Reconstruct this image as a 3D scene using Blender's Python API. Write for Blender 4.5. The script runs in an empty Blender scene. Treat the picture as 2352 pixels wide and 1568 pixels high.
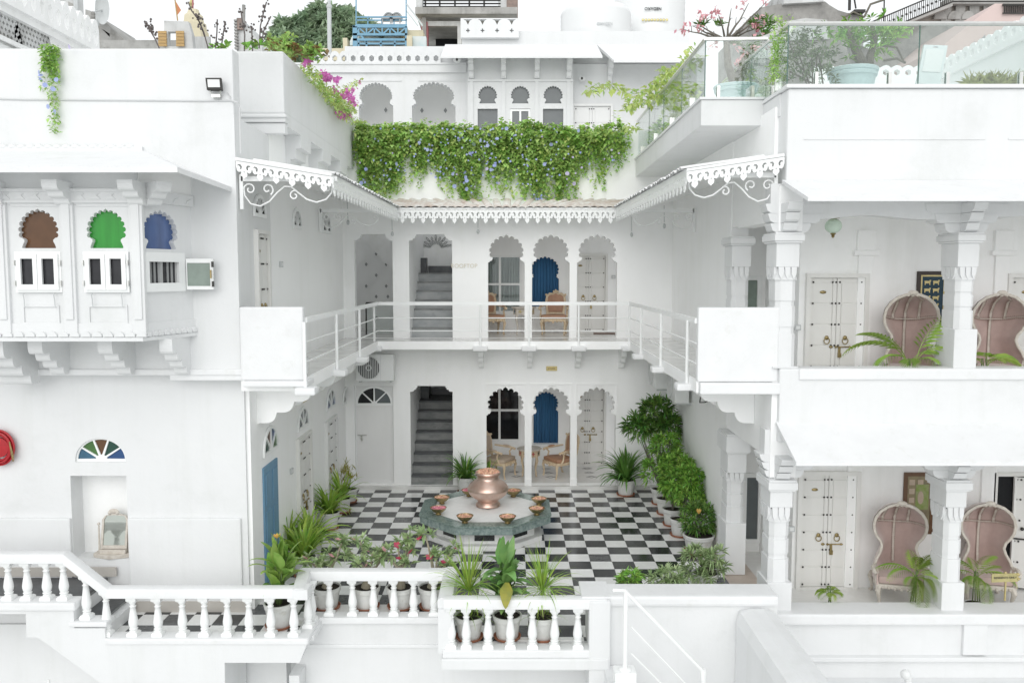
import bpy, math, random
import numpy as np
from mathutils import Vector, Matrix, Euler
from mathutils.geometry import tessellate_polygon

R = math.radians
random.seed(7)
rng = np.random.default_rng(7)
scene = bpy.context.scene
COL = scene.collection

# ---------------------------------------------------------------- camera
FD, CX, CY = 1911.0, 1176.0, 784.0          # focal length and centre of a 2352 x 1568 measuring grid
TH = math.atan(160 / 1950.0)                 # downward pitch
EYE = 5.2                                    # metres above the courtyard floor
cam_data = bpy.data.cameras.new('camera')
cam_data.sensor_width = 36.0
cam_data.lens = 29.25
cam_data.clip_start = 0.05
cam_data.clip_end = 3000
cam = bpy.data.objects.new('camera', cam_data)
cam.location = (0, 0, EYE)
cam.rotation_euler = (R(90) - TH, 0, 0)
COL.objects.link(cam)
scene.camera = cam

# ---------------------------------------------------------------- world: bright overcast sky
world = bpy.data.worlds.new('World')
scene.world = world
world.use_nodes = True
wn, wl = world.node_tree.nodes, world.node_tree.links
wn.clear()
w_out = wn.new('ShaderNodeOutputWorld')
w_bg = wn.new('ShaderNodeBackground')
w_sky = wn.new('ShaderNodeTexSky')
w_sky.sky_type = 'NISHITA'
w_sky.sun_disc = False
w_sky.sun_elevation = R(28)
w_sky.sun_rotation = R(188)
w_sky.air_density = 1.0
w_sky.dust_density = 4.0
w_sky.ozone_density = 1.0
w_hsv = wn.new('ShaderNodeHueSaturation')    # a closed cloud deck: nearly all blue gone
w_hsv.inputs['Saturation'].default_value = 0.06
w_mix = wn.new('ShaderNodeMix')
w_mix.data_type = 'RGBA'
w_mix.inputs['Factor'].default_value = 0.86
w_mix.inputs['B'].default_value = (8.6, 8.85, 9.0, 1)
wl.new(w_sky.outputs['Color'], w_hsv.inputs['Color'])
wl.new(w_hsv.outputs['Color'], w_mix.inputs['A'])
wl.new(w_mix.outputs['Result'], w_bg.inputs['Color'])
w_bg.inputs['Strength'].default_value = 0.108
wl.new(w_bg.outputs['Background'], w_out.inputs['Surface'])

sun_data = bpy.data.lights.new('sun', 'SUN')
sun_data.energy = 0.85
sun_data.angle = R(55)
sun_data.color = (1.0, 0.98, 0.95)
sun = bpy.data.objects.new('sun', sun_data)
sun.rotation_euler = (R(62), 0, R(-8))
sun.location = (0, -5, 30)
COL.objects.link(sun)

scene.view_settings.view_transform = 'Standard'
scene.view_settings.look = 'None'
scene.view_settings.exposure = 0.27
scene.view_settings.gamma = 1.0
scene.view_settings.use_curve_mapping = False
scene.render.engine = 'CYCLES'
scene.cycles.use_denoising = True
scene.cycles.max_bounces = 12
scene.cycles.diffuse_bounces = 10
scene.cycles.transparent_max_bounces = 16
scene.cycles.sample_clamp_indirect = 6.0

# ---------------------------------------------------------------- from measured picture points to real points
ST, CT = math.sin(TH), math.cos(TH)
def pt(px, py, Y):
    u, v = (px - CX) / FD, (CY - py) / FD
    dy, dz = CT + v * ST, -ST + v * CT
    return Vector((u * Y / dy, Y, EYE + Y * dz / dy))
def gp(px, py, z=0.0):
    v = (CY - py) / FD
    dy, dz = CT + v * ST, -ST + v * CT
    return pt(px, py, (z - EYE) * dy / dz)
def sx(px, py, X):                            # point on a plane X = const
    u, v = (px - CX) / FD, (CY - py) / FD
    dy = CT + v * ST
    return pt(px, py, X * dy / u)

# ---------------------------------------------------------------- mesh builder
class MB:
    def __init__(s):
        s.v, s.f = [], []
    def add(s, vs, fs):
        n = len(s.v)
        s.v.extend([tuple(p) for p in vs])
        s.f.extend([tuple(i + n for i in f) for f in fs])
        return s
    def box(s, x0, x1, y0, y1, z0, z1):
        return s.add([(x0,y0,z0),(x1,y0,z0),(x1,y1,z0),(x0,y1,z0),(x0,y0,z1),(x1,y0,z1),(x1,y1,z1),(x0,y1,z1)],
                     [(0,3,2,1),(4,5,6,7),(0,1,5,4),(1,2,6,5),(2,3,7,6),(3,0,4,7)])
    def hexa(s, b, t):                        # four bottom points, four top points
        return s.add(list(b) + list(t), [(0,3,2,1),(4,5,6,7),(0,1,5,4),(1,2,6,5),(2,3,7,6),(3,0,4,7)])
    def quad(s, *p):
        return s.add(p, [tuple(range(len(p)))])
    def plate(s, outer, holes, O, U, V, D):
        O, U, V, D = Vector(O), Vector(U), Vector(V), Vector(D)
        loops = [outer] + list(holes)
        flat = [p for l in loops for p in l]
        tris = tessellate_polygon([[Vector((a, b, 0)) for a, b in l] for l in loops])
        n = len(flat)
        vs = [O + U * a + V * b for a, b in flat]
        vs += [p + D for p in vs]
        fs = [tuple(t) for t in tris] + [tuple(n + i for i in reversed(t)) for t in tris]
        k = 0
        for l in loops:
            m = len(l)
            for i in range(m):
                j = (i + 1) % m
                fs.append((k + i, k + j, n + k + j, n + k + i))
            k += m
        return s.add(vs, fs)
    def tube(s, pts, r, n=6, closed=False):
        pts = [Vector(p) for p in pts]
        m = len(pts)
        rr = r if isinstance(r, (list, tuple)) else [r] * m
        rings, up = [], None
        for i, p in enumerate(pts):
            a = pts[i - 1] if (i > 0 or closed) else p
            b = pts[(i + 1) % m] if (i < m - 1 or closed) else p
            d = (b - a)
            d = d.normalized() if d.length > 1e-9 else Vector((0, 0, 1))
            if up is None:
                up = Vector((0, 0, 1)) if abs(d.z) < 0.9 else Vector((1, 0, 0))
            side = d.cross(up)
            side = side.normalized() if side.length > 1e-6 else d.orthogonal().normalized()
            up = side.cross(d).normalized()
            rings.append([p + (side * math.cos(2*math.pi*k/n) + up * math.sin(2*math.pi*k/n)) * rr[i] for k in range(n)])
        vs = [q for ring in rings for q in ring]
        fs = []
        for i in range(m if closed else m - 1):
            j = (i + 1) % m
            for k in range(n):
                l = (k + 1) % n
                fs.append((i*n + k, i*n + l, j*n + l, j*n + k))
        if not closed:
            fs.append(tuple(range(n - 1, -1, -1)))
            fs.append(tuple((m - 1) * n + k for k in range(n)))
        return s.add(vs, fs)
    def bar(s, a, b, w, h=None):               # rectangular bar from a to b
        a, b = Vector(a), Vector(b)
        h = h or w
        d = (b - a).normalized()
        up = Vector((0, 0, 1)) if abs(d.z) < 0.95 else Vector((0, 1, 0))
        sd = d.cross(up).normalized() * (w / 2)
        u2 = sd.cross(d).normalized() * (h / 2)
        return s.hexa([a - sd - u2, a + sd - u2, a + sd + u2, a - sd + u2], [b - sd - u2, b + sd - u2, b + sd + u2, b - sd + u2])
    def lathe(s, prof, c=(0, 0, 0), n=16, caps=True, ph=0.0):
        vs, fs = [], []
        m = len(prof)
        for r, z in prof:
            for k in range(n):
                a = 2 * math.pi * k / n + ph
                vs.append((c[0] + r * math.cos(a), c[1] + r * math.sin(a), c[2] + z))
        for i in range(m - 1):
            for k in range(n):
                l = (k + 1) % n
                fs.append((i*n + k, i*n + l, (i+1)*n + l, (i+1)*n + k))
        if caps:
            fs.append(tuple(range(n - 1, -1, -1)))
            fs.append(tuple((m - 1) * n + k for k in range(n)))
        return s.add(vs, fs)
    def ball(s, c, r, n=8, sq=(1, 1, 1)):
        prof = [(max(1e-4, math.sin(math.pi * i / n)), -math.cos(math.pi * i / n)) for i in range(n + 1)]
        k = len(s.v)
        s.lathe(prof, (0, 0, 0), n + 2, caps=False)
        s.v[k:] = [(c[0] + x*r*sq[0], c[1] + y*r*sq[1], c[2] + z*r*sq[2]) for x, y, z in s.v[k:]]
        return s
    def xform(s, m, k=0):
        s.v[k:] = [tuple(m @ Vector(p)) for p in s.v[k:]]
        return s
    def mesh(s, name, smooth=False, bevel=0.0, off=None):
        me = bpy.data.meshes.new(name)
        vs = s.v if off is None else [(x - off[0], y - off[1], z - off[2]) for x, y, z in s.v]
        me.from_pydata(vs, [], s.f)
        if bevel > 0:
            import bmesh
            bm = bmesh.new()
            bm.from_mesh(me)
            bmesh.ops.recalc_face_normals(bm, faces=bm.faces)
            ed = [e for e in bm.edges if len(e.link_faces) == 2 and e.calc_face_angle(0) > 0.6]
            bmesh.ops.bevel(bm, geom=ed, offset=bevel, segments=2, affect='EDGES', profile=0.6, clamp_overlap=True)
            bm.to_mesh(me)
            bm.free()
        if smooth:
            me.polygons.foreach_set('use_smooth', [True] * len(me.polygons))
            if smooth != 'all':
                me.set_sharp_from_angle(angle=R(38))
        me.update()
        return me

ORG = {}
def thing(name, label, cat, loc=(0, 0, 0), group=None, rz=0.0):
    o = bpy.data.objects.new(name, None)
    COL.objects.link(o)
    o.empty_display_size = 0.1
    o.location = loc
    o.rotation_euler = (0, 0, rz)
    o['label'], o['category'] = label, cat
    if group: o['group'] = group
    ORG[o.name] = Vector(loc)
    return o
def tag(o, label=None, cat=None, group=None, kind=None):
    if label: o['label'] = label
    if cat: o['category'] = cat
    if group: o['group'] = group
    if kind: o['kind'] = kind
    return o
def mk(name, mb, mat, parent=None, smooth=False, bevel=0.0, label=None, kind=None):
    """Link a mesh given in world coordinates (or in the local frame of a thing built at the origin)."""
    off = ORG[parent.name] if parent is not None else None
    me = mb.mesh(name, smooth, bevel, off)
    return place(name, me, mat, parent, label=label, kind=kind)
def place(name, me, mat=None, parent=None, loc=None, rot=None, scale=None, label=None, kind=None, world=False):
    o = bpy.data.objects.new(name, me)
    COL.objects.link(o)
    if mat is not None and not me.materials:
        for m in (mat if isinstance(mat, (list, tuple)) else [mat]):
            me.materials.append(m)
    if parent is not None:
        o.parent = parent
        ORG[o.name] = ORG[parent.name].copy()
    else:
        ORG[o.name] = Vector((0, 0, 0))
    if loc is not None:
        l = Vector(loc)
        if world and parent is not None: l = l - ORG[parent.name]
        o.location = l
        ORG[o.name] = ORG[o.name] + l
    if rot is not None: o.rotation_euler = rot
    if scale is not None: o.scale = (scale,) * 3 if isinstance(scale, (int, float)) else scale
    if label: o['label'] = label
    if kind: o['kind'] = kind
    return o
def kids(o):
    return [c for c in ALLKIDS.get(o.name, [])] if ALLKIDS else list(o.children)
ALLKIDS = {}
def copy_tree(root, loc=None, rz=None, label=None, parent=None, scale=None):
    c = root.copy()
    COL.objects.link(c)
    if parent is not None: c.parent = parent
    ORG[c.name] = ORG.get(root.name, Vector()).copy()
    for ch in list(root.children):
        copy_tree(ch, parent=c)
    if loc is not None:
        c.location = loc
    if rz is not None: c.rotation_euler = (0, 0, rz)
    if scale is not None: c.scale = (scale,) * 3 if isinstance(scale, (int, float)) else scale
    if label: c['label'] = label
    return c

# ---------------------------------------------------------------- materials
MATS = {}
def new_mat(name):
    m = bpy.data.materials.new(name)
    m.use_nodes = True
    nt = m.node_tree
    nt.nodes.clear()
    out = nt.nodes.new('ShaderNodeOutputMaterial')
    return m, nt.nodes, nt.links, out
def rgb(c):
    return (c[0], c[1], c[2], 1.0)
def basic(name, col, rough=0.6, metal=0.0, var=0.0, vscale=3.0, col2=None, bump=0.0, bscale=40.0, stretch=(1, 1, 1),
          streak=0.0, spec=0.5, island=0.0, transl=0.0, sheen=0.0, coat=0.0, obj_rand=0.0, dirt=None, dscale=1.3):
    m, N, L, out = new_mat(name)
    p = N.new('ShaderNodeBsdfPrincipled')
    p.inputs['Roughness'].default_value = rough
    p.inputs['Metallic'].default_value = metal
    p.inputs['Specular IOR Level'].default_value = spec
    if sheen: p.inputs['Sheen Weight'].default_value = sheen
    if coat:
        p.inputs['Coat Weight'].default_value = coat
        p.inputs['Coat Roughness'].default_value = 0.08
    geo = N.new('ShaderNodeNewGeometry')
    cur = None
    def mapping(sc):
        mp = N.new('ShaderNodeMapping')
        mp.inputs['Scale'].default_value = sc
        L.new(geo.outputs['Position'], mp.inputs['Vector'])
        return mp.outputs['Vector']
    def noise(scale, vec, detail=6, r=0.6):
        t = N.new('ShaderNodeTexNoise')
        t.inputs['Scale'].default_value = scale
        t.inputs['Detail'].default_value = detail
        t.inputs['Roughness'].default_value = r
        L.new(vec, t.inputs['Vector'])
        return t.outputs['Fac']
    def ramp(fac, a, b, c0, c1):
        r = N.new('ShaderNodeValToRGB')
        r.color_ramp.elements[0].position, r.color_ramp.elements[1].position = a, b
        r.color_ramp.elements[0].color, r.color_ramp.elements[1].color = rgb(c0), rgb(c1)
        L.new(fac, r.inputs['Fac'])
        return r.outputs['Color']
    def mul(c, d):
        x = N.new('ShaderNodeMix')
        x.data_type, x.blend_type = 'RGBA', 'MULTIPLY'
        x.inputs['Factor'].default_value = 1.0
        L.new(c, x.inputs['A']); L.new(d, x.inputs['B'])
        return x.outputs['Result']
    if var or col2:
        c2 = col2 or tuple(max(0, x * (1 - var)) for x in col)
        cur = ramp(noise(vscale, mapping(stretch)), 0.35, 0.68, col, c2)
    if streak:
        k = 1 - streak
        s = ramp(noise(1.0, mapping((3.2, 3.2, 0.28)), 8, 0.65), 0.5, 0.78, (1, 1, 1), (k, k * 1.004, k * 0.99))
        if cur is None:
            rg = N.new('ShaderNodeRGB'); rg.outputs[0].default_value = rgb(col); cur = rg.outputs[0]
        cur = mul(cur, s)
    if dirt:
        s = ramp(noise(dscale, mapping((1, 1, 1)), 9, 0.7), 0.56, 0.72, (1, 1, 1), dirt)
        if cur is None:
            rg = N.new('ShaderNodeRGB'); rg.outputs[0].default_value = rgb(col); cur = rg.outputs[0]
        cur = mul(cur, s)
    if island or obj_rand:
        src = geo.outputs['Random Per Island'] if island else N.new('ShaderNodeObjectInfo').outputs['Random']
        amt = island or obj_rand
        h = N.new('ShaderNodeHueSaturation')
        mr = N.new('ShaderNodeMapRange')
        mr.inputs['To Min'].default_value = 1 - amt; mr.inputs['To Max'].default_value = 1 + amt
        L.new(src, mr.inputs['Value'])
        L.new(mr.outputs['Result'], h.inputs['Value'])
        mh = N.new('ShaderNodeMapRange')
        mh.inputs['To Min'].default_value = 0.5 - amt * 0.05; mh.inputs['To Max'].default_value = 0.5 + amt * 0.05
        fr = N.new('ShaderNodeMath'); fr.operation = 'FRACT'
        m7 = N.new('ShaderNodeMath'); m7.operation = 'MULTIPLY'; m7.inputs[1].default_value = 7.31
        L.new(src, m7.inputs[0]); L.new(m7.outputs[0], fr.inputs[0]); L.new(fr.outputs[0], mh.inputs['Value'])
        L.new(mh.outputs['Result'], h.inputs['Hue'])
        if cur is None: h.inputs['Color'].default_value = rgb(col)
        else: L.new(cur, h.inputs['Color'])
        cur = h.outputs['Color']
    if cur is None: p.inputs['Base Color'].default_value = rgb(col)
    else: L.new(cur, p.inputs['Base Color'])
    if bump:
        b = N.new('ShaderNodeBump')
        b.inputs['Strength'].default_value = bump
        b.inputs['Distance'].default_value = 0.02
        L.new(noise(bscale, mapping(stretch), 5), b.inputs['Height'])
        L.new(b.outputs['Normal'], p.inputs['Normal'])
    if transl:
        t = N.new('ShaderNodeBsdfTranslucent')
        if cur is None: t.inputs['Color'].default_value = rgb(col)
        else: L.new(cur, t.inputs['Color'])
        mx = N.new('ShaderNodeMixShader')
        mx.inputs['Fac'].default_value = transl
        L.new(p.outputs[0], mx.inputs[1]); L.new(t.outputs[0], mx.inputs[2])
        L.new(mx.outputs[0], out.inputs['Surface'])
    else:
        L.new(p.outputs[0], out.inputs['Surface'])
    MATS[name] = m
    return m
def glass(name, tint, refl=0.12, rough=0.02):
    m, N, L, out = new_mat(name)
    t = N.new('ShaderNodeBsdfTransparent'); t.inputs['Color'].default_value = rgb(tint)
    g = N.new('ShaderNodeBsdfGlossy'); g.inputs['Roughness'].default_value = rough
    lw = N.new('ShaderNodeLayerWeight'); lw.inputs['Blend'].default_value = 0.25
    mr = N.new('ShaderNodeMapRange')
    mr.inputs['To Min'].default_value = refl; mr.inputs['To Max'].default_value = 0.75
    L.new(lw.outputs['Facing'], mr.inputs['Value'])
    mx = N.new('ShaderNodeMixShader')
    L.new(mr.outputs['Result'], mx.inputs['Fac'])
    L.new(t.outputs[0], mx.inputs[1]); L.new(g.outputs[0], mx.inputs[2])
    L.new(mx.outputs[0], out.inputs['Surface'])
    MATS[name] = m
    return m
def marble(name, base, vein, scale=3.0, rough=0.18, amount=0.5, dust=None):
    m, N, L, out = new_mat(name)
    p = N.new('ShaderNodeBsdfPrincipled')
    geo = N.new('ShaderNodeNewGeometry')
    oi = N.new('ShaderNodeObjectInfo')
    ad = N.new('ShaderNodeVectorMath'); ad.operation = 'ADD'
    sc = N.new('ShaderNodeVectorMath'); sc.operation = 'SCALE'; sc.inputs['Scale'].default_value = 40
    cb = N.new('ShaderNodeCombineXYZ')
    L.new(oi.outputs['Random'], cb.inputs[0]); L.new(oi.outputs['Random'], cb.inputs[1])
    L.new(cb.outputs[0], sc.inputs[0])
    L.new(geo.outputs['Position'], ad.inputs[0]); L.new(sc.outputs[0], ad.inputs[1])
    t = N.new('ShaderNodeTexNoise'); t.inputs['Scale'].default_value = scale; t.inputs['Detail'].default_value = 9
    t.inputs['Roughness'].default_value = 0.65; t.inputs['Distortion'].default_value = 1.6
    L.new(ad.outputs[0], t.inputs['Vector'])
    r = N.new('ShaderNodeValToRGB')
    e = r.color_ramp.elements
    e[0].position, e[0].color = 0.40, rgb(base)
    e[1].position, e[1].color = 0.62, rgb(base)
    n = e.new(0.5); n.color = rgb(tuple(b + (v - b) * amount for b, v in zip(base, vein)))
    L.new(t.outputs['Fac'], r.inputs['Fac'])
    hs = N.new('ShaderNodeHueSaturation'); mv = N.new('ShaderNodeMapRange')
    mv.inputs['To Min'].default_value, mv.inputs['To Max'].default_value = 0.90, 1.05
    L.new(oi.outputs['Random'], mv.inputs['Value']); L.new(mv.outputs['Result'], hs.inputs['Value']); L.new(r.outputs['Color'], hs.inputs['Color'])
    cur = hs.outputs['Color']
    if dust:
        t2 = N.new('ShaderNodeTexNoise'); t2.inputs['Scale'].default_value = 0.7; t2.inputs['Detail'].default_value = 5
        L.new(geo.outputs['Position'], t2.inputs['Vector'])
        r2 = N.new('ShaderNodeValToRGB')
        r2.color_ramp.elements[0].position, r2.color_ramp.elements[1].position = 0.38, 0.66
        r2.color_ramp.elements[0].color, r2.color_ramp.elements[1].color = (0, 0, 0, 1), (dust[3],) * 3 + (1,)
        L.new(t2.outputs['Fac'], r2.inputs['Fac'])
        mx = N.new('ShaderNodeMix'); mx.data_type = 'RGBA'
        mx.inputs['B'].default_value = rgb(dust)
        L.new(r2.outputs['Color'], mx.inputs['Factor']); L.new(cur, mx.inputs['A'])
        cur = mx.outputs['Result']
    L.new(cur, p.inputs['Base Color'])
    t3 = N.new('ShaderNodeTexNoise'); t3.inputs['Scale'].default_value = 2.2; t3.inputs['Detail'].default_value = 6
    L.new(geo.outputs['Position'], t3.inputs['Vector'])
    mr = N.new('ShaderNodeMapRange')
    mr.inputs['From Min'].default_value, mr.inputs['From Max'].default_value = 0.3, 0.7
    mr.inputs['To Min'].default_value, mr.inputs['To Max'].default_value = rough * 0.6, rough * 1.7
    L.new(t3.outputs['Fac'], mr.inputs['Value'])
    L.new(mr.outputs['Result'], p.inputs['Roughness'])
    L.new(p.outputs[0], out.inputs['Surface'])
    MATS[name] = m
    return m

WHITE = basic('white_plaster', (0.935, 0.937, 0.935), 0.75, var=0.03, vscale=0.9, streak=0.045, bump=0.12, bscale=9.0, spec=0.3, dirt=(0.965, 0.967, 0.955), dscale=1.1)  # lighter copy for sheltered walls, making up for courtyard shade
WDIM = basic('dimmed_white_plaster', (0.755, 0.762, 0.765), 0.78, var=0.04, vscale=0.8, streak=0.055, bump=0.35, bscale=5.0, spec=0.3, dirt=(0.94, 0.945, 0.935), dscale=0.8)  # front copy of the white, toned down against stronger light; stains are random
WHITE2 = basic('white_limewash', (0.93, 0.933, 0.928), 0.8, var=0.05, vscale=1.6, streak=0.08, bump=0.2, bscale=14.0, spec=0.25, dirt=(0.94, 0.945, 0.92), dscale=1.7)
CEIL = basic('grey_white_soffit', (0.91, 0.91, 0.90), 0.85, var=0.05, vscale=1.2, bump=0.1, bscale=14, spec=0.2)
COPE = basic('white_coping', (0.78, 0.786, 0.79), 0.6, var=0.05, vscale=2.5, bump=0.12, bscale=25, dirt=(0.93, 0.93, 0.91), dscale=4)  # toned down along with the front plaster to even out light
PAINT = basic('white_gloss_paint', (0.86, 0.87, 0.865), 0.35, var=0.03, vscale=4, bump=0.03, bscale=60)
DOORW = basic('cream_door_paint', (0.77, 0.765, 0.74), 0.45, var=0.05, vscale=4, bump=0.06, bscale=35, stretch=(1, 1, 0.3))
DOORG = basic('grey_white_door_paint', (0.80, 0.80, 0.795), 0.45, var=0.04, vscale=4, bump=0.06, bscale=35, stretch=(1, 1, 0.3))
STEEL = basic('brushed_steel', (0.72, 0.72, 0.70), 0.28, metal=0.9, var=0.1, vscale=12)
IRON = basic('dark_iron', (0.06, 0.058, 0.055), 0.5, metal=0.6, var=0.2, vscale=30)
BRASS = basic('aged_brass', (0.42, 0.33, 0.16), 0.35, metal=0.9, var=0.4, vscale=25)
COPPER = basic('hammered_copper', (0.62, 0.42, 0.34), 0.36, metal=0.88, var=0.25, vscale=5, col2=(0.70, 0.56, 0.49), bump=0.12, bscale=22)
BLACKG = basic('dark_glass', (0.012, 0.013, 0.015), 0.06, spec=0.4)
GREYG = basic('grey_glass', (0.13, 0.145, 0.15), 0.08, var=0.15, vscale=2, spec=0.5)
PANEG = basic('window_glass', (0.045, 0.045, 0.05), 0.06, var=0.4, vscale=3, spec=0.35)  # opaque dark base stands in for the unlit room behind
FROST = basic('frosted_green_glass', (0.25, 0.31, 0.27), 0.2, var=0.2, vscale=4)
BROWNG = basic('brown_stained_glass', (0.13, 0.062, 0.028), 0.12, var=0.2, vscale=5)
GREENG = basic('green_stained_glass', (0.035, 0.30, 0.04), 0.1, var=0.25, vscale=3, stretch=(3, 3, 0.3))
BLUEG = basic('blue_stained_glass', (0.10, 0.16, 0.34), 0.1, var=0.3, vscale=3, stretch=(2, 2, 0.4))
NAVYG = basic('deep_blue_stained_glass', (0.03, 0.085, 0.22), 0.12, var=0.2, vscale=5)
TEALG = basic('teal_stained_glass', (0.05, 0.14, 0.22), 0.12, var=0.2, vscale=5)
DKGRG = basic('dark_green_stained_glass', (0.02, 0.07, 0.05), 0.12, var=0.2, vscale=5)
MIDGR = basic('leaf_green_stained_glass', (0.07, 0.17, 0.05), 0.12, var=0.2, vscale=5)
BLUEC = basic('deep_blue_curtain', (0.04, 0.15, 0.31), 0.85, var=0.25, vscale=2.5, stretch=(5, 5, 0.3), bump=0.2, bscale=30)
BLUED = basic('sky_blue_door_paint', (0.15, 0.30, 0.44), 0.5, var=0.15, vscale=4, stretch=(1, 1, 0.4), bump=0.08, bscale=30)
GREYC = basic('pale_grey_curtain', (0.45, 0.46, 0.46), 0.9, var=0.2, vscale=4, stretch=(6, 6, 0.3))
GRANITE = basic('grey_stair_stone', (0.17, 0.18, 0.18), 0.42, var=0.35, vscale=2.5, stretch=(1, 1, 2.5), col2=(0.30, 0.305, 0.295), bump=0.1, bscale=30, dirt=(0.6, 0.6, 0.6), dscale=3)
GRANITE3 = basic('pale_stair_stone', (0.33, 0.35, 0.36), 0.4, vscale=2.5, stretch=(1, 1, 2.5), col2=(0.46, 0.47, 0.47), bump=0.08, bscale=30, dirt=(0.75, 0.76, 0.77), dscale=3)
GRANITE2 = basic('dark_stair_stone', (0.055, 0.06, 0.065), 0.35, var=0.3, vscale=3, col2=(0.11, 0.115, 0.12), bump=0.08, bscale=30)
TILEW = marble('white_marble_tile', (0.86, 0.86, 0.85), (0.70, 0.70, 0.69), 5.0, 0.16, 0.35)
TILEB = marble('black_marble_tile', (0.018, 0.020, 0.022), (0.10, 0.11, 0.11), 6.0, 0.14, 0.35)
TILEBD = marble('greyer_black_marble_tile', (0.06, 0.063, 0.066), (0.14, 0.145, 0.15), 6.0, 0.2, 0.5)  # greyer variant of the black tile, commoner at left and front
GREENM = marble('green_marble', (0.13, 0.19, 0.17), (0.30, 0.37, 0.34), 7.0, 0.16, 0.8)
GREENMR = basic('rough_green_marble', (0.14, 0.20, 0.19), 0.55, col2=(0.33, 0.40, 0.38), vscale=14, bump=0.8, bscale=26)
WMARB = marble('pale_marble', (0.88, 0.88, 0.87), (0.76, 0.76, 0.75), 2.0, 0.5, 0.4)
FLOORW = marble('polished_verandah_floor', (0.76, 0.755, 0.74), (0.66, 0.65, 0.63), 1.5, 0.14, 0.4)
BEIGE = basic('beige_skirting_stone', (0.55, 0.52, 0.48), 0.5, var=0.12, vscale=3)
SAND = basic('sand_stone_floor', (0.52, 0.44, 0.38), 0.5, var=0.15, vscale=3)
TERRA = basic('terracotta', (0.40, 0.17, 0.10), 0.8, var=0.3, vscale=18, bump=0.2, bscale=50)
POTW = basic('white_painted_pot', (0.74, 0.745, 0.725), 0.65, var=0.12, vscale=7, bump=0.2, bscale=40, dirt=(0.8, 0.78, 0.72), dscale=6)
POTB = basic('pale_blue_planter', (0.60, 0.72, 0.74), 0.55, var=0.08, vscale=5)
SOIL = basic('potting_soil', (0.035, 0.026, 0.018), 0.95, var=0.5, vscale=60, bump=1.0, bscale=70)
ROOFT = basic('lichened_roof_tile', (0.74, 0.73, 0.70), 0.85, col2=(0.55, 0.46, 0.40), vscale=4, bump=0.4, bscale=40)
WOODG = basic('gilded_cream_wood', (0.56, 0.42, 0.27), 0.45, col2=(0.66, 0.55, 0.40), vscale=14, bump=0.25, bscale=60)
TANF = basic('tan_leather', (0.42, 0.23, 0.14), 0.5, var=0.2, vscale=10, bump=0.1, bscale=60)
CREAMF = basic('cream_cloth', (0.52, 0.42, 0.33), 0.85, var=0.15, vscale=14)
VELVET = basic('dusty_pink_velvet', (0.57, 0.44, 0.405), 0.8, col2=(0.48, 0.36, 0.33), vscale=4.5, sheen=0.6, bump=0.15, bscale=14)
CHALK = basic('chalk_white_wood', (0.54, 0.49, 0.43), 0.6, col2=(0.66, 0.62, 0.56), vscale=16, bump=0.2, bscale=60)
STUDM = basic('nailhead_trim', (0.28, 0.20, 0.17), 0.4, metal=0.4, col2=(0.58, 0.48, 0.42), vscale=70)
DKWOOD = basic('dark_frame_wood', (0.035, 0.022, 0.014), 0.4, var=0.3, vscale=12, stretch=(1, 1, 6))
MIDWOOD = basic('brown_frame_wood', (0.15, 0.075, 0.035), 0.45, var=0.3, vscale=12, stretch=(1, 1, 6))
REDP = basic('red_hose', (0.45, 0.012, 0.02), 0.35, var=0.2, vscale=20)
GEDGE = basic('green_glass_edge', (0.10, 0.17, 0.15), 0.2)
CABLE = basic('grey_cable', (0.60, 0.61, 0.61), 0.6)
PLAST = basic('white_plastic', (0.76, 0.77, 0.765), 0.4, var=0.02, vscale=6)
DKGREY = basic('fan_well_grey', (0.12, 0.125, 0.125), 0.6)
GREYP = basic('grey_plastic', (0.33, 0.34, 0.34), 0.5, var=0.1, vscale=8)
MIRROR = basic('old_mirror', (0.66, 0.69, 0.64), 0.06, metal=1.0)
CLEARG = glass('clear_railing_glass', (0.92, 0.962, 0.95), 0.06)
LAMPG = basic('green_lamp_glass', (0.84, 0.95, 0.86), 0.15, var=0.05, vscale=20, transl=0.45)
GOLD = basic('gold_paint', (0.60, 0.50, 0.24), 0.4, metal=0.4, var=0.2, vscale=20)
GOLDY = basic('polished_brass_sign', (0.62, 0.55, 0.27), 0.3, metal=0.55, var=0.25, vscale=9)
INK = basic('black_lettering', (0.045, 0.045, 0.05), 0.6)
FAINT = basic('pale_gilt_lettering', (0.70, 0.66, 0.56), 0.5)
# plants
L_STRAP = basic('strap_leaf_green', (0.23, 0.44, 0.06), 0.4, col2=(0.42, 0.55, 0.11), vscale=5, obj_rand=0.28, transl=0.28)
L_DARK = basic('dark_strap_leaf', (0.085, 0.21, 0.04), 0.38, col2=(0.16, 0.31, 0.065), vscale=5, obj_rand=0.25, transl=0.25)
L_SHRUB = basic('shrub_leaf', (0.21, 0.44, 0.06), 0.42, col2=(0.37, 0.60, 0.14), vscale=2.2, island=0.5, transl=0.25)
L_SHRUBD = basic('dark_shrub_leaf', (0.10, 0.24, 0.045), 0.42, col2=(0.21, 0.37, 0.08), vscale=2.2, island=0.5, transl=0.22)
L_VINE = basic('vine_leaf', (0.30, 0.52, 0.11), 0.5, col2=(0.54, 0.72, 0.27), vscale=2.4, island=0.34, transl=0.32)
L_VINEY = basic('yellow_vine_leaf', (0.42, 0.56, 0.14), 0.5, col2=(0.60, 0.68, 0.26), vscale=4, island=0.25, transl=0.35)
L_PALM = basic('palm_leaf', (0.24, 0.40, 0.06), 0.42, col2=(0.42, 0.54, 0.14), vscale=3.5, obj_rand=0.25, transl=0.3)
L_CANNA = basic('canna_leaf', (0.22, 0.40, 0.075), 0.36, col2=(0.36, 0.50, 0.14), vscale=5, obj_rand=0.25, transl=0.3)
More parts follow.
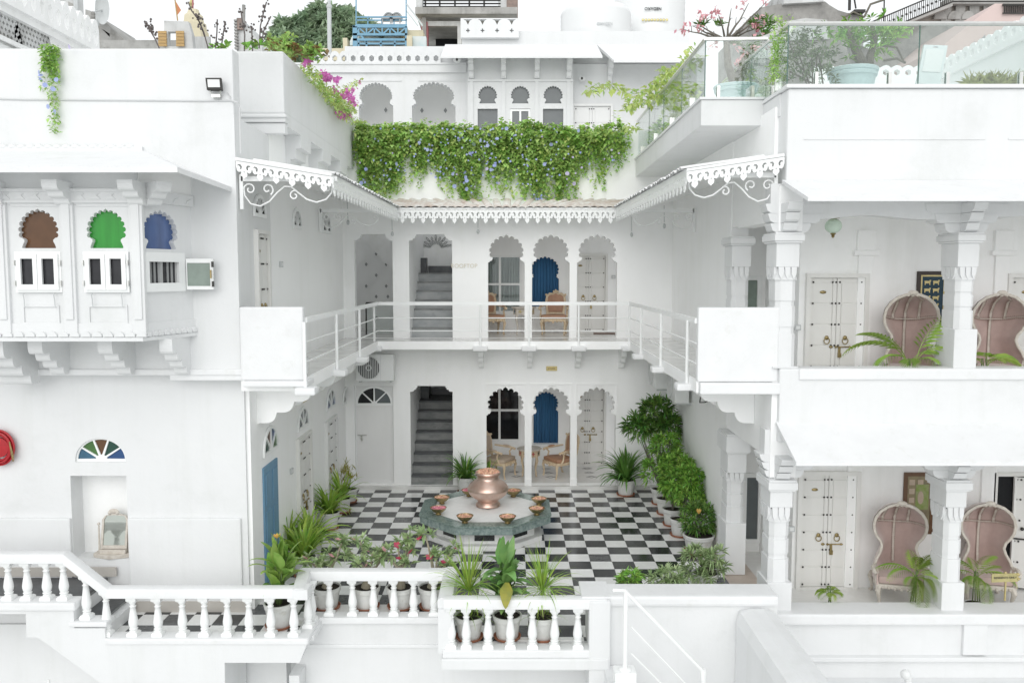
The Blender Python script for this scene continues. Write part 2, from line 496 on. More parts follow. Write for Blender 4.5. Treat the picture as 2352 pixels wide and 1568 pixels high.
L_CANNAD = basic('deep_canna_leaf', (0.14, 0.31, 0.085), 0.36, col2=(0.24, 0.41, 0.13), vscale=5, obj_rand=0.2, transl=0.25)
L_GREY = basic('grey_green_leaf', (0.32, 0.46, 0.20), 0.5, col2=(0.48, 0.58, 0.33), vscale=7, island=0.25, transl=0.25)
L_TREE = basic('tree_leaf', (0.30, 0.42, 0.28), 0.6, col2=(0.44, 0.54, 0.36), vscale=0.6, island=0.3, transl=0.2)
L_TREE2 = basic('dusty_tree_leaf', (0.16, 0.23, 0.12), 0.65, col2=(0.24, 0.30, 0.15), vscale=1.2, island=0.3, transl=0.2)
L_GRASSY = basic('straw_grass', (0.55, 0.54, 0.24), 0.6, col2=(0.40, 0.46, 0.16), vscale=6, island=0.2, transl=0.3)
L_YEL = basic('golden_leaf', (0.42, 0.38, 0.06), 0.5, col2=(0.28, 0.30, 0.06), vscale=7, obj_rand=0.2, transl=0.3)
L_RUST = basic('rusty_young_leaf', (0.30, 0.17, 0.08), 0.5, col2=(0.20, 0.20, 0.06), vscale=5, island=0.3, transl=0.3)
STEM = basic('green_stem', (0.12, 0.18, 0.06), 0.6)
BARK = basic('grey_bark', (0.20, 0.18, 0.15), 0.85, var=0.35, vscale=8, bump=0.6, bscale=20)
BARKP = basic('pale_adenium_bark', (0.36, 0.32, 0.24), 0.75, var=0.25, vscale=10, bump=0.4, bscale=25)
TWIG = basic('dark_twig', (0.13, 0.11, 0.105), 0.8)
F_BLUE = basic('morning_glory_blue', (0.36, 0.41, 0.80), 0.7, island=0.2, transl=0.3, col2=(0.52, 0.56, 0.84), vscale=3)
F_PALE = basic('pale_lilac_petal', (0.62, 0.56, 0.80), 0.7, transl=0.3)
F_PINK = basic('bougainvillea_pink', (0.60, 0.14, 0.44), 0.7, col2=(0.66, 0.22, 0.55), vscale=6, island=0.25, transl=0.35)
F_RED = basic('adenium_red', (0.52, 0.04, 0.11), 0.6, col2=(0.62, 0.12, 0.2), vscale=12, island=0.2, transl=0.25)
F_ROSE = basic('rose_pink_petal', (0.74, 0.32, 0.38), 0.6, col2=(0.80, 0.55, 0.55), vscale=14, island=0.2, transl=0.3)
F_ORANGE = basic('canna_yellow_petal', (0.80, 0.48, 0.10), 0.6, col2=(0.80, 0.62, 0.25), vscale=14, transl=0.3)
F_PETAL = basic('rose_petals', (0.66, 0.30, 0.26), 0.7, col2=(0.72, 0.55, 0.32), vscale=28, island=0.3)
F_PETALP = basic('magenta_petals', (0.66, 0.16, 0.28), 0.7, col2=(0.72, 0.42, 0.40), vscale=28, island=0.3)
# background
CONC = basic('weathered_concrete', (0.46, 0.455, 0.44), 0.9, col2=(0.30, 0.295, 0.28), vscale=1.2, bump=0.3, bscale=12, streak=0.35, dirt=(0.55, 0.54, 0.52), dscale=1.0)
CONCP = basic('pale_weathered_render', (0.66, 0.67, 0.67), 0.9, col2=(0.48, 0.48, 0.47), vscale=1.3, streak=0.3, dirt=(0.5, 0.49, 0.47), dscale=1.1)
STONED = basic('dark_old_stone', (0.25, 0.245, 0.235), 0.95, col2=(0.40, 0.39, 0.37), vscale=1.8, bump=0.6, bscale=5, dirt=(0.5, 0.5, 0.5), dscale=1.6)
STONEB = basic('brown_old_stone', (0.32, 0.285, 0.25), 0.95, col2=(0.46, 0.43, 0.39), vscale=1.1, bump=0.6, bscale=5, dirt=(0.45, 0.44, 0.42), dscale=1.2)
BRICK = basic('bare_brick', (0.32, 0.24, 0.21), 0.95, col2=(0.22, 0.18, 0.16), vscale=6, bump=0.6, bscale=12)
PINKW = basic('pink_wall', (0.66, 0.53, 0.50), 0.85, var=0.06, vscale=0.8, streak=0.1)
CREAMW = basic('cream_wall', (0.66, 0.60, 0.44), 0.85, var=0.08, vscale=1.5, streak=0.15)
BLUEM = basic('blue_steel_paint', (0.17, 0.36, 0.50), 0.5, var=0.15, vscale=5)
DARKIN = basic('painted_room_dark', (0.010, 0.011, 0.013), 0.9)  # near-black colour stands in for shade inside rooms
YELW = basic('yellow_shutter_wood', (0.50, 0.33, 0.14), 0.7, var=0.15, vscale=6, stretch=(1, 1, 4))
ORANGE = basic('orange_cloth', (0.62, 0.26, 0.13), 0.8, transl=0.3)
PINKC = basic('pink_cloth', (0.60, 0.25, 0.27), 0.8, transl=0.3)
REDPOLE = basic('red_pole_paint', (0.42, 0.08, 0.08), 0.6)
TEALW = basic('teal_white_mural', (0.50, 0.63, 0.66), 0.8, col2=(0.70, 0.72, 0.70), vscale=1.7)
GREYD = basic('light_grey_metal', (0.55, 0.57, 0.57), 0.5, var=0.1, vscale=5)
NYLON = basic('white_lounger_mesh', (0.72, 0.76, 0.77), 0.6, var=0.04, vscale=8)
GROUNDM = basic('pale_paving', (0.66, 0.67, 0.66), 0.9, var=0.15, vscale=0.8, bump=0.2, bscale=6)
TANKW = basic('white_water_tank', (0.80, 0.81, 0.81), 0.45, var=0.03, vscale=2)
BLUEPIC = basic('blue_picture_cloth', (0.02, 0.055, 0.085), 0.7, var=0.3, vscale=16)
TANPIC = basic('tan_picture_paper', (0.30, 0.25, 0.15), 0.7, col2=(0.20, 0.17, 0.11), vscale=7)
GREENPIC = basic('green_picture_paper', (0.22, 0.30, 0.07), 0.7, col2=(0.32, 0.34, 0.18), vscale=14)
MATW = basic('brown_door_mat', (0.26, 0.19, 0.16), 0.95, var=0.2, vscale=25, bump=0.5, bscale=80)
# ================================================================ shared shapes
EX, EY, EZ = (1, 0, 0), (0, 1, 0), (0, 0, 1)
XL, XR, YB, F2 = -4.0, 3.8, 19.8, 3.65
def q(px, py, Y):
    p = pt(px, py, Y)
    return (p.x, p.z)
def arc(cx, cz, rx, rz, a0, a1, n):
    return [(cx + rx * math.cos(R(a0 + (a1 - a0) * i / n)), cz + rz * math.sin(R(a0 + (a1 - a0) * i / n))) for i in range(n + 1)]
def cusped(cx, w, zb, zs, zt, n=11, neck=0.76, bulge=0.83, sub=4, depth=0.5, a=24, spread=None):
    """Opening outline of a multifoil arch: jambs of half width w, springing zs, apex zt."""
    hh = zt - zs
    zc = zs + hh * 0.42
    rx, rz = w * bulge, zt - zc - hh * 0.05
    left = [(-w, zb), (-w, zs), (-w * 0.93, zs + hh * 0.015), (-w * 0.90, zs + hh * 0.06), (-w * 0.82, zs + hh * 0.07), (-w * neck, zs + hh * 0.13), (-w * neck, zs + hh * 0.17)]
    if spread is not None:                       # window form: foot flares out again below the neck
        left = [(-w * spread, zb), (-w * spread, zs), (-w * (neck + spread) / 2, zs + hh * 0.08), (-w * neck, zs + hh * 0.14), (-w * neck, zs + hh * 0.19)]
    bnd = [180 + a - (180 + 2 * a) * i / n for i in range(n + 1)]
    lob = []
    for i in range(n):
        p0 = Vector((rx * math.cos(R(bnd[i])), zc + rz * math.sin(R(bnd[i]))))
        p1 = Vector((rx * math.cos(R(bnd[i + 1])), zc + rz * math.sin(R(bnd[i + 1]))))
        mid, ch = (p0 + p1) / 2, (p1 - p0)
        nrm = Vector((-ch.y, ch.x)).normalized()
        if nrm.dot(mid - Vector((0, zc))) < 0: nrm = -nrm
        L = ch.length / 2
        for k in range(sub + (0 if i < n - 1 else 1)):
            t = math.pi * (1 - k / sub)
            tip = 1.25 if (n % 2 and i == n // 2 and k == sub // 2) else 1.0
            lob.append(tuple(mid + ch.normalized() * (L * math.cos(t)) + nrm * (2 * depth * L * math.sin(t) * tip)))
    right = [(-x, z) for x, z in reversed(left)]
    return [(cx + x, z) for x, z in left + lob + right]
def bracketed(x0, x1, zb, zt, bw=0.17, bh=0.14):
    """Rectangular doorway with a small scrolled bracket in each top corner."""
    def br(s):
        return [(0, -bh), (bw*.42, -bh*.97), (bw*.52, -bh*.86), (bw*.50, -bh*.70), (bw*.80, -bh*.62), (bw*.86, -bh*.48), (bw*.82, -bh*.34), (bw, -bh*.28), (bw, 0)]
    l = [(x0, zb)] + [(x0 + a, zt + b) for a, b in br(1)]
    r = [(x1 - a, zt + b) for a, b in reversed(br(1))] + [(x1, zb)]
    return l + r
def rect(x0, x1, z0, z1):
    return [(x0, z0), (x0, z1), (x1, z1), (x1, z0)]

def corbel_profile(L, Hh, k=3):
    """Side outline of a scrolled bracket: L out from the wall, Hh high, top flush at 0."""
    p = [(0, 0), (L, 0), (L, -Hh * 0.16)]
    for i in range(k):                          # soft lobes stepping back to the wall
        x1, x2 = L * (1 - .96 * i / k), L * (1 - .96 * (i + 1) / k)
        z1, z2 = -Hh * (.16 + .82 * i / k), -Hh * (.16 + .82 * (i + 1) / k)
        for t in range(1, 7):
            a = t / 6
            p.append((x1 + (x2 - x1) * a + .07 * L * math.sin(a * math.pi), z1 + (z2 - z1) * a - .10 * Hh * math.sin(a * math.pi)))
    p += [(0.02 * L, -Hh), (0, -Hh)]
    return p
def corbel(mb, base, outdir, L, Hh, w, k=3):
    o, d = Vector(base), Vector(outdir).normalized()
    s = d.cross(Vector(EZ)).normalized()
    mb.plate(corbel_profile(L, Hh, k), [], o - s * (w / 2), d, EZ, s * w)

def stud_grid(mb, pts, r=0.016, y=-0.012):
    for x, z in pts:
        mb.lathe([(r, 0), (r * 0.75, 0.010), (0.002, 0.014)], (0, 0, 0), 8, caps=False)
        k = len(mb.v) - 24
        mb.v[k:] = [(x + a, y - c, z + b) for a, b, c in mb.v[k:]]
def door(parent, loc, W, Hh, rz=0.0, rows=6, mat=None, latch=True, plate=True, label=None, rings=True, frame=0.06):
    """Double-leaf studded door, built in its own frame facing -Y, hinged into the wall of its building."""
    mat = mat or DOORW
    f = MB()
    f.box(-W/2 - frame, -W/2, -0.05, 0.06, 0, Hh + frame); f.box(W/2, W/2 + frame, -0.05, 0.06, 0, Hh + frame)
    f.box(-W/2, W/2, -0.05, 0.06, Hh, Hh + frame); f.box(-W/2, W/2, -0.045, 0.06, -0.01, 0.025)
    d = place('door', f.mesh('door'), mat, parent, loc, (0, 0, rz), world=True, label=label)
    lw = W / 2 - 0.004
    cols = [-W/2 + 0.05, -0.075, -0.02, 0.04, W/2 - 0.05]
    zs = [0.07 + (Hh - 0.14) * i / rows for i in range(rows + 1)]
    for s in (-1, 1):
        m = MB()
        x0, x1 = (-W/2 + 0.003, -0.002) if s < 0 else (0.002, W/2 - 0.003)
        m.box(x0, x1, 0.012, 0.05, 0.03, Hh - 0.004)
        a0, a1 = (x0 + 0.012, x1 - 0.075) if s < 0 else (x0 + 0.075, x1 - 0.012)
        for i in range(rows):
            m.box(a0, a1, 0.0, 0.0121, zs[i] + 0.012, zs[i + 1] - 0.012)
        m.box(x1 - 0.065, x1 - 0.004, -0.004, 0.0121, 0.035, Hh - 0.01) if s < 0 else m.box(x0 + 0.004, x0 + 0.065, -0.004, 0.0121, 0.035, Hh - 0.01)
        place('leaf', m.mesh('leaf', bevel=0.004), mat, d)
    st = MB()
    stud_grid(st, [(c, z) for z in zs for c in cols], 0.0165)
    place('stud', st.mesh('stud', 'all'), IRON, d, kind='stuff')
    if rings:
        for s in (-1, 1):
            h = MB()
            x, z = s * W * 0.17, Hh * 0.475
            h.ball((x, -0.012, z), 0.036, 6, (1, 0.6, 1))
            h.tube([(x + 0.046 * math.cos(a), -0.026, z - 0.05 + 0.05 * math.sin(a)) for a in [i * math.pi / 6 for i in range(12)]], 0.008, 5, closed=True)
            place('ring_handle', h.mesh('ring_handle', True), BRASS, d)
    if latch:
        h = MB()
        z = Hh * 0.395
        h.tube([(0.02, -0.02, z), (0.25, -0.02, z)], 0.011, 6)
        h.ball((0.0, -0.02, z), 0.02, 6); h.ball((-0.075, -0.014, z), 0.022, 6, (1.5, 0.6, 1)); h.ball((0.225, -0.02, z), 0.02, 6)
        h.box(0.04, 0.075, -0.035, -0.008, z - 0.10, z); h.box(0.035, 0.085, -0.045, -0.012, z - 0.17, z - 0.10)
        place('latch', h.mesh('latch', True), BRASS, d)
    if plate:
        h = MB()
        h.lathe([(0.036, 0), (0.030, 0.008), (0.001, 0.009)], (0, 0, 0), 14, caps=False)
        h.v = [(-W * 0.26 + a * 1.5, -0.006 - c, Hh * 0.875 + b * 0.72) for a, b, c in h.v]
        place('number_plate', h.mesh('number_plate', 'all'), BRASS, d)
    return d
def fanlight(parent, loc, w, h, rz=0.0, mats=None, bars=5, back=True, hub=0.16, label=None, frame=0.045):
    """Half-round window with radiating bars (half width w, height h), facing -Y."""
    outer = arc(0, 0, w + frame, h + frame, 180, 0, 20)
    outer = [(-w - frame, -frame)] + outer + [(w + frame, -frame)]
    holes, panes = [], []
    g = 0.055
    for i in range(bars):
        a0, a1 = 180 - 180 * i / bars, 180 - 180 * (i + 1) / bars
        p = []
        for t in range(6):
            a = a0 + (a1 - a0) * t / 5
            a = a0 - (a0 - a1) * (0.055 * bars / 5 + (1 - 0.11 * bars / 5) * t / 5)
            p.append((w * 0.985 * math.cos(R(a)), max(0.004, h * 0.985 * math.sin(R(a)))))
        aa0 = a0 - (a0 - a1) * 0.30; aa1 = a0 - (a0 - a1) * 0.70
        r = hub + 0.06
        p += [(w * r * math.cos(R(aa1)) , max(0.004, h * r * math.sin(R(aa1)))), (w * r * math.cos(R(aa0)), max(0.004, h * r * math.sin(R(aa0))))]
        holes.append(p)
        panes.append([(w * math.cos(R(a0 - (a0 - a1) * t / 6)), h * math.sin(R(a0 - (a0 - a1) * t / 6))) for t in range(7)] + [(0, 0)])
    m = MB()
    m.plate(outer, holes, (0, -0.02, 0), EX, EZ, (0, 0.035, 0))
    o = place('fanlight', m.mesh('fanlight'), PAINT, parent, loc, (0, 0, rz), world=True, label=label)
    for i, p in enumerate(panes):
        g = MB(); g.plate(p, [], (0, 0.004, 0), EX, EZ, (0, 0.006, 0))
        place('pane', g.mesh('pane'), (mats or [GREYG])[i % len(mats or [1])], o)
    return o
def window(parent, loc, W, Hh, rz=0.0, cols=1, rows=1, frame=0.05, mat=None, pane=None, dep=0.06, label=None):
    """Casement: outer frame with cols x rows panes, each pane a sheet of its own."""
    fr = MB()
    holes = []
    cw, rh = (W - frame * (cols + 1)) / cols, (Hh - frame * (rows + 1)) / rows
    for i in range(cols):
        for j in range(rows):
            x0, z0 = -W/2 + frame + i * (cw + frame), frame + j * (rh + frame)
            holes.append(rect(x0, x0 + cw, z0, z0 + rh))
    fr.plate(rect(-W/2, W/2, 0, Hh), holes, (0, -dep / 2, 0), EX, EZ, (0, dep, 0))
    o = place('window', fr.mesh('window'), mat or PAINT, parent, loc, (0, 0, rz), world=True, label=label)
    for h in holes:
        g = MB(); g.plate(h, [], (0, 0.0, 0), EX, EZ, (0, 0.006, 0))
        place('pane', g.mesh('pane'), pane or PANEG, o)
    return o

# ================================================================ ground and courtyard floor
g = MB(); g.box(-900, 900, -60, 2500, -4.4, -4.0)
tag(mk('ground', g, GROUNDM), kind='structure')

fl = MB()
fl.plate([(-5.55, 11.62), (-2.86, 11.62), (-2.86, 12.34), (-.82, 12.34), (-.82, 11.42), (3.66, 11.42), (3.66, 19.7), (-4.02, 19.7), (-4.02, 12.56), (-5.55, 12.56)], [], (0, 0, -0.012), EX, EY, (0, 0, -0.07))
floor = tag(mk('courtyard_floor', fl, COPE), kind='structure')
TS, TX, TY = 0.392, 1.026, 14.70
FC = Vector((-0.52, 16.33, 0)); FRAD = 1.02           # fountain plinth
tiles = []
for i in range(-24, 8):
    for j in range(-9, 14):
        x0, y0 = TX + i * TS, TY + j * TS
        x1, y1 = x0 + TS, y0 + TS
        if x1 <= -4.02: ylo, yhi = 11.45, 12.5
        else: ylo, yhi = 11.45, 19.70
        if x0 > -8.2 and x1 < -4.02 + TS and x1 > -4.02 and y0 > 12.5: x0 = max(x0, -4.0)
        y0, y1 = max(y0, ylo), min(y1, yhi)
        x1 = min(x1, 3.66)
        if x0 < -6.2 or x1 - x0 < 0.03 or y1 - y0 < 0.03: continue
        xl_ = -2.95
        if x1 < -.75 and x0 > -2.95: y0 = max(y0, 12.36)
        elif x0 <= -2.95: y0 = max(y0, 11.64)
        else: y0 = max(y0, 11.45)
        if y1 - y0 < 0.03: continue
        if abs((x0+x1)/2 - FC.x) < 0.62 and abs((y0+y1)/2 - FC.y) < 0.62: continue
        h = 1 / ((y0 + y1) / 2)
        area = (x1 - x0) * (y1 - y0) * h ** 3
        tiles.append((area, x0, x1, y0, y1, (i + j) % 2))
tiles.sort(key=lambda t: -t[0])
tm = MB(); gj = 0.0025
tm.box(-0.5, 0.5, -0.5, 0.5, -0.014, 0.0)
tile_me = {}
for k, mm in (('w', TILEW), ('b', TILEB), ('d', TILEBD)):
    tile_me[k] = tm.mesh('tile'); tile_me[k].materials.append(mm)
rest = {'w': MB(), 'b': MB()}
for n, (a, x0, x1, y0, y1, odd) in enumerate(tiles):
    k = 'w' if not odd else 'b'
    if n < 300:
        if odd and random.random() < (0.55 if (x0 < -1.6 or y1 < 12.4) else 0.12): k = 'd'
        place('tile', tile_me[k], None, floor, ((x0+x1)/2, (y0+y1)/2, random.uniform(-0.0012, 0.0012)), (R(random.uniform(-.12, .12)), R(random.uniform(-.12, .12)), 0), (x1-x0-2*gj, y1-y0-2*gj, 1))
    else:
        rest[k].box(x0+gj, x1-gj, y0+gj, y1-gj, -0.014, 0)
for k, mm in (('w', TILEW), ('b', TILEB)):
    if rest[k].v: mk('tile', rest[k], mm, floor, kind='stuff')
sd = MB(); sd.box(3.66, 4.2, 12.2, 15.3, -0.2, -0.004); mk('border_slab', sd, SAND, floor)
sd = MB(); sd.box(3.66, 3.80, 15.4, 19.7, -0.2, -0.004); mk('border_slab', sd, BEIGE, floor)

# ================================================================ rear wing
rear = thing('hotel_building', 'white rear wing with scalloped arches on two floors across the back of the courtyard', 'building', (0, YB, 0))
def ax(a, b, y, Y):                          # centre and half width from two measured pixels
    xa, xb = q(a, y, Y)[0], q(b, y, Y)[0]
    return (xa + xb) / 2, abs(xb - xa) / 2
hz = lambda py: q(1176, py, YB)[1]
STEP = 0.085
holes = []
c, w = ax(943, 1040, 1000, YB); stairA = (c - w, c + w)
holes.append(bracketed(c - w, c + w, STEP + 0.002, hz(886)))
c, w = ax(815, 904, 1000, YB); sdoor = (c, w)
holes.append(rect(c - w, c + w, STEP + 0.04, hz(886)))
archG = [ax(1117, 1205, 1000, YB), ax(1221, 1310, 1000, YB), ax(1325, 1414, 1000, YB)]
for c, w in archG: holes.append(cusped(c, w, STEP + 0.002, hz(954), hz(893), n=11))
c, w = ax(815, 902.5, 660, YB); up1 = (c - w, c + w); holes.append(bracketed(c - w, c + w, F2 + 0.003, hz(538), 0.17, 0.15))
c, w = ax(940, 1039, 660, YB); up2 = (c - w, c + w); holes.append(bracketed(c - w, c + w, F2 + 0.003, hz(538), 0.18, 0.15))
archU = [ax(1121, 1205, 660, YB), ax(1222, 1308, 660, YB), ax(1325, 1417, 660, YB)]
for c, w in archU: holes.append(cusped(c, w, F2 + 0.003, hz(603), hz(543), n=11))
m = MB()
m.plate(rect(XL, XR, 0.0, 8.52), holes, (0, YB, 0), EX, EZ, (0, 0.22, 0))
mk('wall', m, WHITE, rear)
# thin raised frames round the arches
for c, w in archG:
    m = MB(); z1 = hz(880)
    a0, a1, zb = c - w - .035, c + w + .035, hz(950)
    m.plate([(a0, zb), (a0, z1), (a1, z1), (a1, zb), (a1 - .03, zb), (a1 - .03, z1 - .035), (a0 + .03, z1 - .035), (a0 + .03, zb)], [], (0, YB - 0.018, 0), EX, EZ, (0, 0.016, 0))
    m.box(c - 0.11, c + 0.11, YB - 0.03, YB - 0.003, z1 - 0.045, z1 + 0.012); mk('arch_frame', m, WHITE, rear)
for k in (1205 + 8, 1317.5):
    x = q(k, 1000, YB)[0]
    m = MB(); m.box(x - 0.085, x + 0.085, YB - 0.03, YB - 0.002, STEP, STEP + 0.16); mk('column_base', m, WHITE, rear)
# ground verandah step and floors
m = MB(); m.box(XL, XR, 19.68, 22.0, -0.1, STEP); mk('verandah_floor', m, FLOORW, rear)
m = MB(); m.box(-5.3, XR - .02, 20.03, 23.2, F2 - 0.2, F2 - 0.004)
mk('upper_floor', m, FLOORW, rear)
xa_c = q(1052, 800, YB)[0]
m = MB(); m.box(-5.4, XR, YB + 0.22, 21.2, 6.55, 6.75); mk('ceiling', m, CEIL, rear); m = MB(); m.box(xa_c, XR, 21.2, 22.3, 6.55, 6.75); mk('ceiling', m, CEIL, rear)
# inlaid lozenges in the ground verandah floor
m = MB()
loz = [(-.13, 0), (-.055, .03), (-.05, .055), (0, .075), (.05, .055), (.055, .03), (.13, 0), (.055, -.03), (.05, -.055), (0, -.075), (-.05, -.055), (-.055, -.03)]
for px, pys in ((1254.5, (1076, 1085.5, 1095)), (1348.5, (1075.5, 1085, 1094.5)), (1181, (1083, 1093.5))):
    for k, py in enumerate(pys):
        p = gp(px + k * 5, py, STEP)
        m.plate([(a * 1.05, b * 1.3) for a, b in loz], [[(a * 0.78, b * 0.95) for a, b in loz]], (p.x, p.y, STEP + 0.004), EX, EY, (0, 0, -0.006))
mk('floor_inlay', m, GRANITE2, rear)
# partitions between stairwells and verandahs
m = MB()
xa = q(1052, 800, YB)[0]
for x0, x1, z0, z1 in ((stairA[0]-0.14, stairA[0]-0.0, 0.05, F2-.2), (stairA[1], xa, 0.05, F2-.2), (up1[1], up2[0], F2, 6.6), (up2[1], q(1058, 700, YB)[0], F2, 6.6), (-5.4, -5.28, F2 - .3, 6.6)):
    m.box(x0, x1, YB + 0.215, 24.0, z0, z1)
mk('partition', m, WHITE, rear)
# back walls of the two verandahs with window, blue alcove and door
YV = 21.9
def back_wall(z0, z1, win, alc, zfl):
    wx0, wx1, wy0, wy1 = win
    xw0, zt = q(wx0, wy0, YV); xw1, zb = q(wx1, wy1, YV)
    ac, aw, at_, ab, asp = alc
    cx = q(ac, at_, YV)[0]
    hw = aw / FD * YV
    az_t, az_b, az_s = q(ac, at_, YV)[1], q(ac, ab, YV)[1], q(ac, asp, YV)[1]
    m = MB()
    m.plate(rect(xa - .1, XR, z0, z1), [rect(xw0, xw1, zb, zt), cusped(cx, hw, az_b, az_s, az_t, n=13, neck=0.86, bulge=0.9)], (0, YV, 0), EX, EZ, (0, 0.16, 0))
    mk('wall', m, WHITE, rear)
    return (xw0 + xw1) / 2, xw1 - xw0, zb, zt - zb, cx, hw, az_b, az_t
gw = back_wall(0.05, F2 - .2, (1098, 1196, 870, 1014), (1254, 29, 901, 1019, 945), STEP)
window(rear, (gw[0], YV + 0.06, gw[2]), gw[1], gw[3], cols=2, rows=2, pane=BLACKG, frame=0.06)
m = MB(); m.box(gw[4] - gw[5] - .1, gw[4] + gw[5] + .1, YV + 0.2, YV + 0.3, gw[6] - .05, gw[7] + .1)
for k in range(9):
    x = gw[4] - gw[5] + gw[5] * 2 * (k + .5) / 9
    m.tube([(x, YV + 0.19, gw[6]), (x + .01, YV + 0.185, (gw[6]+gw[7])/2), (x, YV + 0.19, gw[7])], 0.045, 6)
mk('curtain', m, BLUEC, rear, 'all')
uw = back_wall(F2, 6.6, (1098, 1198, 586, 719), (1252, 32, 591, 704, 640), F2)
m = MB()
for k in range(16):
    x = uw[0] - uw[1]/2 + uw[1] * (k + .5) / 16
    m.tube([(x, YV + 0.2, uw[2]), (x + random.uniform(-.01, .01), YV + 0.19, uw[2] + uw[3]/2), (x, YV + 0.2, uw[2] + uw[3])], 0.034 if k % 5 else 0.012, 6)
m.box(uw[0] - uw[1]/2, uw[0] + uw[1]/2, YV + .28, YV + .3, uw[2] - .05, uw[2] + uw[3] + .05)
mk('curtain', m, GREYC, rear, 'all')
window(rear, (uw[0], YV + 0.06, uw[2]), uw[1], uw[3], cols=2, rows=2, pane=CLEARG, frame=0.055)
m = MB(); m.box(uw[4] - uw[5] - .1, uw[4] + uw[5] + .1, YV + 0.2, YV + 0.3, uw[6] - .05, uw[7] + .1)
for k in range(9):
    x = uw[4] - uw[5] + uw[5] * 2 * (k + .5) / 9
    m.tube([(x, YV + 0.19, uw[6]), (x + .01, YV + 0.185, (uw[6]+uw[7])/2), (x, YV + 0.19, uw[7])], 0.045, 6)
mk('curtain', m, BLUEC, rear, 'all')
m = MB()
m.box(gw[4] - .55, gw[4] + .45, YV - 0.06, YV + .01, gw[6] - 0.06, gw[6] - .004)
m.box(uw[4] - .55, uw[4] + .45, YV - 0.06, YV + .01, uw[6] - 0.06, uw[6] - .004)
mk('alcove_sill', m, PAINT, rear)
xd0, xd1 = q(1314, 900, YV)[0], q(1387, 900, YV)[0]
door(rear, ((xd0 + xd1) / 2, YV - 0.02, STEP), xd1 - xd0, 2.12, rows=7)
xd0, xd1 = q(1314, 680, YV)[0], q(1390, 680, YV)[0]
door(rear, ((xd0 + xd1) / 2, YV - 0.02, F2), xd1 - xd0, q(1350, 588, YV)[1] - F2, rows=5)
# single white door with a fanlight beside the stairs
m = MB()
c, w = sdoor
m.box(c - w + .02, c + w - .02, YB + 0.10, YB + 0.16, STEP + .04, hz(886))
dd = mk('door', m, DOORG, rear, label='plain white single door with a bolt')
h = MB(); z = hz(1000); x = c - w + 0.05
h.tube([(x, YB + .08, z), (x + .22, YB + .08, z)], .012, 6); h.box(x + .08, x + .12, YB + .06, YB + .1, z - .14, z)
mk('latch', h, STEEL, dd, True)
m = MB()
m.plate(rect(c - w + .03, c + w - .03, STEP + .07, hz(935)), [rect(c - w + .06, c + w - .06, STEP + .10, hz(938))], (0, YB + .088, 0), EX, EZ, (0, .02, 0))
mk('panel_trim', m, DOORG, dd)
fanlight(rear, (c, YB + 0.085, hz(928)), q(897, 928, YB)[0] - c, hz(891.5) - hz(928), mats=[BLACKG, BLACKG, GREYG, GREYG], bars=4, hub=0.12)
# stair flights
def flight(x0, x1, y0, z0, n, rise, run, mats, name='step'):
    for k in range(n):
        s = MB()
        z = z0 + rise * (k + 1)
        s.box(x0, x1, y0 + run * k, y0 + run * (k + 1) + 0.05, z0 - 0.02 if k < 1 else z - rise - 0.02, z - 0.035)
        st = mk(name, s, mats[0], rear)
        t = MB(); t.box(x0, x1, y0 + run * k - 0.02, y0 + run * (k + 1) + 0.045, z - 0.034, z)
        mk('tread', t, mats[1], st)
flight(stairA[0], stairA[1], YB + 0.06, STEP, 8, 0.222, 0.26, (GRANITE, GRANITE2))
m = MB(); m.box(stairA[0], stairA[1], YB + .06 + .26 * 8, 24.0, STEP, STEP + .222 * 8 - .004); mk('landing', m, GRANITE2, rear)
m = MB(); zl = STEP + .222 * 8
m.box(stairA[0] + .0, stairA[0] + 0.22, 22.05, 22.6, zl, zl + 0.42); m.box(stairA[0] + .22, stairA[1], 22.75, 22.85, zl, zl + 0.17)
mk('stair_kerb', m, GRANITE2, rear)
m = MB(); m.box(stairA[0] - .1, stairA[1] + .1, 23.0, 23.15, 0.05, F2 - .2); mk('wall', m, WHITE, rear)
flight(up2[0], up2[1], YB + 0.42, F2, 7, 0.222, 0.26, (GRANITE3, GRANITE))
m = MB(); zl = F2 + .222 * 7
m.box(up2[0], up2[1], YB + .42 + .26 * 7, 24.0, F2, zl - .004); mk('landing', m, GRANITE2, rear)
m = MB(); m.box(up2[0], up2[0] + 0.16, 22.3, 22.6, zl, zl + 0.40); m.box(up2[0] + .16, up2[1], 22.7, 22.8, zl, zl + 0.19); mk('stair_kerb', m, GRANITE2, rear)
m = MB(); m.box(-5.4, up2[1] + .3, 23.1, 23.25, F2 - .3, 6.6); mk('wall', m, WHITE2, rear)
# sloping underside of the stair behind the first upper opening
m = MB()
a, b = pt(838, 552, 21.6), pt(902, 622, 21.6)
m.plate([(a.x - .5, a.z + .55), (b.x + .12, b.z - .13), (b.x + .12, 6.6), (a.x - .5, 6.6)], [], (0, 21.6, 0), EX, EZ, (0, 1.2, 0))
mk('stair_soffit', m, WHITE2, rear)
m = MB()
for px, py in ((864, 583), (841, 607), (887, 607), (864, 632), (841, 657), (887, 657), (864, 681), (841, 703), (891, 681), (865, 730), (908, 573)):
    x, z = q(px, py, 23.08 if py != 573 else 21.58)
    m.plate([(x - .04, z), (x, z + .055), (x + .04, z), (x, z - .055)], [], (0, 23.09 if py != 573 else 21.59, 0), EX, EZ, (0, -0.012, 0))
mk('wall_motif', m, GREYP, rear)
m = MB()                                      # painted spray of leaves above the upper stair
x0, z0 = q(1001, 570, 23.08)
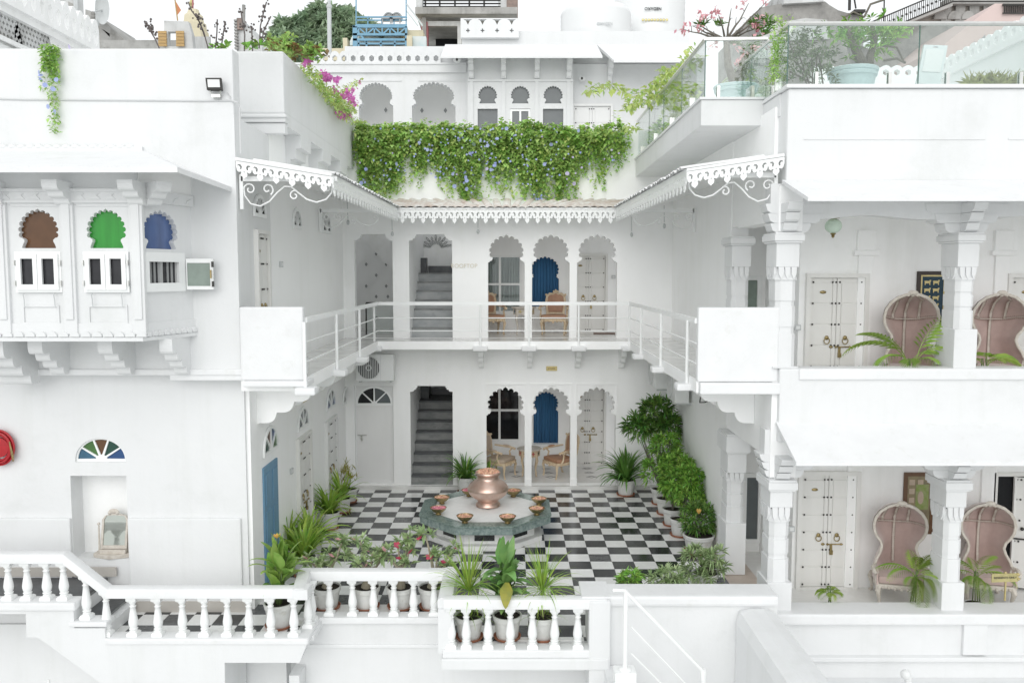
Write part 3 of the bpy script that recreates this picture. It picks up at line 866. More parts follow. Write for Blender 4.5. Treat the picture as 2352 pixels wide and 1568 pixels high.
for k in range(9):
    a = R(15 + 150 * k / 8)
    for s in (0.10, 0.20):
        L = 0.13 if k % 2 else 0.19
        b0 = Vector((x0 + s * math.cos(a) * 1.3, z0 + s * math.sin(a)))
        d = Vector((math.cos(a), math.sin(a))); n = Vector((-d.y, d.x))
        leaf = [b0, b0 + d * L * .4 + n * .028, b0 + d * L * .8 + n * .02, b0 + d * L, b0 + d * L * .8 - n * .02, b0 + d * L * .4 - n * .028]
        inner = [b0 + d * L * .12, b0 + d * L * .4 + n * .014, b0 + d * L * .75 + n * .01, b0 + d * L * .88, b0 + d * L * .75 - n * .01, b0 + d * L * .4 - n * .014]
        m.plate([tuple(p) for p in leaf], [[tuple(p) for p in inner]], (0, 23.09, 0), EX, EZ, (0, -0.012, 0))
mk('wall_motif', m, GREYP, rear)
m = MB()                                       # glass stair guard inside the first opening
gx0, gx1 = up1[0] + .05, up1[1]
m.quad((gx0, 21.0, F2 + .02), (gx1, 21.0, F2 + .02), (gx1, 21.0, F2 + .78), (gx0, 21.0, F2 + .78))
gg = mk('glass_guard', m, CLEARG, rear)
m = MB(); m.tube([(gx0, 21.0, F2 + .8), (gx1, 21.0, F2 + .8)], .025, 6); m.tube([(gx0, 21.0, F2), (gx0, 21.0, F2 + .8)], .02, 6)
mk('guard_rail', m, IRON, gg)

# balcony slab round three sides, with brackets under it
XBL, XBR, YBF = -3.05, 2.68, 18.9
m = MB()
m.plate([(XL, 12.2), (XBL, 12.2), (XBL, YBF), (XBR, YBF), (XBR, 12.0), (XR, 12.0), (XR, YB - .002), (XL, YB - .002)], [], (0, 0, F2), EX, EY, (0, 0, -0.185))
bal = mk('balcony', m, WHITE, rear)
m = MB()
m.plate([(XL + .01, 12.3), (XBL - .03, 12.3), (XBL - .03, YBF + .03), (XBR + .03, YBF + .03), (XBR + .03, 12.1), (XR - .01, 12.1), (XR - .01, YB - .002), (XL + .01, YB - .002)], [], (0, 0, F2 + 0.006), EX, EY, (0, 0, -0.004))
mk('balcony_floor', m, FLOORW, bal)
for px in (1104, 1217, 1329, 1432):
    x = pt(px, 850, 19.3).x
    c = MB(); corbel(c, (x, YB, F2 - 0.187), (0, -1, 0), 0.62, 0.52, 0.11, 3)
    mk('bracket', c, WHITE, rear)
for s, X in ((1, XL), (-1, XR)):
    for Y in (13.0, 14.75, 16.5, 18.1):
        c = MB(); corbel(c, (X, Y, F2 - 0.187), (s, 0, 0), 0.86, 0.62, 0.16, 3)
        mk('bracket', c, WHITE, rear)
# solid end panels of the balcony
for x0, x1, Y, zt in ((XL + .02, XBL, 12.12, q(620, 705, 12.1)[1]), (XBR, XR + .05, 11.95, q(1700, 706, 11.95)[1])):
    c = MB(); c.box(x0, x1, Y, Y + .14, F2 - 0.02, zt)
    mk('end_panel', c, COPE, rear, bevel=0.03)
c = MB(); c.box(XL + .06, XBL + .06, 12.04, 12.5, F2 - .105, F2 - .02); mk('end_ledge', c, COPE, rear, bevel=0.02); c = MB(); c.box(XBR + .03, XR + .06, 11.88, 12.4, F2 - 0.19, F2 - .025)
mk('end_ledge', c, COPE, rear, bevel=0.02)

# ================================================================ courtyard eaves with cut-out valances and tiles
def valance_shapes(L, h=0.30, pitch=0.24):
    """Board outline with pendant drops, and the pierced leaf cut-outs."""
    n = max(1, round(L / pitch)); p = L / n
    out = [(0, 0), (0, -h * .38)]
    holes = []
    for i in range(n):
        c = (i + .5) * p
        half = [(.47, .40), (.44, .55), (.33, .64), (.23, .58), (.15, .62), (.21, .72), (.17, .84), (.07, .93)]
        out += [(c - p*x, -h*z) for x, z in half] + [(c, -h)] + [(c + p*x, -h*z) for x, z in reversed(half)]
        for s in (-1, 1):
            holes.append([(c + s*p*.12, -h*.30), (c + s*p*.21, -h*.16), (c + s*p*.37, -h*.16), (c + s*p*.42, -h*.28), (c + s*p*.32, -h*.24), (c + s*p*.25, -h*.32), (c + s*p*.27, -h*.44), (c + s*p*.17, -h*.46)])
        holes.append([(c, -h*.52), (c + p*.04, -h*.60), (c, -h*.66), (c - p*.04, -h*.60)])
    out += [(L, -h * .38), (L, 0)]
    return out, holes
def valance(parent, a, b, h, pitch=0.24, t=0.02):
    a, b = Vector(a), Vector(b)
    d = b - a; L = d.length; d.normalize()
    o, hs = valance_shapes(L, h, pitch)
    m = MB()
    nrm = d.cross(Vector(EZ)).normalized()
    m.plate(o, hs, a, d, EZ, nrm * t)
    return mk('valance', m, PAINT, parent)
EZZ = 6.66
ex_l, ex_r, ey = -2.59, 2.34, 18.98
ezb = pt(1160, 477, ey).z
eave = {}
def eave_roof(corners_low, corners_high, label):
    m = MB()
    lo = [Vector(p) for p in corners_low]; hi = [Vector(p) for p in corners_high]
    t = Vector((0, 0, -0.05))
    m.hexa([lo[0] + t, lo[1] + t, hi[1] + t, hi[0] + t], [lo[0], lo[1], hi[1], hi[0]])
    return mk('eave', m, PAINT, rear)
nl = pt(763, 399, 12.2); nr = pt(1576, 388, 11.95)
wl_ = pt(545, 361, 12.2); wr_ = pt(1796, 352, 11.95)
LL = [Vector((nl.x, 12.2, nl.z)), Vector((ex_l, ey, ezb))]
LH = [Vector((XL, 12.2, wl_.z)), Vector((XL, YB, ezb + .26))]
RL = [Vector((nr.x, 11.95, nr.z)), Vector((ex_r, ey, ezb))]
RH = [Vector((XR + .05, 11.95, wr_.z)), Vector((XR, YB, ezb + .26))]
BL = [Vector((ex_l, ey, ezb)), Vector((ex_r, ey, ezb))]
BH = [Vector((XL, YB, ezb + .26)), Vector((XR, YB, ezb + .26))]
def roof_tiles(parent, lo, hi, n, mat, w0=0.5):
    me = MB()
    prof = arc(0, 0, 1, 0.55, 180, 0, 6)
    for i in range(n):
        a0 = lo[0].lerp(lo[1], i / n); a1 = lo[0].lerp(lo[1], (i + 1) / n)
        c = (a0 + a1) / 2
        h = hi[0].lerp(hi[1], (i + .5) / n)
        up = (h - c)
        run = up.normalized()
        for k in range(1):
            d = (a1 - a0); r = d.length * 0.52; d.normalize()
            nrm = d.cross(run).normalized()
            if nrm.z < 0: nrm = -nrm
            s = c - run * random.uniform(0.03, 0.07)
            e = s + run * min(up.length * 0.98, 1.2)
            t = MB()
            rt = r * random.uniform(.9, 1.04)
            lift = nrm * random.uniform(0.0, 0.012)
            A = [s + lift + d * (x * rt) + nrm * (z * rt) for x, z in prof]
            Bq = [e + d * (x * rt * .8) + nrm * (z * rt * .8) for x, z in prof]
            A2 = [p - nrm * 0.016 for p in A]
            k0 = len(prof)
            t.add(A + Bq + A2, [(j, j + 1, k0 + j + 1, k0 + j) for j in range(k0 - 1)] + [(2*k0 + j, 2*k0 + j + 1, j + 1, j) for j in range(k0 - 1)])
            mk('roof_tile', t, mat, parent, 'all')
e = eave_roof(LL, LH, ''); roof_tiles(e, [p.copy() for p in LL], LH, 44, WHITE2)
valance(e, LL[0] + Vector((0, -.02, -.05)), LL[1] + Vector((.0, 0, -.05)), 0.27, 0.25)
a, b = Vector((XL + .02, 12.16, wl_.z - .06)), Vector((nl.x, 12.16, nl.z - .05))
valance(e, b, a, 0.235, 0.225)
m = MB(); m.bar(a + Vector((0, 0, .03)), b + Vector((0, 0, .03)), .03, .035); mk('edge_strip', m, PAINT, e)
e = eave_roof(RL, RH, ''); roof_tiles(e, [p.copy() for p in RL], RH, 44, WHITE2)
valance(e, RL[0] + Vector((0, 0, -.05)), RL[1] + Vector((0, 0, -.05)), 0.27, 0.25)
a, b = Vector((XR + .04, 11.91, wr_.z - .06)), Vector((nr.x, 11.91, nr.z - .05))
valance(e, b, a, 0.245, 0.225)
m = MB(); m.bar(a + Vector((0, 0, .03)), b + Vector((0, 0, .03)), .03, .035); mk('edge_strip', m, PAINT, e)
e = eave_roof(BL, BH, ''); roof_tiles(e, BL, BH, 27, ROOFT)
valance(e, BL[0] + Vector((0, -.03, -.06)), BL[1] + Vector((0, -.03, -.06)), 0.30, 0.232)
# scrolled iron brackets carrying the eaves
def scroll(a, b):
    """Running wave of wrought iron under a bar from a to b, with a curl at every turn."""
    a, d = Vector(a), Vector(b) - Vector(a)
    L = d.length; u = d.normalized()
    P = lambda x, z: a + u * (x * L) + Vector((0, 0, z * L))
    def curl(x, z, r, a0, a1): return [P(x + r * (1 - .75 * i / 14) * math.cos(R(a0 + (a1 - a0) * i / 14)), z + r * (1 - .75 * i / 14) * math.sin(R(a0 + (a1 - a0) * i / 14))) for i in range(15)]
    wave = [(.02, -.06), (.03, -.15), (.09, -.235), (.19, -.26), (.29, -.21), (.37, -.12), (.45, -.055), (.52, -.06), (.59, -.12), (.68, -.19), (.78, -.22), (.88, -.19), (.94, -.12), (.95, -.06)]
    return [[P(x, z) for x, z in wave], curl(.085, -.085, .065, 180, -230), curl(.27, -.085, .065, -60, 330), curl(.55, -.15, .055, 60, 440), curl(.90, -.075, .05, 0, 400)]
def eave_bracket(wall, tip, z, Y):
    m = MB()
    w, t = Vector((wall, Y, z)), Vector((tip, Y, z))
    m.bar(w, t, .05, .07); m.bar(w + Vector((0, 0, .06)), w + Vector((0, 0, -.44)), .05, .05)
    for s in scroll(w + Vector((0, 0, -.03)), t + Vector((0, 0, -.03))): m.tube(s, .012, 5)
    mk('scroll_bracket', m, PAINT, rear, True)
eave_bracket(XL + .05, nl.x + .05, pt(650, 411, 12.3).z, 12.3)
eave_bracket(XR - .02, nr.x, pt(1700, 402, 12.05).z, 12.08)
eave_bracket(XL + .05, ex_l - .1, pt(840, 470, 17.6).z - .15, 17.3)
eave_bracket(XR - .05, ex_r + .1, pt(1500, 470, 17.6).z - .15, 17.3)
for px, py, Y in ((798, 492, 17.5), (1097, 515, 19.4), (1525, 500, 17.4), (1450, 522, 19.3), (900, 520, 19.3)):
    m = MB(); p = pt(px, py, Y)
    m.tube([p + Vector((0, 0, .25)), p + Vector((0.01, 0, -.1))], .008, 5); m.ball(p + Vector((0.01, 0, -.17)), .035, 6, (1, 1, 1.6)); mk('hanging_bulb', m, GREYD, rear, True)
# gilt word beside the upper stair
def text(name, body, mat, parent, loc, size, rot=(R(90), 0, 0), ext=0.004, align='CENTER', bend=None):
    cu = bpy.data.curves.new(name, 'FONT')
    cu.body, cu.size, cu.extrude = body, size, ext
    cu.align_x, cu.align_y = align, 'CENTER'
    tmp = bpy.data.objects.new('tmp_text', cu)
    COL.objects.link(tmp)
    dg = bpy.context.evaluated_depsgraph_get()
    me = bpy.data.meshes.new_from_object(tmp.evaluated_get(dg))
    bpy.data.objects.remove(tmp)
    bpy.data.curves.remove(cu)
    me.name = name
    me.materials.clear()
    return place(name, me, mat, parent, loc, rot, world=True)
p = pt(1066, 611, YB - .012)
text('lettering', 'ROOFTOP', FAINT, rear, p, 0.135)
# ================================================================ left wing
left = thing('hotel_building', 'white left wing with a projecting bay of brown, green and blue glass arches', 'building', (XL, 12.2, 0))
YL = 12.2
zl = lambda py, Y=YL: q(300, py, Y)[1]
ztopL = zl(111)
m = MB(); m.box(-13, XL, YL, 13.88, 3.78, 7.45); mk('upper_wall', m, WDIM, left); m = MB(); m.box(-13, XL, YL, YL + .3, 7.42, ztopL); mk('roof_parapet', m, WDIM, left, bevel=0.03)
m = MB(); m.box(-13, -4.25, 13.92, 20, 3.7, 7.9); mk('rear_block', m, WDIM, left)
# ledge and lower wall with niche, dado and half-round window
m = MB(); m.box(-13, XL + .03, YL - .04, 12.6, 3.70, 3.79); m.box(-5.05, XL + .02, YL - .02, 12.6, 3.62, 3.705); mk('ledge', m, COPE, left, bevel=0.02)
YLO = 12.5
n0, n1 = q(166, 1200, YLO)[0], q(294, 1200, YLO)[0]
nzb, nzt = q(230, 1283, YLO)[1], q(230, 1092, YLO)[1]
fc, fw = ax(176, 286, 1057, YLO); fz0, fz1 = q(230, 1056, YLO)[1], q(230, 1009, YLO)[1]
m = MB()
m.plate(rect(-13, XL - .06, -0.2, 3.72), [rect(n0, n1, nzb, nzt), [(fc - fw - .02, fz0 - .03)] + arc(fc, fz0, fw + .02, fz1 - fz0 + .02, 180, 0, 16) + [(fc + fw + .02, fz0 - .03)]], (0, YLO, 0), EX, EZ, (0, 0.4, 0))
mk('lower_wall', m, WDIM, left)
m = MB(); m.box(n0 - .1, n1 + .1, YLO + .34, YLO + .46, nzb - .1, nzt + .1); m.box(fc - fw - .2, fc + fw + .2, YLO + .3, YLO + .36, fz0 - .2, fz1 + .2)
mk('niche_back', m, WHITE2, left)
zd = q(400, 1188, YLO)[1]
m = MB(); m.box(-13, n0 - .01, YLO - .05, YLO + .02, 0.0, zd); m.box(n1 + .01, XL - .15, YLO - .05, YLO + .02, 0.0, zd)
mk('dado', m, WDIM, left, bevel=0.025)
m = MB(); m.box(-13, XL - .10, YLO - .066, YLO - .01, 0.0, 0.17); mk('skirting', m, BEIGE, left)
fanlight(left, (fc, YLO + .05, fz0), fw, fz1 - fz0, mats=[TEALG, MIDGR, BROWNG, DKGRG, NAVYG], bars=5, hub=0.18, label='half-round window with five coloured panes', frame=0.05)
m = MB(); m.box(q(268, 1345, 12.4)[0] - .15, q(268, 1345, 12.4)[0] + .12, 12.3, 12.43, .1, .42); mk('step_block', m, BEIGE, left)
# wall flanking the courtyard
m = MB(); m.box(-4.3, XL, 12.56, 13.9, -0.1, 3.69); m.box(-4.3, XL, 13.9, YB, -0.1, 7.6); mk('side_wall', m, WHITE, left)
# terrace block overhanging the courtyard
XT = -3.72
zt2 = q(600, 119, 13.9)[1]; zb2 = 7.52
m = MB(); m.box(-6.2, XT, 13.86, 20.6, zb2 + .28, zt2); mk('terrace_parapet', m, WDIM, left, bevel=0.03)
for y0, y1, x1, z0, z1 in ((13.80, 14.02, XT + .03, zb2 + .13, zb2 + .27), (13.76, 14.02, XT + .05, zb2 + .20, zb2 + .25), (13.84, 14.0, XT + .01, zb2 - .05, zb2 + .125)):
    m = MB(); m.box(-6.2, x1, y0, y1, z0, z1); mk('cornice', m, WDIM, left, bevel=.02)
m = MB(); m.box(-6.2, XT, 14.0, 20.6, zb2 + .1, zb2 + .29); mk('slab', m, WDIM, left)
for Y in (14.9, 16.6, 18.3):
    c = MB(); c.plate([(0, .1), (.29, .1), (.285, -.12), (.20, -.14), (.19, -.3), (.1, -.32), (.09, -.5), (0, -.55)], [], (XT - .29, Y, zb2), EX, EZ, (0, .75, 0)); mk('bracket', c, WDIM, left)
# cable along the upper wall
m = MB()
cab = [pt(x, y, YL - .012) for x, y in ((-40, 226), (60, 229), (200, 230), (350, 231), (470, 232), (530, 231))] + [pt(545, 236, YL - .02), pt(551, 250, YL + .02), pt(552, 300, YL + .03), pt(553, 352, YL + .03)]
m.tube(cab, .013, 5); m.tube([pt(522, 213, YL - .012), pt(529, 222, YL - .015), pt(528, 231, YL - .012)], .008, 5)
mk('cable', m, CABLE, left, True)

# -------- projecting window bay
YF = 11.2
bx1 = q(321, 600, YF)[0]; bxw = q(441, 600, YL)[0]
zbay0, zbay1 = q(200, 784, YF)[1], q(200, 352, YL)[1] - .25
A_, B_ = Vector((bx1, YF, 0)), Vector((bxw, YL, 0))
dS = (B_ - A_); LS = dS.length; dS.normalize()
holesF, winF = [], []
zaT, zaB = q(90, 482, YF)[1], q(90, 570, YF)[1]
zcT, zcB = q(90, 578, YF)[1], q(90, 671, YF)[1]
for a, b in ((43, 133), (200, 288)):
    c, w = ax(a, b, 530, YF)
    holesF.append(cusped(c, w, zaB, zaB + .02, zaT, n=13, neck=0.74, bulge=0.90, sub=4, depth=.5, a=20, spread=0.86))
    winF.append((c, w))
m = MB()
m.plate(rect(-9.5, bx1, zbay0 + .1, zbay1), holesF, (0, YF, 0), EX, EZ, (0, 0.1, 0))
mk('bay_front', m, WDIM, left)
for (c, w), g_ in zip(winF, (BROWNG, GREENG)):
    m = MB(); m.box(c - w - .06, c + w + .06, YF + .075, YF + .085, zaB - .02, zaT + .05); mk('arch_pane', m, g_, left)
    ww = w * 2.0 * 1.18
    wo = window(left, (c, YF - .02, zcB), ww, zcT - zcB, cols=1, rows=1, frame=0.045)
    for s in (-1, 1):
        f = MB()
        x0, x1 = (-ww/2 + .03, -.003) if s < 0 else (.003, ww/2 - .03)
        hz0, hz1 = .03, zcT - zcB - .03
        f.plate(rect(x0, x1, hz0, hz1), [rect(x0 + .058, x1 - .058, hz0 + .075, hz1 - .065)], (0, -.055, 0), EX, EZ, (0, .04, 0))
        place('casement', f.mesh('casement', bevel=.004), PAINT, wo)
        k_ = MB(); xx = (-ww/2 + .004) if s < 0 else (ww/2 - .004)
        for z in (.12, hz1 - .12): k_.box(xx - .01, xx + .01, -.062, -.03, z - .035, z + .035)
        place('hinge', k_.mesh('hinge'), STEEL, wo)
    k_ = MB()
    for s in (-.66, .66):
        k_.tube([(ww/2*s, -.02, -.02), (ww/2*s, -.05, -.03), (ww/2*s + .005, -.04, -.10), (ww/2*s + .012, -.05, -.18), (ww/2*s + .03, -.05, -.2)], .007, 5)
    place('window_stay', k_.mesh('window_stay', True), GREYD, wo)
# angled side of the bay
wS = LS * .36; cS = LS * .40
m = MB()
m.plate(rect(0, LS, zbay0 + .1, zbay1), [cusped(cS, wS * .9, zaB, zaB + .02, zaT, n=13, neck=0.74, bulge=0.90, a=20, spread=0.86), rect(cS - wS * .78, cS + wS * .78, zcB + .10, zcT - .13)], A_, dS, EZ, Vector((-dS.y, dS.x, 0)) * .1)
mk('bay_side', m, WDIM, left)
nS = Vector((-dS.y, dS.x, 0))
m = MB(); m.plate(rect(cS - wS * 1.15, cS + wS * 1.15, zaB - .05, zaT + .05), [], A_ + nS * .08, dS, EZ, nS * .01); mk('arch_pane', m, BLUEG, left)
m = MB(); m.plate(rect(cS - wS * 1.1, cS + wS * 1.1, zcB, zcT), [rect(cS - wS * .78, cS + wS * .78, zcB + .12, zcT - .13)], A_ - nS * .05, dS, EZ, nS * .06); mk('window_frame', m, PAINT, left)
m = MB(); m.plate(rect(cS - wS * .8, cS + wS * .8, zcB + .08, zcT - .1), [], A_ + nS * .03, dS, EZ, nS * .008); mk('pane', m, PANEG, left)
m = MB()
for t in (.15, .28, .42, .72, .86):
    p = A_ + dS * (cS - wS * .78 + wS * 1.56 * t) + nS * .022
    m.bar(p + Vector((0, 0, zcB + .1)), p + Vector((0, 0, zcT - .12)), .035 if t != .42 else .12, .008)
mk('curtain', m, GREYC, left)
# open casement swung out to the right
o_ = A_ + dS * (cS + wS * 1.12) - nS * .06
d2 = Vector((1, 0.12, 0)).normalized(); n2 = Vector((-d2.y, d2.x, 0))
W2 = (pt(487, 625, o_.y).x - o_.x)
m = MB(); m.plate(rect(0, W2, zcB + .02, zcT - .08), [rect(.012, W2 - .04, zcB + .07, zcT - .14)], o_, d2, EZ, n2 * .04)
ca = mk('casement', m, PAINT, left, label='casement of frosted glass swung open from the bay')
m = MB(); m.plate(rect(.005, W2 - .03, zcB + .06, zcT - .12), [], o_ + n2 * .015, d2, EZ, n2 * .008); mk('pane', m, FROST, ca)
m = MB()
for z in (zcB + .1, zcT - .16): m.bar(o_ + d2 * (W2 + .004) + Vector((0, -.02, z - .04)), o_ + d2 * (W2 + .004) + Vector((0, -.02, z + .04)), .02, .05)
mk('bolt', m, IRON, ca)
m = MB(); m.bar(o_ + d2 * (W2 - .02) + Vector((0, -.03, (zcB+zcT)/2 - .09)), o_ + d2 * (W2 - .02) + Vector((0, -.03, (zcB+zcT)/2 + .03)), .018); mk('handle', m, BRASS, ca)
# pilasters, frieze, cornices of the bay
m = MB()
for px in (7, 160, 318):
    x = q(px, 600, YF)[0]
    m.box(x - .09, x + .09, YF - .05, YF + .02, zbay0 + .1, q(100, 462, YF)[1])
    m.box(x - .055, x + .055, YF - .075, YF - .03, zbay0 + .3, q(100, 468, YF)[1])
for a, b in ((20, 148), (172, 306)):
    xa_, xb_ = q(a, 480, YF)[0], q(b, 480, YF)[0]
    for k in (0, 1):
        z = q(100, 466 + 5 * k, YF)[1]
        m.box(xa_ + .03 * k, xb_ - .03 * k, YF - .035 + .012 * k, YF + .01, z - .018, z + .012)
    z0_, z1_ = q(100, 745, YF)[1], q(100, 700, YF)[1]
    m.plate(rect(xa_ + .12, xb_ - .12, z0_, z1_), [rect(xa_ + .15, xb_ - .15, z0_ + .03, z1_ - .03)], (0, YF - .02, 0), EX, EZ, (0, .018, 0))
mk('pilaster', m, WDIM, left, bevel=0.008)
m = MB()
zf0, zf1 = q(100, 462, YF)[1], q(100, 441, YF)[1]
m.box(-9.5, bx1 + .02, YF - .06, YF + .02, zf0, zf1); m.box(-9.5, bx1 + .04, YF - .085, YF + .02, zf1, zf1 + .035); m.box(-9.5, bx1 + .03, YF - .07, YF + .02, zf0 - .025, zf0)
m.plate(rect(0, LS, zf0, zf1 + .035), [], A_ - nS * .06, dS, EZ, nS * .05)
x = -9.4
while x < bx1 - .05:                          # carved leaves of the frieze
    m.plate([(x, zf0 + .02), (x + .05, zf1 - .05), (x + .14, zf1 - .02), (x + .10, zf0 + .07), (x + .15, zf0 + .02)], [], (0, YF - .073, 0), EX, EZ, (0, .012, 0)); x += .2
for k in range(4):
    p = A_ + dS * (LS * (k + .3) / 4) - nS * .07
    m.plate([(0, zf0 + .02), (.04, zf1 - .05), (.12, zf1 - .02), (.08, zf0 + .07), (.13, zf0 + .02)], [], p, dS, EZ, nS * .012)
mk('frieze', m, WDIM, left)
m = MB()
z0 = q(100, 783, YF)[1]
m.hexa([(-9.5, YF - .06, z0), (bx1 + .03, YF - .06, z0), (bxw + .05, YL, z0), (-9.5, YL, z0)], [(-9.5, YF - .06, z0 + .05), (bx1 + .03, YF - .06, z0 + .05), (bxw + .05, YL, z0 + .05), (-9.5, YL, z0 + .05)])
m.hexa([(-9.5, YF - .03, z0 + .05), (bx1 + .02, YF - .03, z0 + .05), (bxw + .03, YL, z0 + .05), (-9.5, YL, z0 + .05)], [(-9.5, YF - .02, z0 + .24), (bx1 + .01, YF - .02, z0 + .24), (bxw + .02, YL, z0 + .24), (-9.5, YL, z0 + .24)])
x = -9.4
while x < bx1 - .04:                          # row of carved petals
    m.plate(arc(x + .075, z0 + .06, .068, .075, 180, 0, 6), [], (0, YF - .066, 0), EX, EZ, (0, .04, 0)); x += .15
for k in range(9):
    p = A_ + dS * (LS * (k + .1) / 9) - nS * .066
    m.plate([(a, b + z0 + .06) for a, b in arc(.05, 0, .045, .07, 180, 0, 6)], [], p, dS, EZ, nS * .05)
mk('bay_cornice', m, WDIM, left)
# carved consoles under the bay
for px, L, w in ((105, .72, .2), (262, .72, .2), (395, .66, .18), (10, .85, .45)):
    x = pt(px, 800, 11.75).x
    c = MB(); corbel(c, (x, YL + .0, z0 + .002), (0, -1, 0), L, .56 if px != 10 else .7, w, 4); mk('console', c, WDIM, left)
# sloping hood over the bay
zh0 = q(200, 383, 10.5)[1]; zh1 = q(200, 346, YL)[1]
xc = pt(407, 379, 10.5).x; xe = pt(532, 430, YL).x; ze = pt(532, 430, YL).z; xh = q(330, 346, YL)[0]
m = MB()
P = [(-10, 10.5, zh0), (xc, 10.5, zh0), (xe, YL, ze), (xh, YL, zh1), (-10, YL, zh1)]
lowt = [(x, y, z - .07) for x, y, z in P]
m.add(P + lowt, [(0, 1, 3, 4), (1, 2, 3), (9, 8, 6, 5), (8, 7, 6), (0, 5, 6, 1), (1, 6, 7, 2), (2, 7, 8, 3), (3, 8, 9, 4), (4, 9, 5, 0)])
mk('hood', m, COPE, left)
m = MB()
x = -9.8
while x < xh - .1:                            # worn moulding where the hood meets the wall
    m.ball((x, YL - .03, zh1 + .05), .04, 6, (1.5, .8, .9)); x += .13
m.box(-10, xh, YL - .05, YL + .01, zh1 - .02, zh1 + .05)
mk('moulding', m, WDIM, left, True)
for px, dirv in ((-5, (0, -1, 0)), (150, (0, -1, 0)), (318, (0, -1, 0)), (350, (.75, -.66, 0))):
    x = q(px, 430, YF)[0]
    c = MB(); corbel(c, (x if px < 330 else bx1 + .1, YF + .02 if px < 330 else YF + .15, zf1 + .12), dirv, .42, .30, .2, 3); mk('hood_bracket', c, WDIM, left)
m = MB(); m.box(-9.8, bx1 - .004, YF + .004, YF + .15, zbay1 - .05, zh0 + .12)
m.hexa([(bx1, YF + .02, zf1 + .03), (bx1 + .02, YF + .02, zf1 + .03), (bxw + .02, YL, zf1 + .03), (bxw, YL, zf1 + .03)], [(bx1, YF + .02, zh0 + .1), (bx1 + .02, YF + .02, zh0 + .1), (bxw + .02, YL, zh0 + .1), (bxw, YL, zh0 + .1)])
mk('bay_head', m, CEIL, left)
# doors and fanlights in the courtyard flank (facing +X)
RZL = R(90)
def on_left(px, py): return sx(px, py, XL)
a, b = on_left(603, 1120), on_left(635, 1120)
zt = on_left(620, 1062).z
m = MB(); W = b.y - a.y
zt = on_left(634, 1050).z
m.box(-W/2, W/2, -.02, .02, 0.03, zt)
d_ = place('door', m.mesh('door'), BLUED, left, (XL + .01, (a.y + b.y)/2, 0), (0, 0, RZL), world=True, label='sky blue panelled door')
for s in (-1, 1):
    for z0_, z1_ in ((.2, .75), (.85, 1.35), (1.45, zt - .12)):
        p = MB(); p.box(s * W/4 - W * .17, s * W/4 + W * .17, -.034, -.018, z0_, z1_); place('panel', p.mesh('panel', bevel=.008), BLUED, d_)
def lfan(px0, px1, pyb, pyt, mats, bars=4):
    a, b = on_left(px0, pyb), on_left(px1, pyb)
    w = (b.y - a.y) / 2; c = (a.y + b.y) / 2
    fanlight(left, (XL + .02, c, on_left((px0 + px1) / 2, pyb).z), w, on_left((px0 + px1)/2, pyt).z - on_left((px0+px1)/2, pyb).z, RZL, mats, bars)
lfan(604, 634, 1033, 983, [DKGRG, BROWNG, NAVYG, MIDGR], 4)
lfan(683, 705, 978, 938, [GREYG], 4)
lfan(749, 767, 934, 896, [NAVYG, GREYG, GREYG], 4)
lfan(787, 799, 922, 892, [GREYG], 3)
a, b = on_left(682, 1060), on_left(709, 1060)
door(left, (XL + .02, (a.y + b.y)/2, 0.02), b.y - a.y, on_left(700, 1003).z, RZL, 6)
a, b = on_left(748, 1060), on_left(770, 1060)
door(left, (XL + .02, (a.y + b.y)/2, 0.02), b.y - a.y, on_left(760, 966).z, RZL, 6, DOORG, latch=False)
a, b = on_left(587, 620), on_left(611, 620)
door(left, (XL + .02, (a.y + b.y)/2, F2 + .02), b.y - a.y, on_left(600, 541).z - F2, RZL, 5)
def lattice_fan(px0, px1, pyb, pyt):
    a, b = on_left(px0, pyb), on_left(px1, pyb)
    w = max(.12, (b.y - a.y) / 2); c = (a.y + b.y) / 2; h = on_left((px0+px1)/2, pyt).z - on_left((px0+px1)/2, pyb).z
    fanlight(left, (XL + .02, c, on_left((px0 + px1)/2, pyb).z), w, h, RZL, [DARKIN], 6, hub=.2, frame=.05)
lattice_fan(582, 605, 492, 455); lattice_fan(672, 688, 519, 484); lattice_fan(740, 756, 531, 492)

# ================================================================ right wing
right = thing('hotel_building', 'white right wing with open pillared verandahs under two sloping hoods', 'building', (XR, 11.9, 0))
YR = 11.9; zlin = 2.47
XW = 3.87
zr = lambda py, Y=YR: q(2000, py, Y)[1]
m = MB()
m.box(XW, 13, YR, YR + .45, zr(418), zr(203))
mk('upper_wall', m, WDIM, right, bevel=0.04)
m = MB(); m.box(XW - .04, 13, YR - .05, 20.5, zr(203), zr(203) + .05); m.box(XW, 13, YR + .45, 20.5, zr(203) - .4, zr(203)); mk('terrace_slab', m, COPE, right, bevel=0.01)
m = MB(); m.box(q(1846, 321, YR)[0], q(2262, 321, YR)[0], YR - .012, YR + .01, zr(321), zr(317)); m.box(q(2315, 321, YR)[0], 13, YR - .012, YR + .01, zr(321), zr(317)); mk('moulding', m, WDIM, right)
# solid flank toward the courtyard
m = MB()
m.box(XR, XR + .3, 14.55, 20.2, -0.1, 7.6)
m.box(XR + .02, XR + .3, 12.3, 14.6, zr(505) + .03, 7.6)
mk('side_wall', m, WHITE, right)
# sloping hoods
for (pyw, Yf, pyf0, px_f) in ((413, 10.9, 453, 1856), (968, 11.15, 1061, 1829)):
    zw = zr(pyw); pf = pt(px_f, pyf0, Yf)
    m = MB()
    xl = pf.x
    P = [(XW - .05, YR + .02, zw), (13, YR + .02, zw), (13, Yf, pf.z), (xl, Yf, pf.z)]
    th = .05
    lowt = [(x, y, z - th) for x, y, z in P]
    m.add(P + lowt, [(3, 2, 1, 0), (4, 5, 6, 7), (0, 1, 5, 4), (1, 2, 6, 5), (2, 3, 7, 6), (3, 0, 4, 7)])
    mk('hood', m, COPE, right)
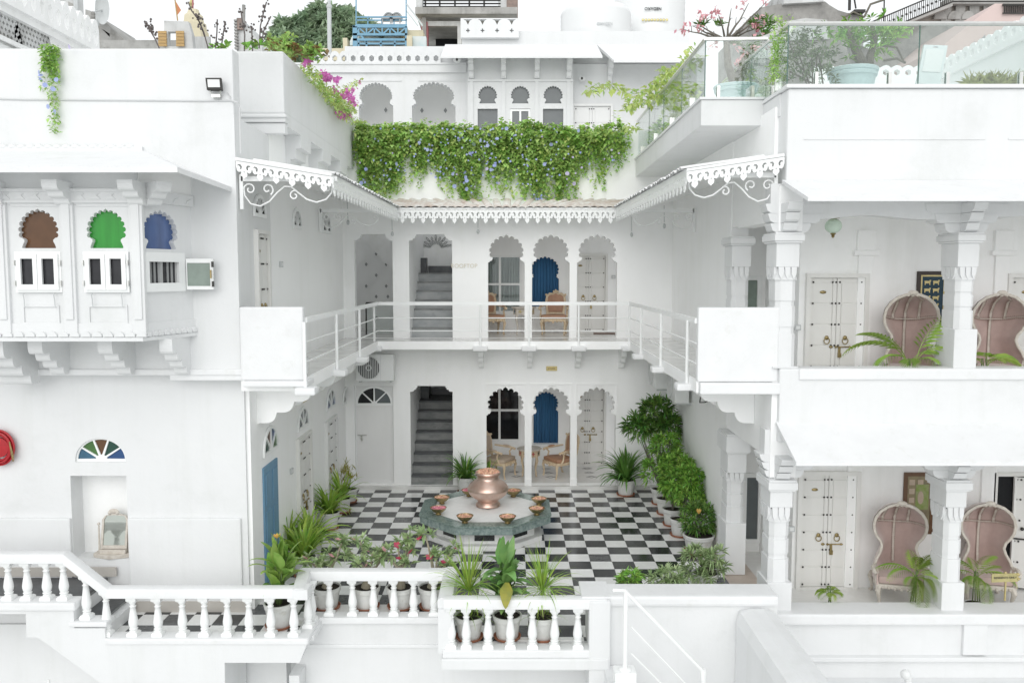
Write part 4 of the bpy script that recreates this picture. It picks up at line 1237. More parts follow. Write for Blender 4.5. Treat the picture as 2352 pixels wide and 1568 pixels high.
# verandah floors, ceilings, parapets
FU = 3.28
m = MB()
m.box(XW + .3, 13, YR + .1, 15.4, FU - .25, FU); m.box(XW, 13, YR + .2, 15.4, -0.4, -.02)
mk('verandah_floor', m, FLOORW, right)
m = MB(); m.box(XR + .29, 13, YR + .3, 15.4, zr(470), zr(470) + .2); mk('ceiling', m, CEIL, right); m = MB(); m.box(XR + .29, 13, YR + .3, 15.4, zr(1040), FU - .26); mk('ceiling', m, CEIL, right)
zpu1, zpu0 = zr(846), zr(968)
zpl1, zpl0 = zr(1410), zr(1500)
m = MB()
m.box(XW - .02, 13, YR - .02, YR + .28, zpu0 - .3, zpu1)
mk('upper_parapet', m, WDIM, right, bevel=0.03)
m = MB()
m.box(XW + .25, 13, YR - .06, YR + .3, zpu1 - .16, zpu1 + .006); 
mk('coping', m, COPE, right, bevel=0.025)
m = MB()
zc1 = q(2000, 1410, YR - .15)[1]
m.box(XW - .35, 13, YR - .15, YR + .32, zc1 - .17, zc1); mk('coping', m, COPE, right, bevel=0.03)
m = MB()
m.box(XW - .3, 13, YR - .06, YR + .25, -4.0, zc1 - .165)
mk('lower_parapet', m, WDIM, right)
m = MB()
zz = lambda py: q(2000, py, YR - .1)[1]
for px0, px1 in ((1700, 1812), (2212, 2266)):
    a, b = q(px0, 1460, YR - .1)[0], q(px1, 1460, YR - .1)[0]
    m.box(a if px0 > 1800 else XW - .3, b, YR - .12, YR - .05, zz(1503), zz(1422))
m.box(XW - .3, 13, YR - .10, YR - .055, zz(1426), zz(1420)); m.box(XW - .3, 13, YR - .15, YR - .05, zz(1516), zz(1506))
mk('panel_rib', m, WDIM, right, bevel=0.012)
m = MB(); m.box(XW - .3, 13, 10.3, YR - .05, -1.6, zz(1560) + .02); mk('lower_ledge', m, COPE, right, bevel=0.05)
m = MB(); p = pt(2350, 1532, 11.2)
m.tube([pt(2085, 1549, 11.2), pt(2085, 1562, 11.2), pt(2088, 1580, 11.2)], .05, 8); m.ball(pt(2080, 1548, 11.2), .07, 8)
mk('drain_pipe', m, PLAST, right, True)

# pillars
def pillar(x0, x1, y0, y1, zs, name='column', br=True, lf=1.0):
    """zs: base bottom, base top, fluted shaft top, carved band top, block top, cap top, bracket top."""
    b0, b1, s1, k1, bl1, c1, t1 = zs
    cx, cy, hx, hy = (x0+x1)/2, (y0+y1)/2, (x1-x0)/2, (y1-y0)/2
    m = MB()
    def bx(f, z0, z1): m.box(cx - hx*f, cx + hx*f, cy - hy*f, cy + hy*f, z0, z1)
    bx(1.10, b0, b1)
    c = mk(name, m, WDIM, right, bevel=0.012)
    m = MB()
    f = .90
    def octa(f, z0, z1):
        a, b = hx * f, hy * f
        ch = min(a, b) * .42
        m.plate([(cx-a+ch, cy-b), (cx+a-ch, cy-b), (cx+a, cy-b+ch), (cx+a, cy+b-ch), (cx+a-ch, cy+b), (cx-a+ch, cy+b), (cx-a, cy+b-ch), (cx-a, cy-b+ch)], [], (0, 0, z0), EX, EY, (0, 0, z1 - z0))
    h = s1 - b1
    octa(.93, b1, b1 + h * .38); octa(.84, b1 + h*.38, b1 + h * .46); octa(.90, b1 + h * .46, b1 + h * .70); octa(.82, b1 + h*.7, b1 + h * .76); octa(.88, b1 + h*.76, s1)
    octa(.98, s1, s1 + .03); octa(.92, s1 + .03, k1 - .03)
    for s in (-1, 0, 1):                         # pointed leaves hanging from the band
        for yy in (cy - hy * .95,):
            xx = cx + s * hx * .55
            m.plate([(xx - hx*.24, k1), (xx + hx*.24, k1), (xx + hx*.2, k1 - (k1-s1)*.55), (xx, s1 + .01), (xx - hx*.2, k1 - (k1-s1)*.55)], [], (0, yy - .02, 0), EX, EZ, (0, .04, 0))
        yy2 = cy + s * hy * .55
        m.plate([(yy2 - hy*.24, k1), (yy2 + hy*.24, k1), (yy2 + hy*.2, k1 - (k1-s1)*.55), (yy2, s1 + .01), (yy2 - hy*.2, k1 - (k1-s1)*.55)], [], (cx - hx * .95 - .02, 0, 0), EY, EZ, (.04, 0, 0))
    mk('shaft', m, WDIM, c)
    m = MB()
    bx(1.0, k1, bl1)
    bx(1.18, bl1, bl1 + .03); bx(1.30, bl1 + .03, c1 - .03); bx(1.22, c1 - .03, c1)
    mk('capital', m, WDIM, c, bevel=0.008)
    if not br: return c
    m = MB()
    for s in (-1, 1):                            # stepped brackets along the beam
        for k in range(3):
            L = hx * (1.15 + .95 * (k + 1) * (lf if s < 0 else 1)); za = c1 + (t1 - c1) * k / 3; zb_ = c1 + (t1 - c1) * (k + 1) / 3
            m.plate([(cx, za), (cx + s * (L - hx*.55), za), (cx + s * (L - hx * .18), za + (zb_-za)*.25), (cx + s * L, zb_ - .02), (cx + s * L, zb_ - .003), (cx, zb_ - .003)], [], (0, cy - hy * (.62 + .01 * k), 0), EX, EZ, (0, hy * (1.24 + .02 * k), 0))
    for s in (-1, 1):
        for k in range(3):
            L = hy * (1.0 + .40 * (k + 1)); za = c1 + (t1 - c1) * k / 3; zb_ = c1 + (t1 - c1) * (k + 1) / 3
            m.plate([(cy, za), (cy + s * (L - hy*.5), za), (cy + s * (L - hy * .18), za + (zb_-za)*.25), (cy + s * L, zb_ - .02), (cy + s * L, zb_ - .005), (cy, zb_ - .005)], [], (cx - hx * (.6 + .01 * k), 0, 0), EY, EZ, (hx * (1.2 + .02 * k), 0, 0))
    mk('bracket', m, WDIM, c)
    return c
def pz(*pys): return [zr(y) for y in pys]
zU = pz(846, 756, 643, 613, 558, 534, 466)
zL = pz(1412, 1338, 1200, 1166, 1128, 1102, 1046)
for (x0, x1), zs in (((3.77, 4.10), zU), ((6.36, 6.66), zU), ((3.77, 4.10), zL), ((6.34, 6.64), zL), ((9.0, 9.3), zU), ((9.0, 9.3), zL)):
    if x0 < 4 and zs is zU: zs = [zs[0], zr(842)] + zs[2:]
    pillar(x0, x1, YR + .02, YR + .5, zs, lf=.25 if x0 < 4 else 1)
m = MB()
m.box(XW - .10, XW + .28, 11.97, 12.34, zL[5] + .02, F2 + .1); m.box(XW - .06, XW + .28, 11.98, 12.34, zU[5] + .02, zr(425)); 
mk('corner_pier', m, WHITE, right, bevel=.01)
# engaged columns of the arched opening toward the courtyard
p0 = pt(1667, 600, 14.3)
pillar(XR - .10, XR + .22, 14.05, 14.55, [3.65, 4.0, zr(643, 14.3), zr(613, 14.3), zr(565, 14.3), zr(545, 14.3), zr(505, 14.3)], br=False)
pillar(XR - .10, XR + .22, 14.05, 14.55, [0.0, q(1690, 1191, 14.3)[1], q(1690, 1100, 14.3)[1], q(1690, 1078, 14.3)[1], q(1690, 1034, 14.3)[1], zlin - .01, 0], br=False)
# beams with a gently curved soffit
def beam(x0, x1, zt, zs, sag=.06, Y=YR + .12):
    m = MB()
    n = 16
    low = [(x0 + (x1 - x0) * i / n, zs + sag * math.sin(math.pi * i / n) + .02 * math.cos(4 * math.pi * i / n)) for i in range(n + 1)]
    m.plate([(x0, zt)] + low + [(x1, zt)], [], (0, Y, 0), EX, EZ, (0, .26, 0))
    mk('beam', m, WDIM, right)
beam(3.7, 6.5, zr(420), zr(506)); beam(6.5, 9.2, zr(420), zr(500)); beam(9.2, 12, zr(420), zr(500))
beam(3.7, 6.5, zr(990), zr(1072), .05); beam(6.5, 9.2, zr(990), zr(1072), .05)
m = MB(); m.box(XR + .01, XR + .28, 12.35, 14.15, zr(505), zr(430)); mk('beam', m, WHITE, right)

m = MB(); m.plate([(12.2, F2 - .19), (12.2, zlin - .06), (12.42, zlin - .05), (12.5, zlin), (14.56, zlin), (14.56, F2 - .19)], [], (XR + .004, 0, 0), EY, EZ, (.26, 0, 0)); mk('beam', m, WHITE, right)
# back wall of the verandahs with doors; passage end wall with narrow windows
YD = 13.5
xret = q(1829, 900, YD)[0]
m = MB()
m.box(xret, 13, YD, YD + .2, -.1, 6.6)
m.box(xret, xret + .15, YD + .2, 15.3, -.1, 6.6)
m.box(XR + .2, xret + .1, 15.3, 15.45, -.1, 6.6)
mk('inner_wall', m, WHITE2, right)
m = MB()
for px in (1990, 2300):
    for zz0, zz1, sc in ((FU, zr(500), 0), (0, zr(1045), -8)):
        x = q(px + sc - 14, 900, YD)[0]; m = MB()
        m.box(x - .12, x + .12, YD - .05, YD + .01, zz0, zz1 - .5); m.box(x - .2, x + .2, YD - .09, YD + .01, zz1 - .5, zz1 - .42); m.box(x - .15, x + .15, YD - .07, YD + .01, zz1 - .42, zz1 - .1); mk('pilaster', m, WHITE2, right, bevel=.01)
def rdoor(px0, px1, pyt, zf, rows=6, **k):
    a, b = q(px0, 900 if zf > 1 else 1200, YD)[0], q(px1, 900 if zf > 1 else 1200, YD)[0]
    return door(right, ((a + b)/2, YD - .03, zf), b - a, q(1900, pyt, YD)[1] - zf, rows=rows, frame=.07, **k)
rdoor(1852, 1975, 638, FU, 5); rdoor(1838, 1961, 1090, -.02, 6); rdoor(2308, 2440, 638, FU, 5)
# doorway with one leaf ajar; the dark inside is a painted black sheet
a, b = q(2284, 1200, YD)[0], q(2420, 1200, YD)[0]
zt_ = q(2300, 1092, YD)[1]
m = MB(); m.box(a, b, YD - .012, YD - .002, 0.0, zt_); dk = mk('doorway', m, DARKIN, right, label='open doorway with its dark inside painted on a flat sheet')
m = MB(); m.box(a - .06, a, YD - .05, YD, 0, zt_ + .06); m.box(a, b, YD - .05, YD, zt_, zt_ + .06); mk('frame', m, DOORW, dk)
lx = q(2338, 1200, YD - .2)[0]
m = MB()
m.bar((lx, YD - .08, 0.02), (lx, YD - .08, zt_), .04, .04)
m.plate(rect(0, .55, .02, zt_ - .01), [], (lx, YD - .06, 0), Vector((.92, -.38, 0)), EZ, (0.015, .035, 0)); mk('leaf', m, DOORW, dk)
m = MB()
d3 = Vector((.92, -.38, 0))
for z in (.1, .45, .8, 1.15, 1.5, 1.83):
    for t in (.03, .09):
        m.ball(Vector((lx, YD - .07, z)) + d3 * t, .017, 5)
m.tube([Vector((lx, YD - .1, .85)), Vector((lx, YD - .1, .85)) + d3 * .2], .014, 5); m.ball(Vector((lx, YD - .1, 1.02)) + d3 * .12, .03, 6)
mk('stud', m, IRON, dk, kind='stuff')
window(right, (q(1727, 660, 15.3)[0], 15.27, FU + .7), q(1752, 660, 15.3)[0] - q(1708, 660, 15.3)[0], q(1720, 632, 15.3)[1] - FU - .7, cols=1, rows=1, frame=.09, pane=FROST)
window(right, (q(1726, 1160, 15.3)[0], 15.27, q(1720, 1245, 15.3)[1]), q(1750, 1160, 15.3)[0] - q(1704, 1160, 15.3)[0], q(1720, 1085, 15.3)[1] - q(1720, 1245, 15.3)[1], cols=1, rows=1, frame=.08, pane=GREYG)
# terrace slab overhanging the courtyard, below the glass rail
XO = 2.90
zo1 = q(1660, 229, 13.0)[1]; zo0 = q(1660, 289, 13.0)[1]
m = MB(); m.box(XO, XR + .3, 13.0, 20.2, zo0, zo1); mk('terrace_overhang', m, WDIM, right, bevel=0.015)
m = MB(); m.box(XO - .03, XR + .3, 12.97, 20.2, zo1 + .001, zo1 + .035); mk('slab_edge', m, COPE, right)
m = MB(); m.box(XR + .05, XR + .35, 12.2, 13.1, zo0, zr(203) - .02); mk('upper_return', m, WDIM, right)

# ================================================================ third storey behind the roof terrace
upper = thing('hotel_building', 'white top storey behind the flowering terrace with three grey-glazed cusped windows', 'building', (0, 22.5, 7.0))
YU = 22.5
zu = lambda py, Y=YU: q(1100, py, Y)[1]
hs = []
for a, b in ((824, 903), (946, 1046)):
    c, w = ax(a, b, 240, YU)
    hs.append(cusped(c, w, zu(310), zu(243), zu(191), n=17, neck=.82, bulge=.90, sub=3, a=16))
m = MB()
x0_, x1_ = q(640, 200, YU)[0], q(1600, 200, YU)[0]
m.plate(rect(x0_, x1_, 6.8, zu(148)), hs, (0, YU, 0), EX, EZ, (0, .3, 0)); mk('wall', m, WDIM, upper)
m = MB()
for a, b in ((826, 921), (963, 1065)): 
    xa_, xb_ = q(a, 187, YU)[0], q(b, 187, YU)[0]
    m.box(xa_ - .02, xb_ + .02, YU - .02, YU + .01, zu(187), zu(184))
m.box(x0_, q(1072, 170, YU)[0], YU - .07, YU + .02, zu(168), zu(148)); m.box(x0_, q(1072, 170, YU)[0], YU - .10, YU + .02, zu(150), zu(148) + .02)
mk('cornice', m, WDIM, upper)
m = MB(); m.box(x0_, q(1072, 200, YU)[0], 24.2, 24.35, 6.8, zu(148)); m.box(x0_, q(1072, 200, YU)[0], YU + .3, 24.3, zu(150), zu(150) + .1); mk('inner_wall', m, CEIL, upper)
m = MB()
for px, py in ((886, 253), (969, 254), (1023, 254)):
    x, z = q(px, py, 24.18)
    m.plate([(x - .05, z), (x, z + .075), (x + .05, z), (x, z - .075)], [], (0, 24.19, 0), EX, EZ, (0, -.01, 0))
mk('wall_motif', m, GREYP, upper)
# pierced parapet on top: one cone-topped merlon after another
def merlon_row(parent, a, b, z0, z1, n, t=.12, mat=None):
    a, b = Vector(a), Vector(b)
    d = (b - a); p = d.length / n; d.normalize()
    nrm = Vector((-d.y, d.x, 0))
    h = z1 - z0
    me = MB()
    hex_ = [(p * .5 + p*.30 * math.cos(R(k * 60 + 30)), h * .40 + h*.26 * math.sin(R(k * 60 + 30))) for k in range(6)]
    out = [(0, 0), (p * .998, 0), (p * .998, h * .62)] + [(p * (.5 + .5 * math.cos(R(t_))), h * (.66 + .34 * math.sin(R(t_)) ** 1.4)) for t_ in (15, 40, 65, 90, 115, 140, 165)] + [(0, h * .62)]
    me.plate(out, [hex_], (0, 0, 0), EX, EZ, (0, t, 0))
    mesh = me.mesh('merlon'); mesh.materials.append(mat or WDIM)
    for i in range(n):
        place('merlon', mesh, None, parent, a + d * (p * i) + Vector((0, 0, z0)), (0, 0, math.atan2(d.y, d.x)), world=True)
xa_, xb_ = q(716, 130, YU)[0], q(1012, 130, YU)[0]
merlon_row(upper, (xa_, YU, 0), (xb_, YU, 0), zu(148) + .02, zu(117), 14)
# bay with three windows
YBW = 22.05
hs, pan = [], []
for a, b in ((1099, 1141), (1174, 1216), (1249, 1292)):
    c, w = ax(a, b, 220, YBW)
    zt_, zb_ = q(1180, 198, YBW)[1], q(1180, 238, YBW)[1]
    hs.append(cusped(c, w, zb_, zb_ + .02, zt_, n=13, neck=.76, bulge=.92, sub=3, a=18, spread=.9))
    c2, w2 = ax(a - 2, b + 2, 270, YBW)
    hs.append(rect(c2 - w2, c2 + w2, q(1180, 320, YBW)[1], q(1180, 250, YBW)[1]))
    pan.append((c2, w2, zt_))
m = MB(); xa_, xb_ = q(1074, 200, YBW)[0], q(1316, 200, YBW)[0]
m.plate(rect(xa_, xb_, 6.8, q(1180, 128, YBW)[1]), hs, (0, YBW, 0), EX, EZ, (0, .12, 0)); m.box(xa_, xa_ + .1, YBW + .12, YU, 6.8, q(1180, 128, YBW)[1]); m.box(xb_ - .1, xb_, YBW + .12, YU, 6.8, q(1180, 128, YBW)[1])
mk('bay', m, WDIM, upper)
for c, w, zt_ in pan:
    m = MB(); m.box(c - w - .05, c + w + .05, YBW + .10, YBW + .11, 7.5, zt_ + .1); mk('pane', m, GREYG, upper)
c, w, _ = pan[1]
window(upper, (c, YBW + .04, q(1180, 320, YBW)[1]), 2 * w, q(1180, 251, YBW)[1] - q(1180, 320, YBW)[1], cols=2, rows=1, frame=.05, pane=GREYG)
m = MB()
for px in (1083, 1157, 1233, 1306):
    x = q(px, 220, YBW)[0]; m.box(x - .045, x + .045, YBW - .04, YBW + .01, 6.8, q(1180, 186, YBW)[1])
m.box(xa_, xb_, YBW - .05, YBW + .01, q(1180, 188, YBW)[1], q(1180, 183, YBW)[1])
mk('pilaster', m, WDIM, upper)
for px in (1083, 1157, 1233, 1306, 1404):
    x = q(px, 150, YBW)[0]
    c = MB(); corbel(c, (x, YBW if px < 1400 else YU, q(1180, 133, YBW)[1]), (0, -1, 0), .55, .55, .12, 3); mk('bracket', c, WDIM, upper)
# sloping hood and roof above the bay
yf = 21.2
m = MB()
za, zb_ = q(1180, 129, yf)[1], q(1180, 100, 22.6)[1]
xa_, xb_ = q(1012, 128, yf)[0], q(1384, 128, yf)[0]
m.hexa([(xa_, yf, za - .05), (xb_, yf, za - .05), (xb_, 22.7, zb_ - .1), (xa_, 22.7, zb_ - .1)], [(xa_, yf, za), (xb_, yf, za), (xb_, 22.7, zb_), (xa_, 22.7, zb_)])
x2_ = q(1620, 137, yf)[0]; z2_ = q(1500, 137, yf)[1]
m.hexa([(xb_ + .3, yf + .1, z2_ - .05), (x2_, yf + .1, z2_ - .05), (x2_, 22.7, zb_ - .1), (xb_ + .001, 22.7, zb_ - .1)], [(xb_ + .3, yf + .1, z2_), (x2_, yf + .1, z2_), (x2_, 22.7, zb_), (xb_ + .001, 22.7, zb_)])
mk('hood', m, COPE, upper)
m = MB(); m.box(q(790, 100, 22.6)[0], x2_, 22.7, 30, zb_ - .5, zb_ - .05); m.box(q(1060, 80, 23)[0], x2_, 23.2, 23.35, zb_ - .1, q(1300, 72, 23.2)[1]); mk('roof_slab', m, WDIM, upper)
m = MB(); xx0, xx1 = q(1058, 60, 23)[0], q(1192, 60, 23)[0]
n = 4; p = (xx1 - xx0) / n; zz0, zz1 = q(1120, 78, 23)[1], q(1120, 44, 23)[1]; h = zz1 - zz0
hl = []
for k in range(n):
    c = xx0 + p * (k + .5)
    hl.append([(c - p*.32, zz1 - .02*h), (c - p*.14, zz1 - h*.12), (c - p*.05, zz1 - h*.3), (c, zz1 - h*.40), (c + p*.05, zz1 - h*.3), (c + p*.14, zz1 - h*.12), (c + p*.32, zz1 - .02*h)])
    s = p * .045; zc_ = zz0 + h * .22
    hl.append([(c - s, zc_ - 3*s), (c - s, zc_ - s), (c - 3*s, zc_ - s), (c - 3*s, zc_ + s), (c - s, zc_ + s), (c - s, zc_ + 3*s), (c + s, zc_ + 3*s), (c + s, zc_ + s), (c + 3*s, zc_ + s), (c + 3*s, zc_ - s), (c + s, zc_ - s), (c + s, zc_ - 3*s)])
m.plate(rect(xx0, xx1, zz0 - h*.25, zz1 + .02), hl, (0, 23.0, 0), EX, EZ, (0, .15, 0)); mk('pierced_parapet', m, WDIM, upper)
m = MB(); m.box(xx0, xx1, 23.35, 23.4, zz0 - .3, zz1 - .1); mk('inner_wall', m, STONED, upper)
# panelled door on the terrace
a, b = q(1318, 270, YU)[0], q(1402, 270, YU)[0]
door(upper, ((a + b)/2, YU - .03, q(1360, 245, YU)[1] - 1.95), b - a, 1.95, rows=5, latch=False, rings=False, plate=False, mat=DOORG)
# ================================================================ balustrades
def baluster_mesh(h, r=.062, sq=.075):
    m = MB()
    prof = [(.052, .10), (.058, .115), (.052, .13), (.040, .15), (.060, .165), (.062, .175), (.046, .19), (.058, .24), (.066, .31), (.066, .36), (.056, .47), (.044, .60), (.036, .72), (.046, .735), (.048, .745), (.034, .76), (.034, .79), (.046, .82), (.058, .86), (.060, .88)]
    m.lathe([(a * r / .062, b * h) for a, b in prof], (0, 0, 0), 14)
    m.lathe([(sq * 1.414, 0), (sq * 1.414, .065 * h), (sq * 1.05, .10 * h)], (0, 0, 0), 4, ph=math.pi/4)
    m.lathe([(sq * .9, .87 * h), (sq * 1.3, .91 * h), (sq * 1.3, h)], (0, 0, 0), 4, ph=math.pi/4)
    me = m.mesh('baluster', True)
    me.materials.append(PAINT)
    return me
BAL = baluster_mesh(1.0)
def put_bal(parent, p, h):
    place('baluster', BAL, None, parent, p, (0, 0, 0), (1, 1, h), world=True)
def rail_bar(mb, a, b, w, h):
    """Coping with a rounded top between two points (given at its upper face)."""
    a, b = Vector(a), Vector(b)
    d = (b - a); L = d.length; d.normalize()
    s = Vector((d.x, d.y, 0)).normalized().cross(Vector(EZ))
    n = Vector(EZ)
    prof = [(-w/2, -h), (-w/2, -h*.28), (-w*.42, -h*.08), (-w*.25, 0), (w*.25, 0), (w*.42, -h*.08), (w/2, -h*.28), (w/2, -h)]
    vs = [a + s * x + n * z for x, z in prof] + [b + s * x + n * z for x, z in prof]
    k = len(prof)
    mb.add(vs, [(i, (i + 1) % k, k + (i + 1) % k, k + i) for i in range(k)] + [tuple(range(k - 1, -1, -1)), tuple(range(k, 2 * k))])
YA, YBB, YC = 11.55, 12.28, 11.20
zA = pt(450, 1341, YA + .08).z
bA = thing('balustrade', 'white balustrade climbing beside the dark stairs in front of the left wing', 'balustrade', (-4, YA, 0))
x250, x690 = pt(252, 1341, YA).x, pt(690, 1341, YA).x
x150 = pt(152, 1262, YA).x; zA2 = pt(152, 1262, YA + .08).z
m = MB()
rail_bar(m, (x250, YA, zA), (x690 + .06, YA, zA), .2, .14); rail_bar(m, (x150, YA, zA2), (x250, YA, zA), .2, .15); rail_bar(m, (-9, YA, zA2), (x150, YA, zA2), .2, .14)
rail_bar(m, (x690 + .0, YA - .1, zA + .005), (pt(700, 1306, YBB).x, YBB, zA), .2, .14)
m.box(x690 - .05, x690 + .13, YA - .13, YA + .12, zA - .15, zA - .004)
mk('handrail', m, COPE, bA, 'smooth')
lz = pt(100, 1381, YA - .1).z
m = MB()
m.box(x250 - .05, x690 + .12, YA - .13, YA + .13, -.06, .035)
m.box(pt(168, 1425, YA).x, x250 - .0, YA - .14, YA + .13, -.05 + lz * .45, lz * .5)
m.box(-9, pt(184, 1385, YA).x, YA - .15, YA + .13, lz - .12, lz)
m.box(x690 - .1, x690 + .13, YA - .12, YBB, -.06, .034)
mk('plinth', m, COPE, bA, bevel=.025)
for px in (306, 363, 419, 470, 522.5, 572, 622, 675): put_bal(bA, (pt(px, 1420, YA).x, YA, .035), zA - .175)
put_bal(bA, (pt(245, 1420, YA).x, YA, .035), zA - .07)
put_bal(bA, (pt(198, 1370, YA).x, YA, lz * .5), (zA + zA2) / 2 - lz * .5 - .06)
for px in (-28, 19, 62, 107, 146): put_bal(bA, (pt(px, 1330, YA).x, YA, lz), zA2 - lz - .13)
for Y in (11.83, 12.06): put_bal(bA, (x690 + .03, Y, .034), zA - .17)
# landing and dark steps behind it
st = thing('staircase', 'dark stone steps rising to the left behind the white balustrade', 'staircase', (-6.5, 12, 0))
xs0, xs1 = pt(184, 1385, YA).x, pt(232, 1430, YA).x
for k, (x0, x1, z) in enumerate(((-10, xs0 - .05, lz - .02), (xs0 - .05, xs1 - .02, lz * .5 - .01))):
    m = MB(); m.box(x0, x1, YA + .131, 12.43, z - .22, z - .04); s_ = mk('step', m, GRANITE, st)
    m = MB(); m.box(x0, x1 + .02, YA + .132, 12.43, z - .039, z); mk('tread', m, GRANITE2, s_)
m = MB(); m.box(-10, xs0 + .1, 12.43, 12.47, lz, lz + .14); mk('skirting', m, BEIGE, st)
# retaining wall below the left balustrade, its underside cut on a slant
rw = thing('retaining_wall', 'white retaining wall under the left balustrade with a slanting lower edge', 'wall', (-5, YA, 0))
Yf = YA - .11
def wp(px, py, Y=Yf): return q(px, py, Y)
x0 = -9
poly = [(x0, wp(60, 1409)[1]), (wp(59, 1409)[0], wp(59, 1409)[1]), wp(61, 1463), wp(87, 1463), wp(240, 1574), (wp(240, 1574)[0] + .6, -1.2), (wp(516, 1600)[0], -1.2), wp(516, 1521), wp(688, 1521), (x690 + .1, -.06), (x250 - .04, -.06), (x250 - .04, lz*.5 - .1), (wp(170, 1430)[0], lz*.5 - .1), (wp(170, 1430)[0], lz - .11), (x0, lz - .11)]
m = MB(); m.plate(poly, [], (0, Yf, 0), EX, EZ, (0, .95, 0)); mk('face', m, WDIM, rw)
m = MB(); m.box(-10, XL + .5, 12.45, 12.7, -4, -.2); mk('recess_wall', m, WDIM, rw)
m = MB()
p0, p1 = q(110, 1560, 12.44), q(110, 1592, 12.44)
m.box(p0[0], p0[0] + .02, 12.43, 12.452, -3, p0[1]); m.box(p0[0], -5.5, 12.43, 12.452, p1[1] - .012, p1[1]); mk('groove', m, CEIL, rw)

bB = thing('balustrade', 'white balustrade in front of the row of potted desert roses', 'balustrade', (-2, YBB, 0))
xb0, xb1 = pt(700, 1306, YBB).x, pt(1036, 1302, YBB).x
zB = pt(870, 1301, YBB + .09).z
m = MB(); rail_bar(m, (xb0 - .05, YBB, zB), (xb1 + .1, YBB, zB), .21, .15); rail_bar(m, (xb1, YBB + .1, zB), (xb1, YC, zB - .02), .22, .14)
mk('handrail', m, COPE, bB, 'smooth')
m = MB(); m.box(xb0 - .1, xb1 + .1, YBB - .13, YBB + .12, -.07, .03); mk('plinth', m, COPE, bB, bevel=.02)
for px in (757, 810, 858, 905, 950, 997): put_bal(bB, (pt(px, 1390, YBB).x, YBB, .03), zB - .175)
m = MB(); m.box(xb1 - .10, xb1 + .08, YC - .05, YBB - .14, -.05, zB - .16); mk('end_post', m, WDIM, bB)
rb = thing('retaining_wall', 'white wall below the middle balustrade with one thin ledge line', 'wall', (-2, YBB, 0))
m = MB(); m.box(xb0 - .14, xb1 + .2, YBB - .07, YBB + .3, -4, -.07); mk('face', m, WDIM, rb)
za, zb_ = q(760, 1482, YBB - .1)[1], q(760, 1486, YBB - .1)[1]
m = MB(); m.box(q(707, 1480, YBB - .1)[0], xb1 + .1, YBB - .10, YBB - .06, zb_ - .01, za + .015); mk('ledge', m, COPE, rb, bevel=.01)
c = MB(); corbel(c, (xb0 - .08, YBB - .08, -.72), (0, -1, 0), .35, .5, .15, 3); mk('bracket', c, WDIM, rb)

bC = thing('balustrade', 'white balustrade in front of the three tall potted plants', 'balustrade', (0, YC, 0))
xc0, xc1 = pt(1040, 1365, YC).x, pt(1372, 1362, YC).x
zC = pt(1200, 1364, YC + .09).z
m = MB(); rail_bar(m, (xc0 - .12, YC, zC), (xc1 + .12, YC, zC), .2, .14); mk('handrail', m, COPE, bC, 'smooth')
m = MB(); m.box(xc0 - .14, xc1 - .08, YC - .10, YC + .14, -.10, .015); mk('plinth', m, COPE, bC, bevel=.02)
for px in (1036, 1071, 1121, 1172, 1223, 1274, 1327): put_bal(bC, (pt(px, 1440, YC).x, YC, .015), zC - .15)
m = MB(); x0 = q(1353, 1450, YC - .1)[0]; x1 = q(1402, 1450, YC - .1)[0]
m.box(x0, x1, YC - .11, YC + .5, -.62, zC - .02); mk('end_post', m, WDIM, bC, bevel=.02)
m = MB(); m.box(x0 - .1, x1 + .01, YC - .05, YC + .55, zC - .02, zC + .02); mk('post_cap', m, COPE, bC, bevel=.015)
m = MB(); zz1 = q(1200, 1540, YC - .14)[1]; m.box(xc0 - .16, x1 - .02, YC - .13, YC + .2, zz1, -.10); m.box(xc0 + .0, x1, YC + .2, 12.2, zz1, zz1 + .12); mk('fascia', m, WDIM, bC, bevel=.02)
m = MB(); m.box(xc0 - .2, x1 + .3, 12.15, 12.3, -4, -.3); mk('recess_wall', m, WDIM, bC)

# solid garden wall closing the courtyard on the right, with its coping
gwl = thing('garden_wall', 'solid white wall with a broad rounded coping at the front right of the courtyard', 'wall', (2.5, 11.4, 0))
Yw0, Yw1 = 11.16, 11.66
zw = pt(1560, 1338, Yw1).z
gx0, gx1 = pt(1384, 1340, Yw1).x, pt(1764, 1340, Yw1).x
m = MB(); m.box(gx0, gx1, Yw0, Yw1, zw - .15, zw); mk('coping', m, COPE, gwl, bevel=.04)
m = MB(); m.box(gx0 + .05, gx1 - .0, Yw0 + .06, Yw1 - .05, -4, zw - .14); mk('face', m, WDIM, gwl)
# thick wall running from it toward the viewer
nw = thing('garden_wall', 'thick rounded white wall running forward at the lower right corner', 'wall', (3.4, 10.5, 0))
m = MB(); m.box(3.09, 3.66, 6.5, 11.3, -4, .60); mk('body', m, WDIM, nw, bevel=.2)
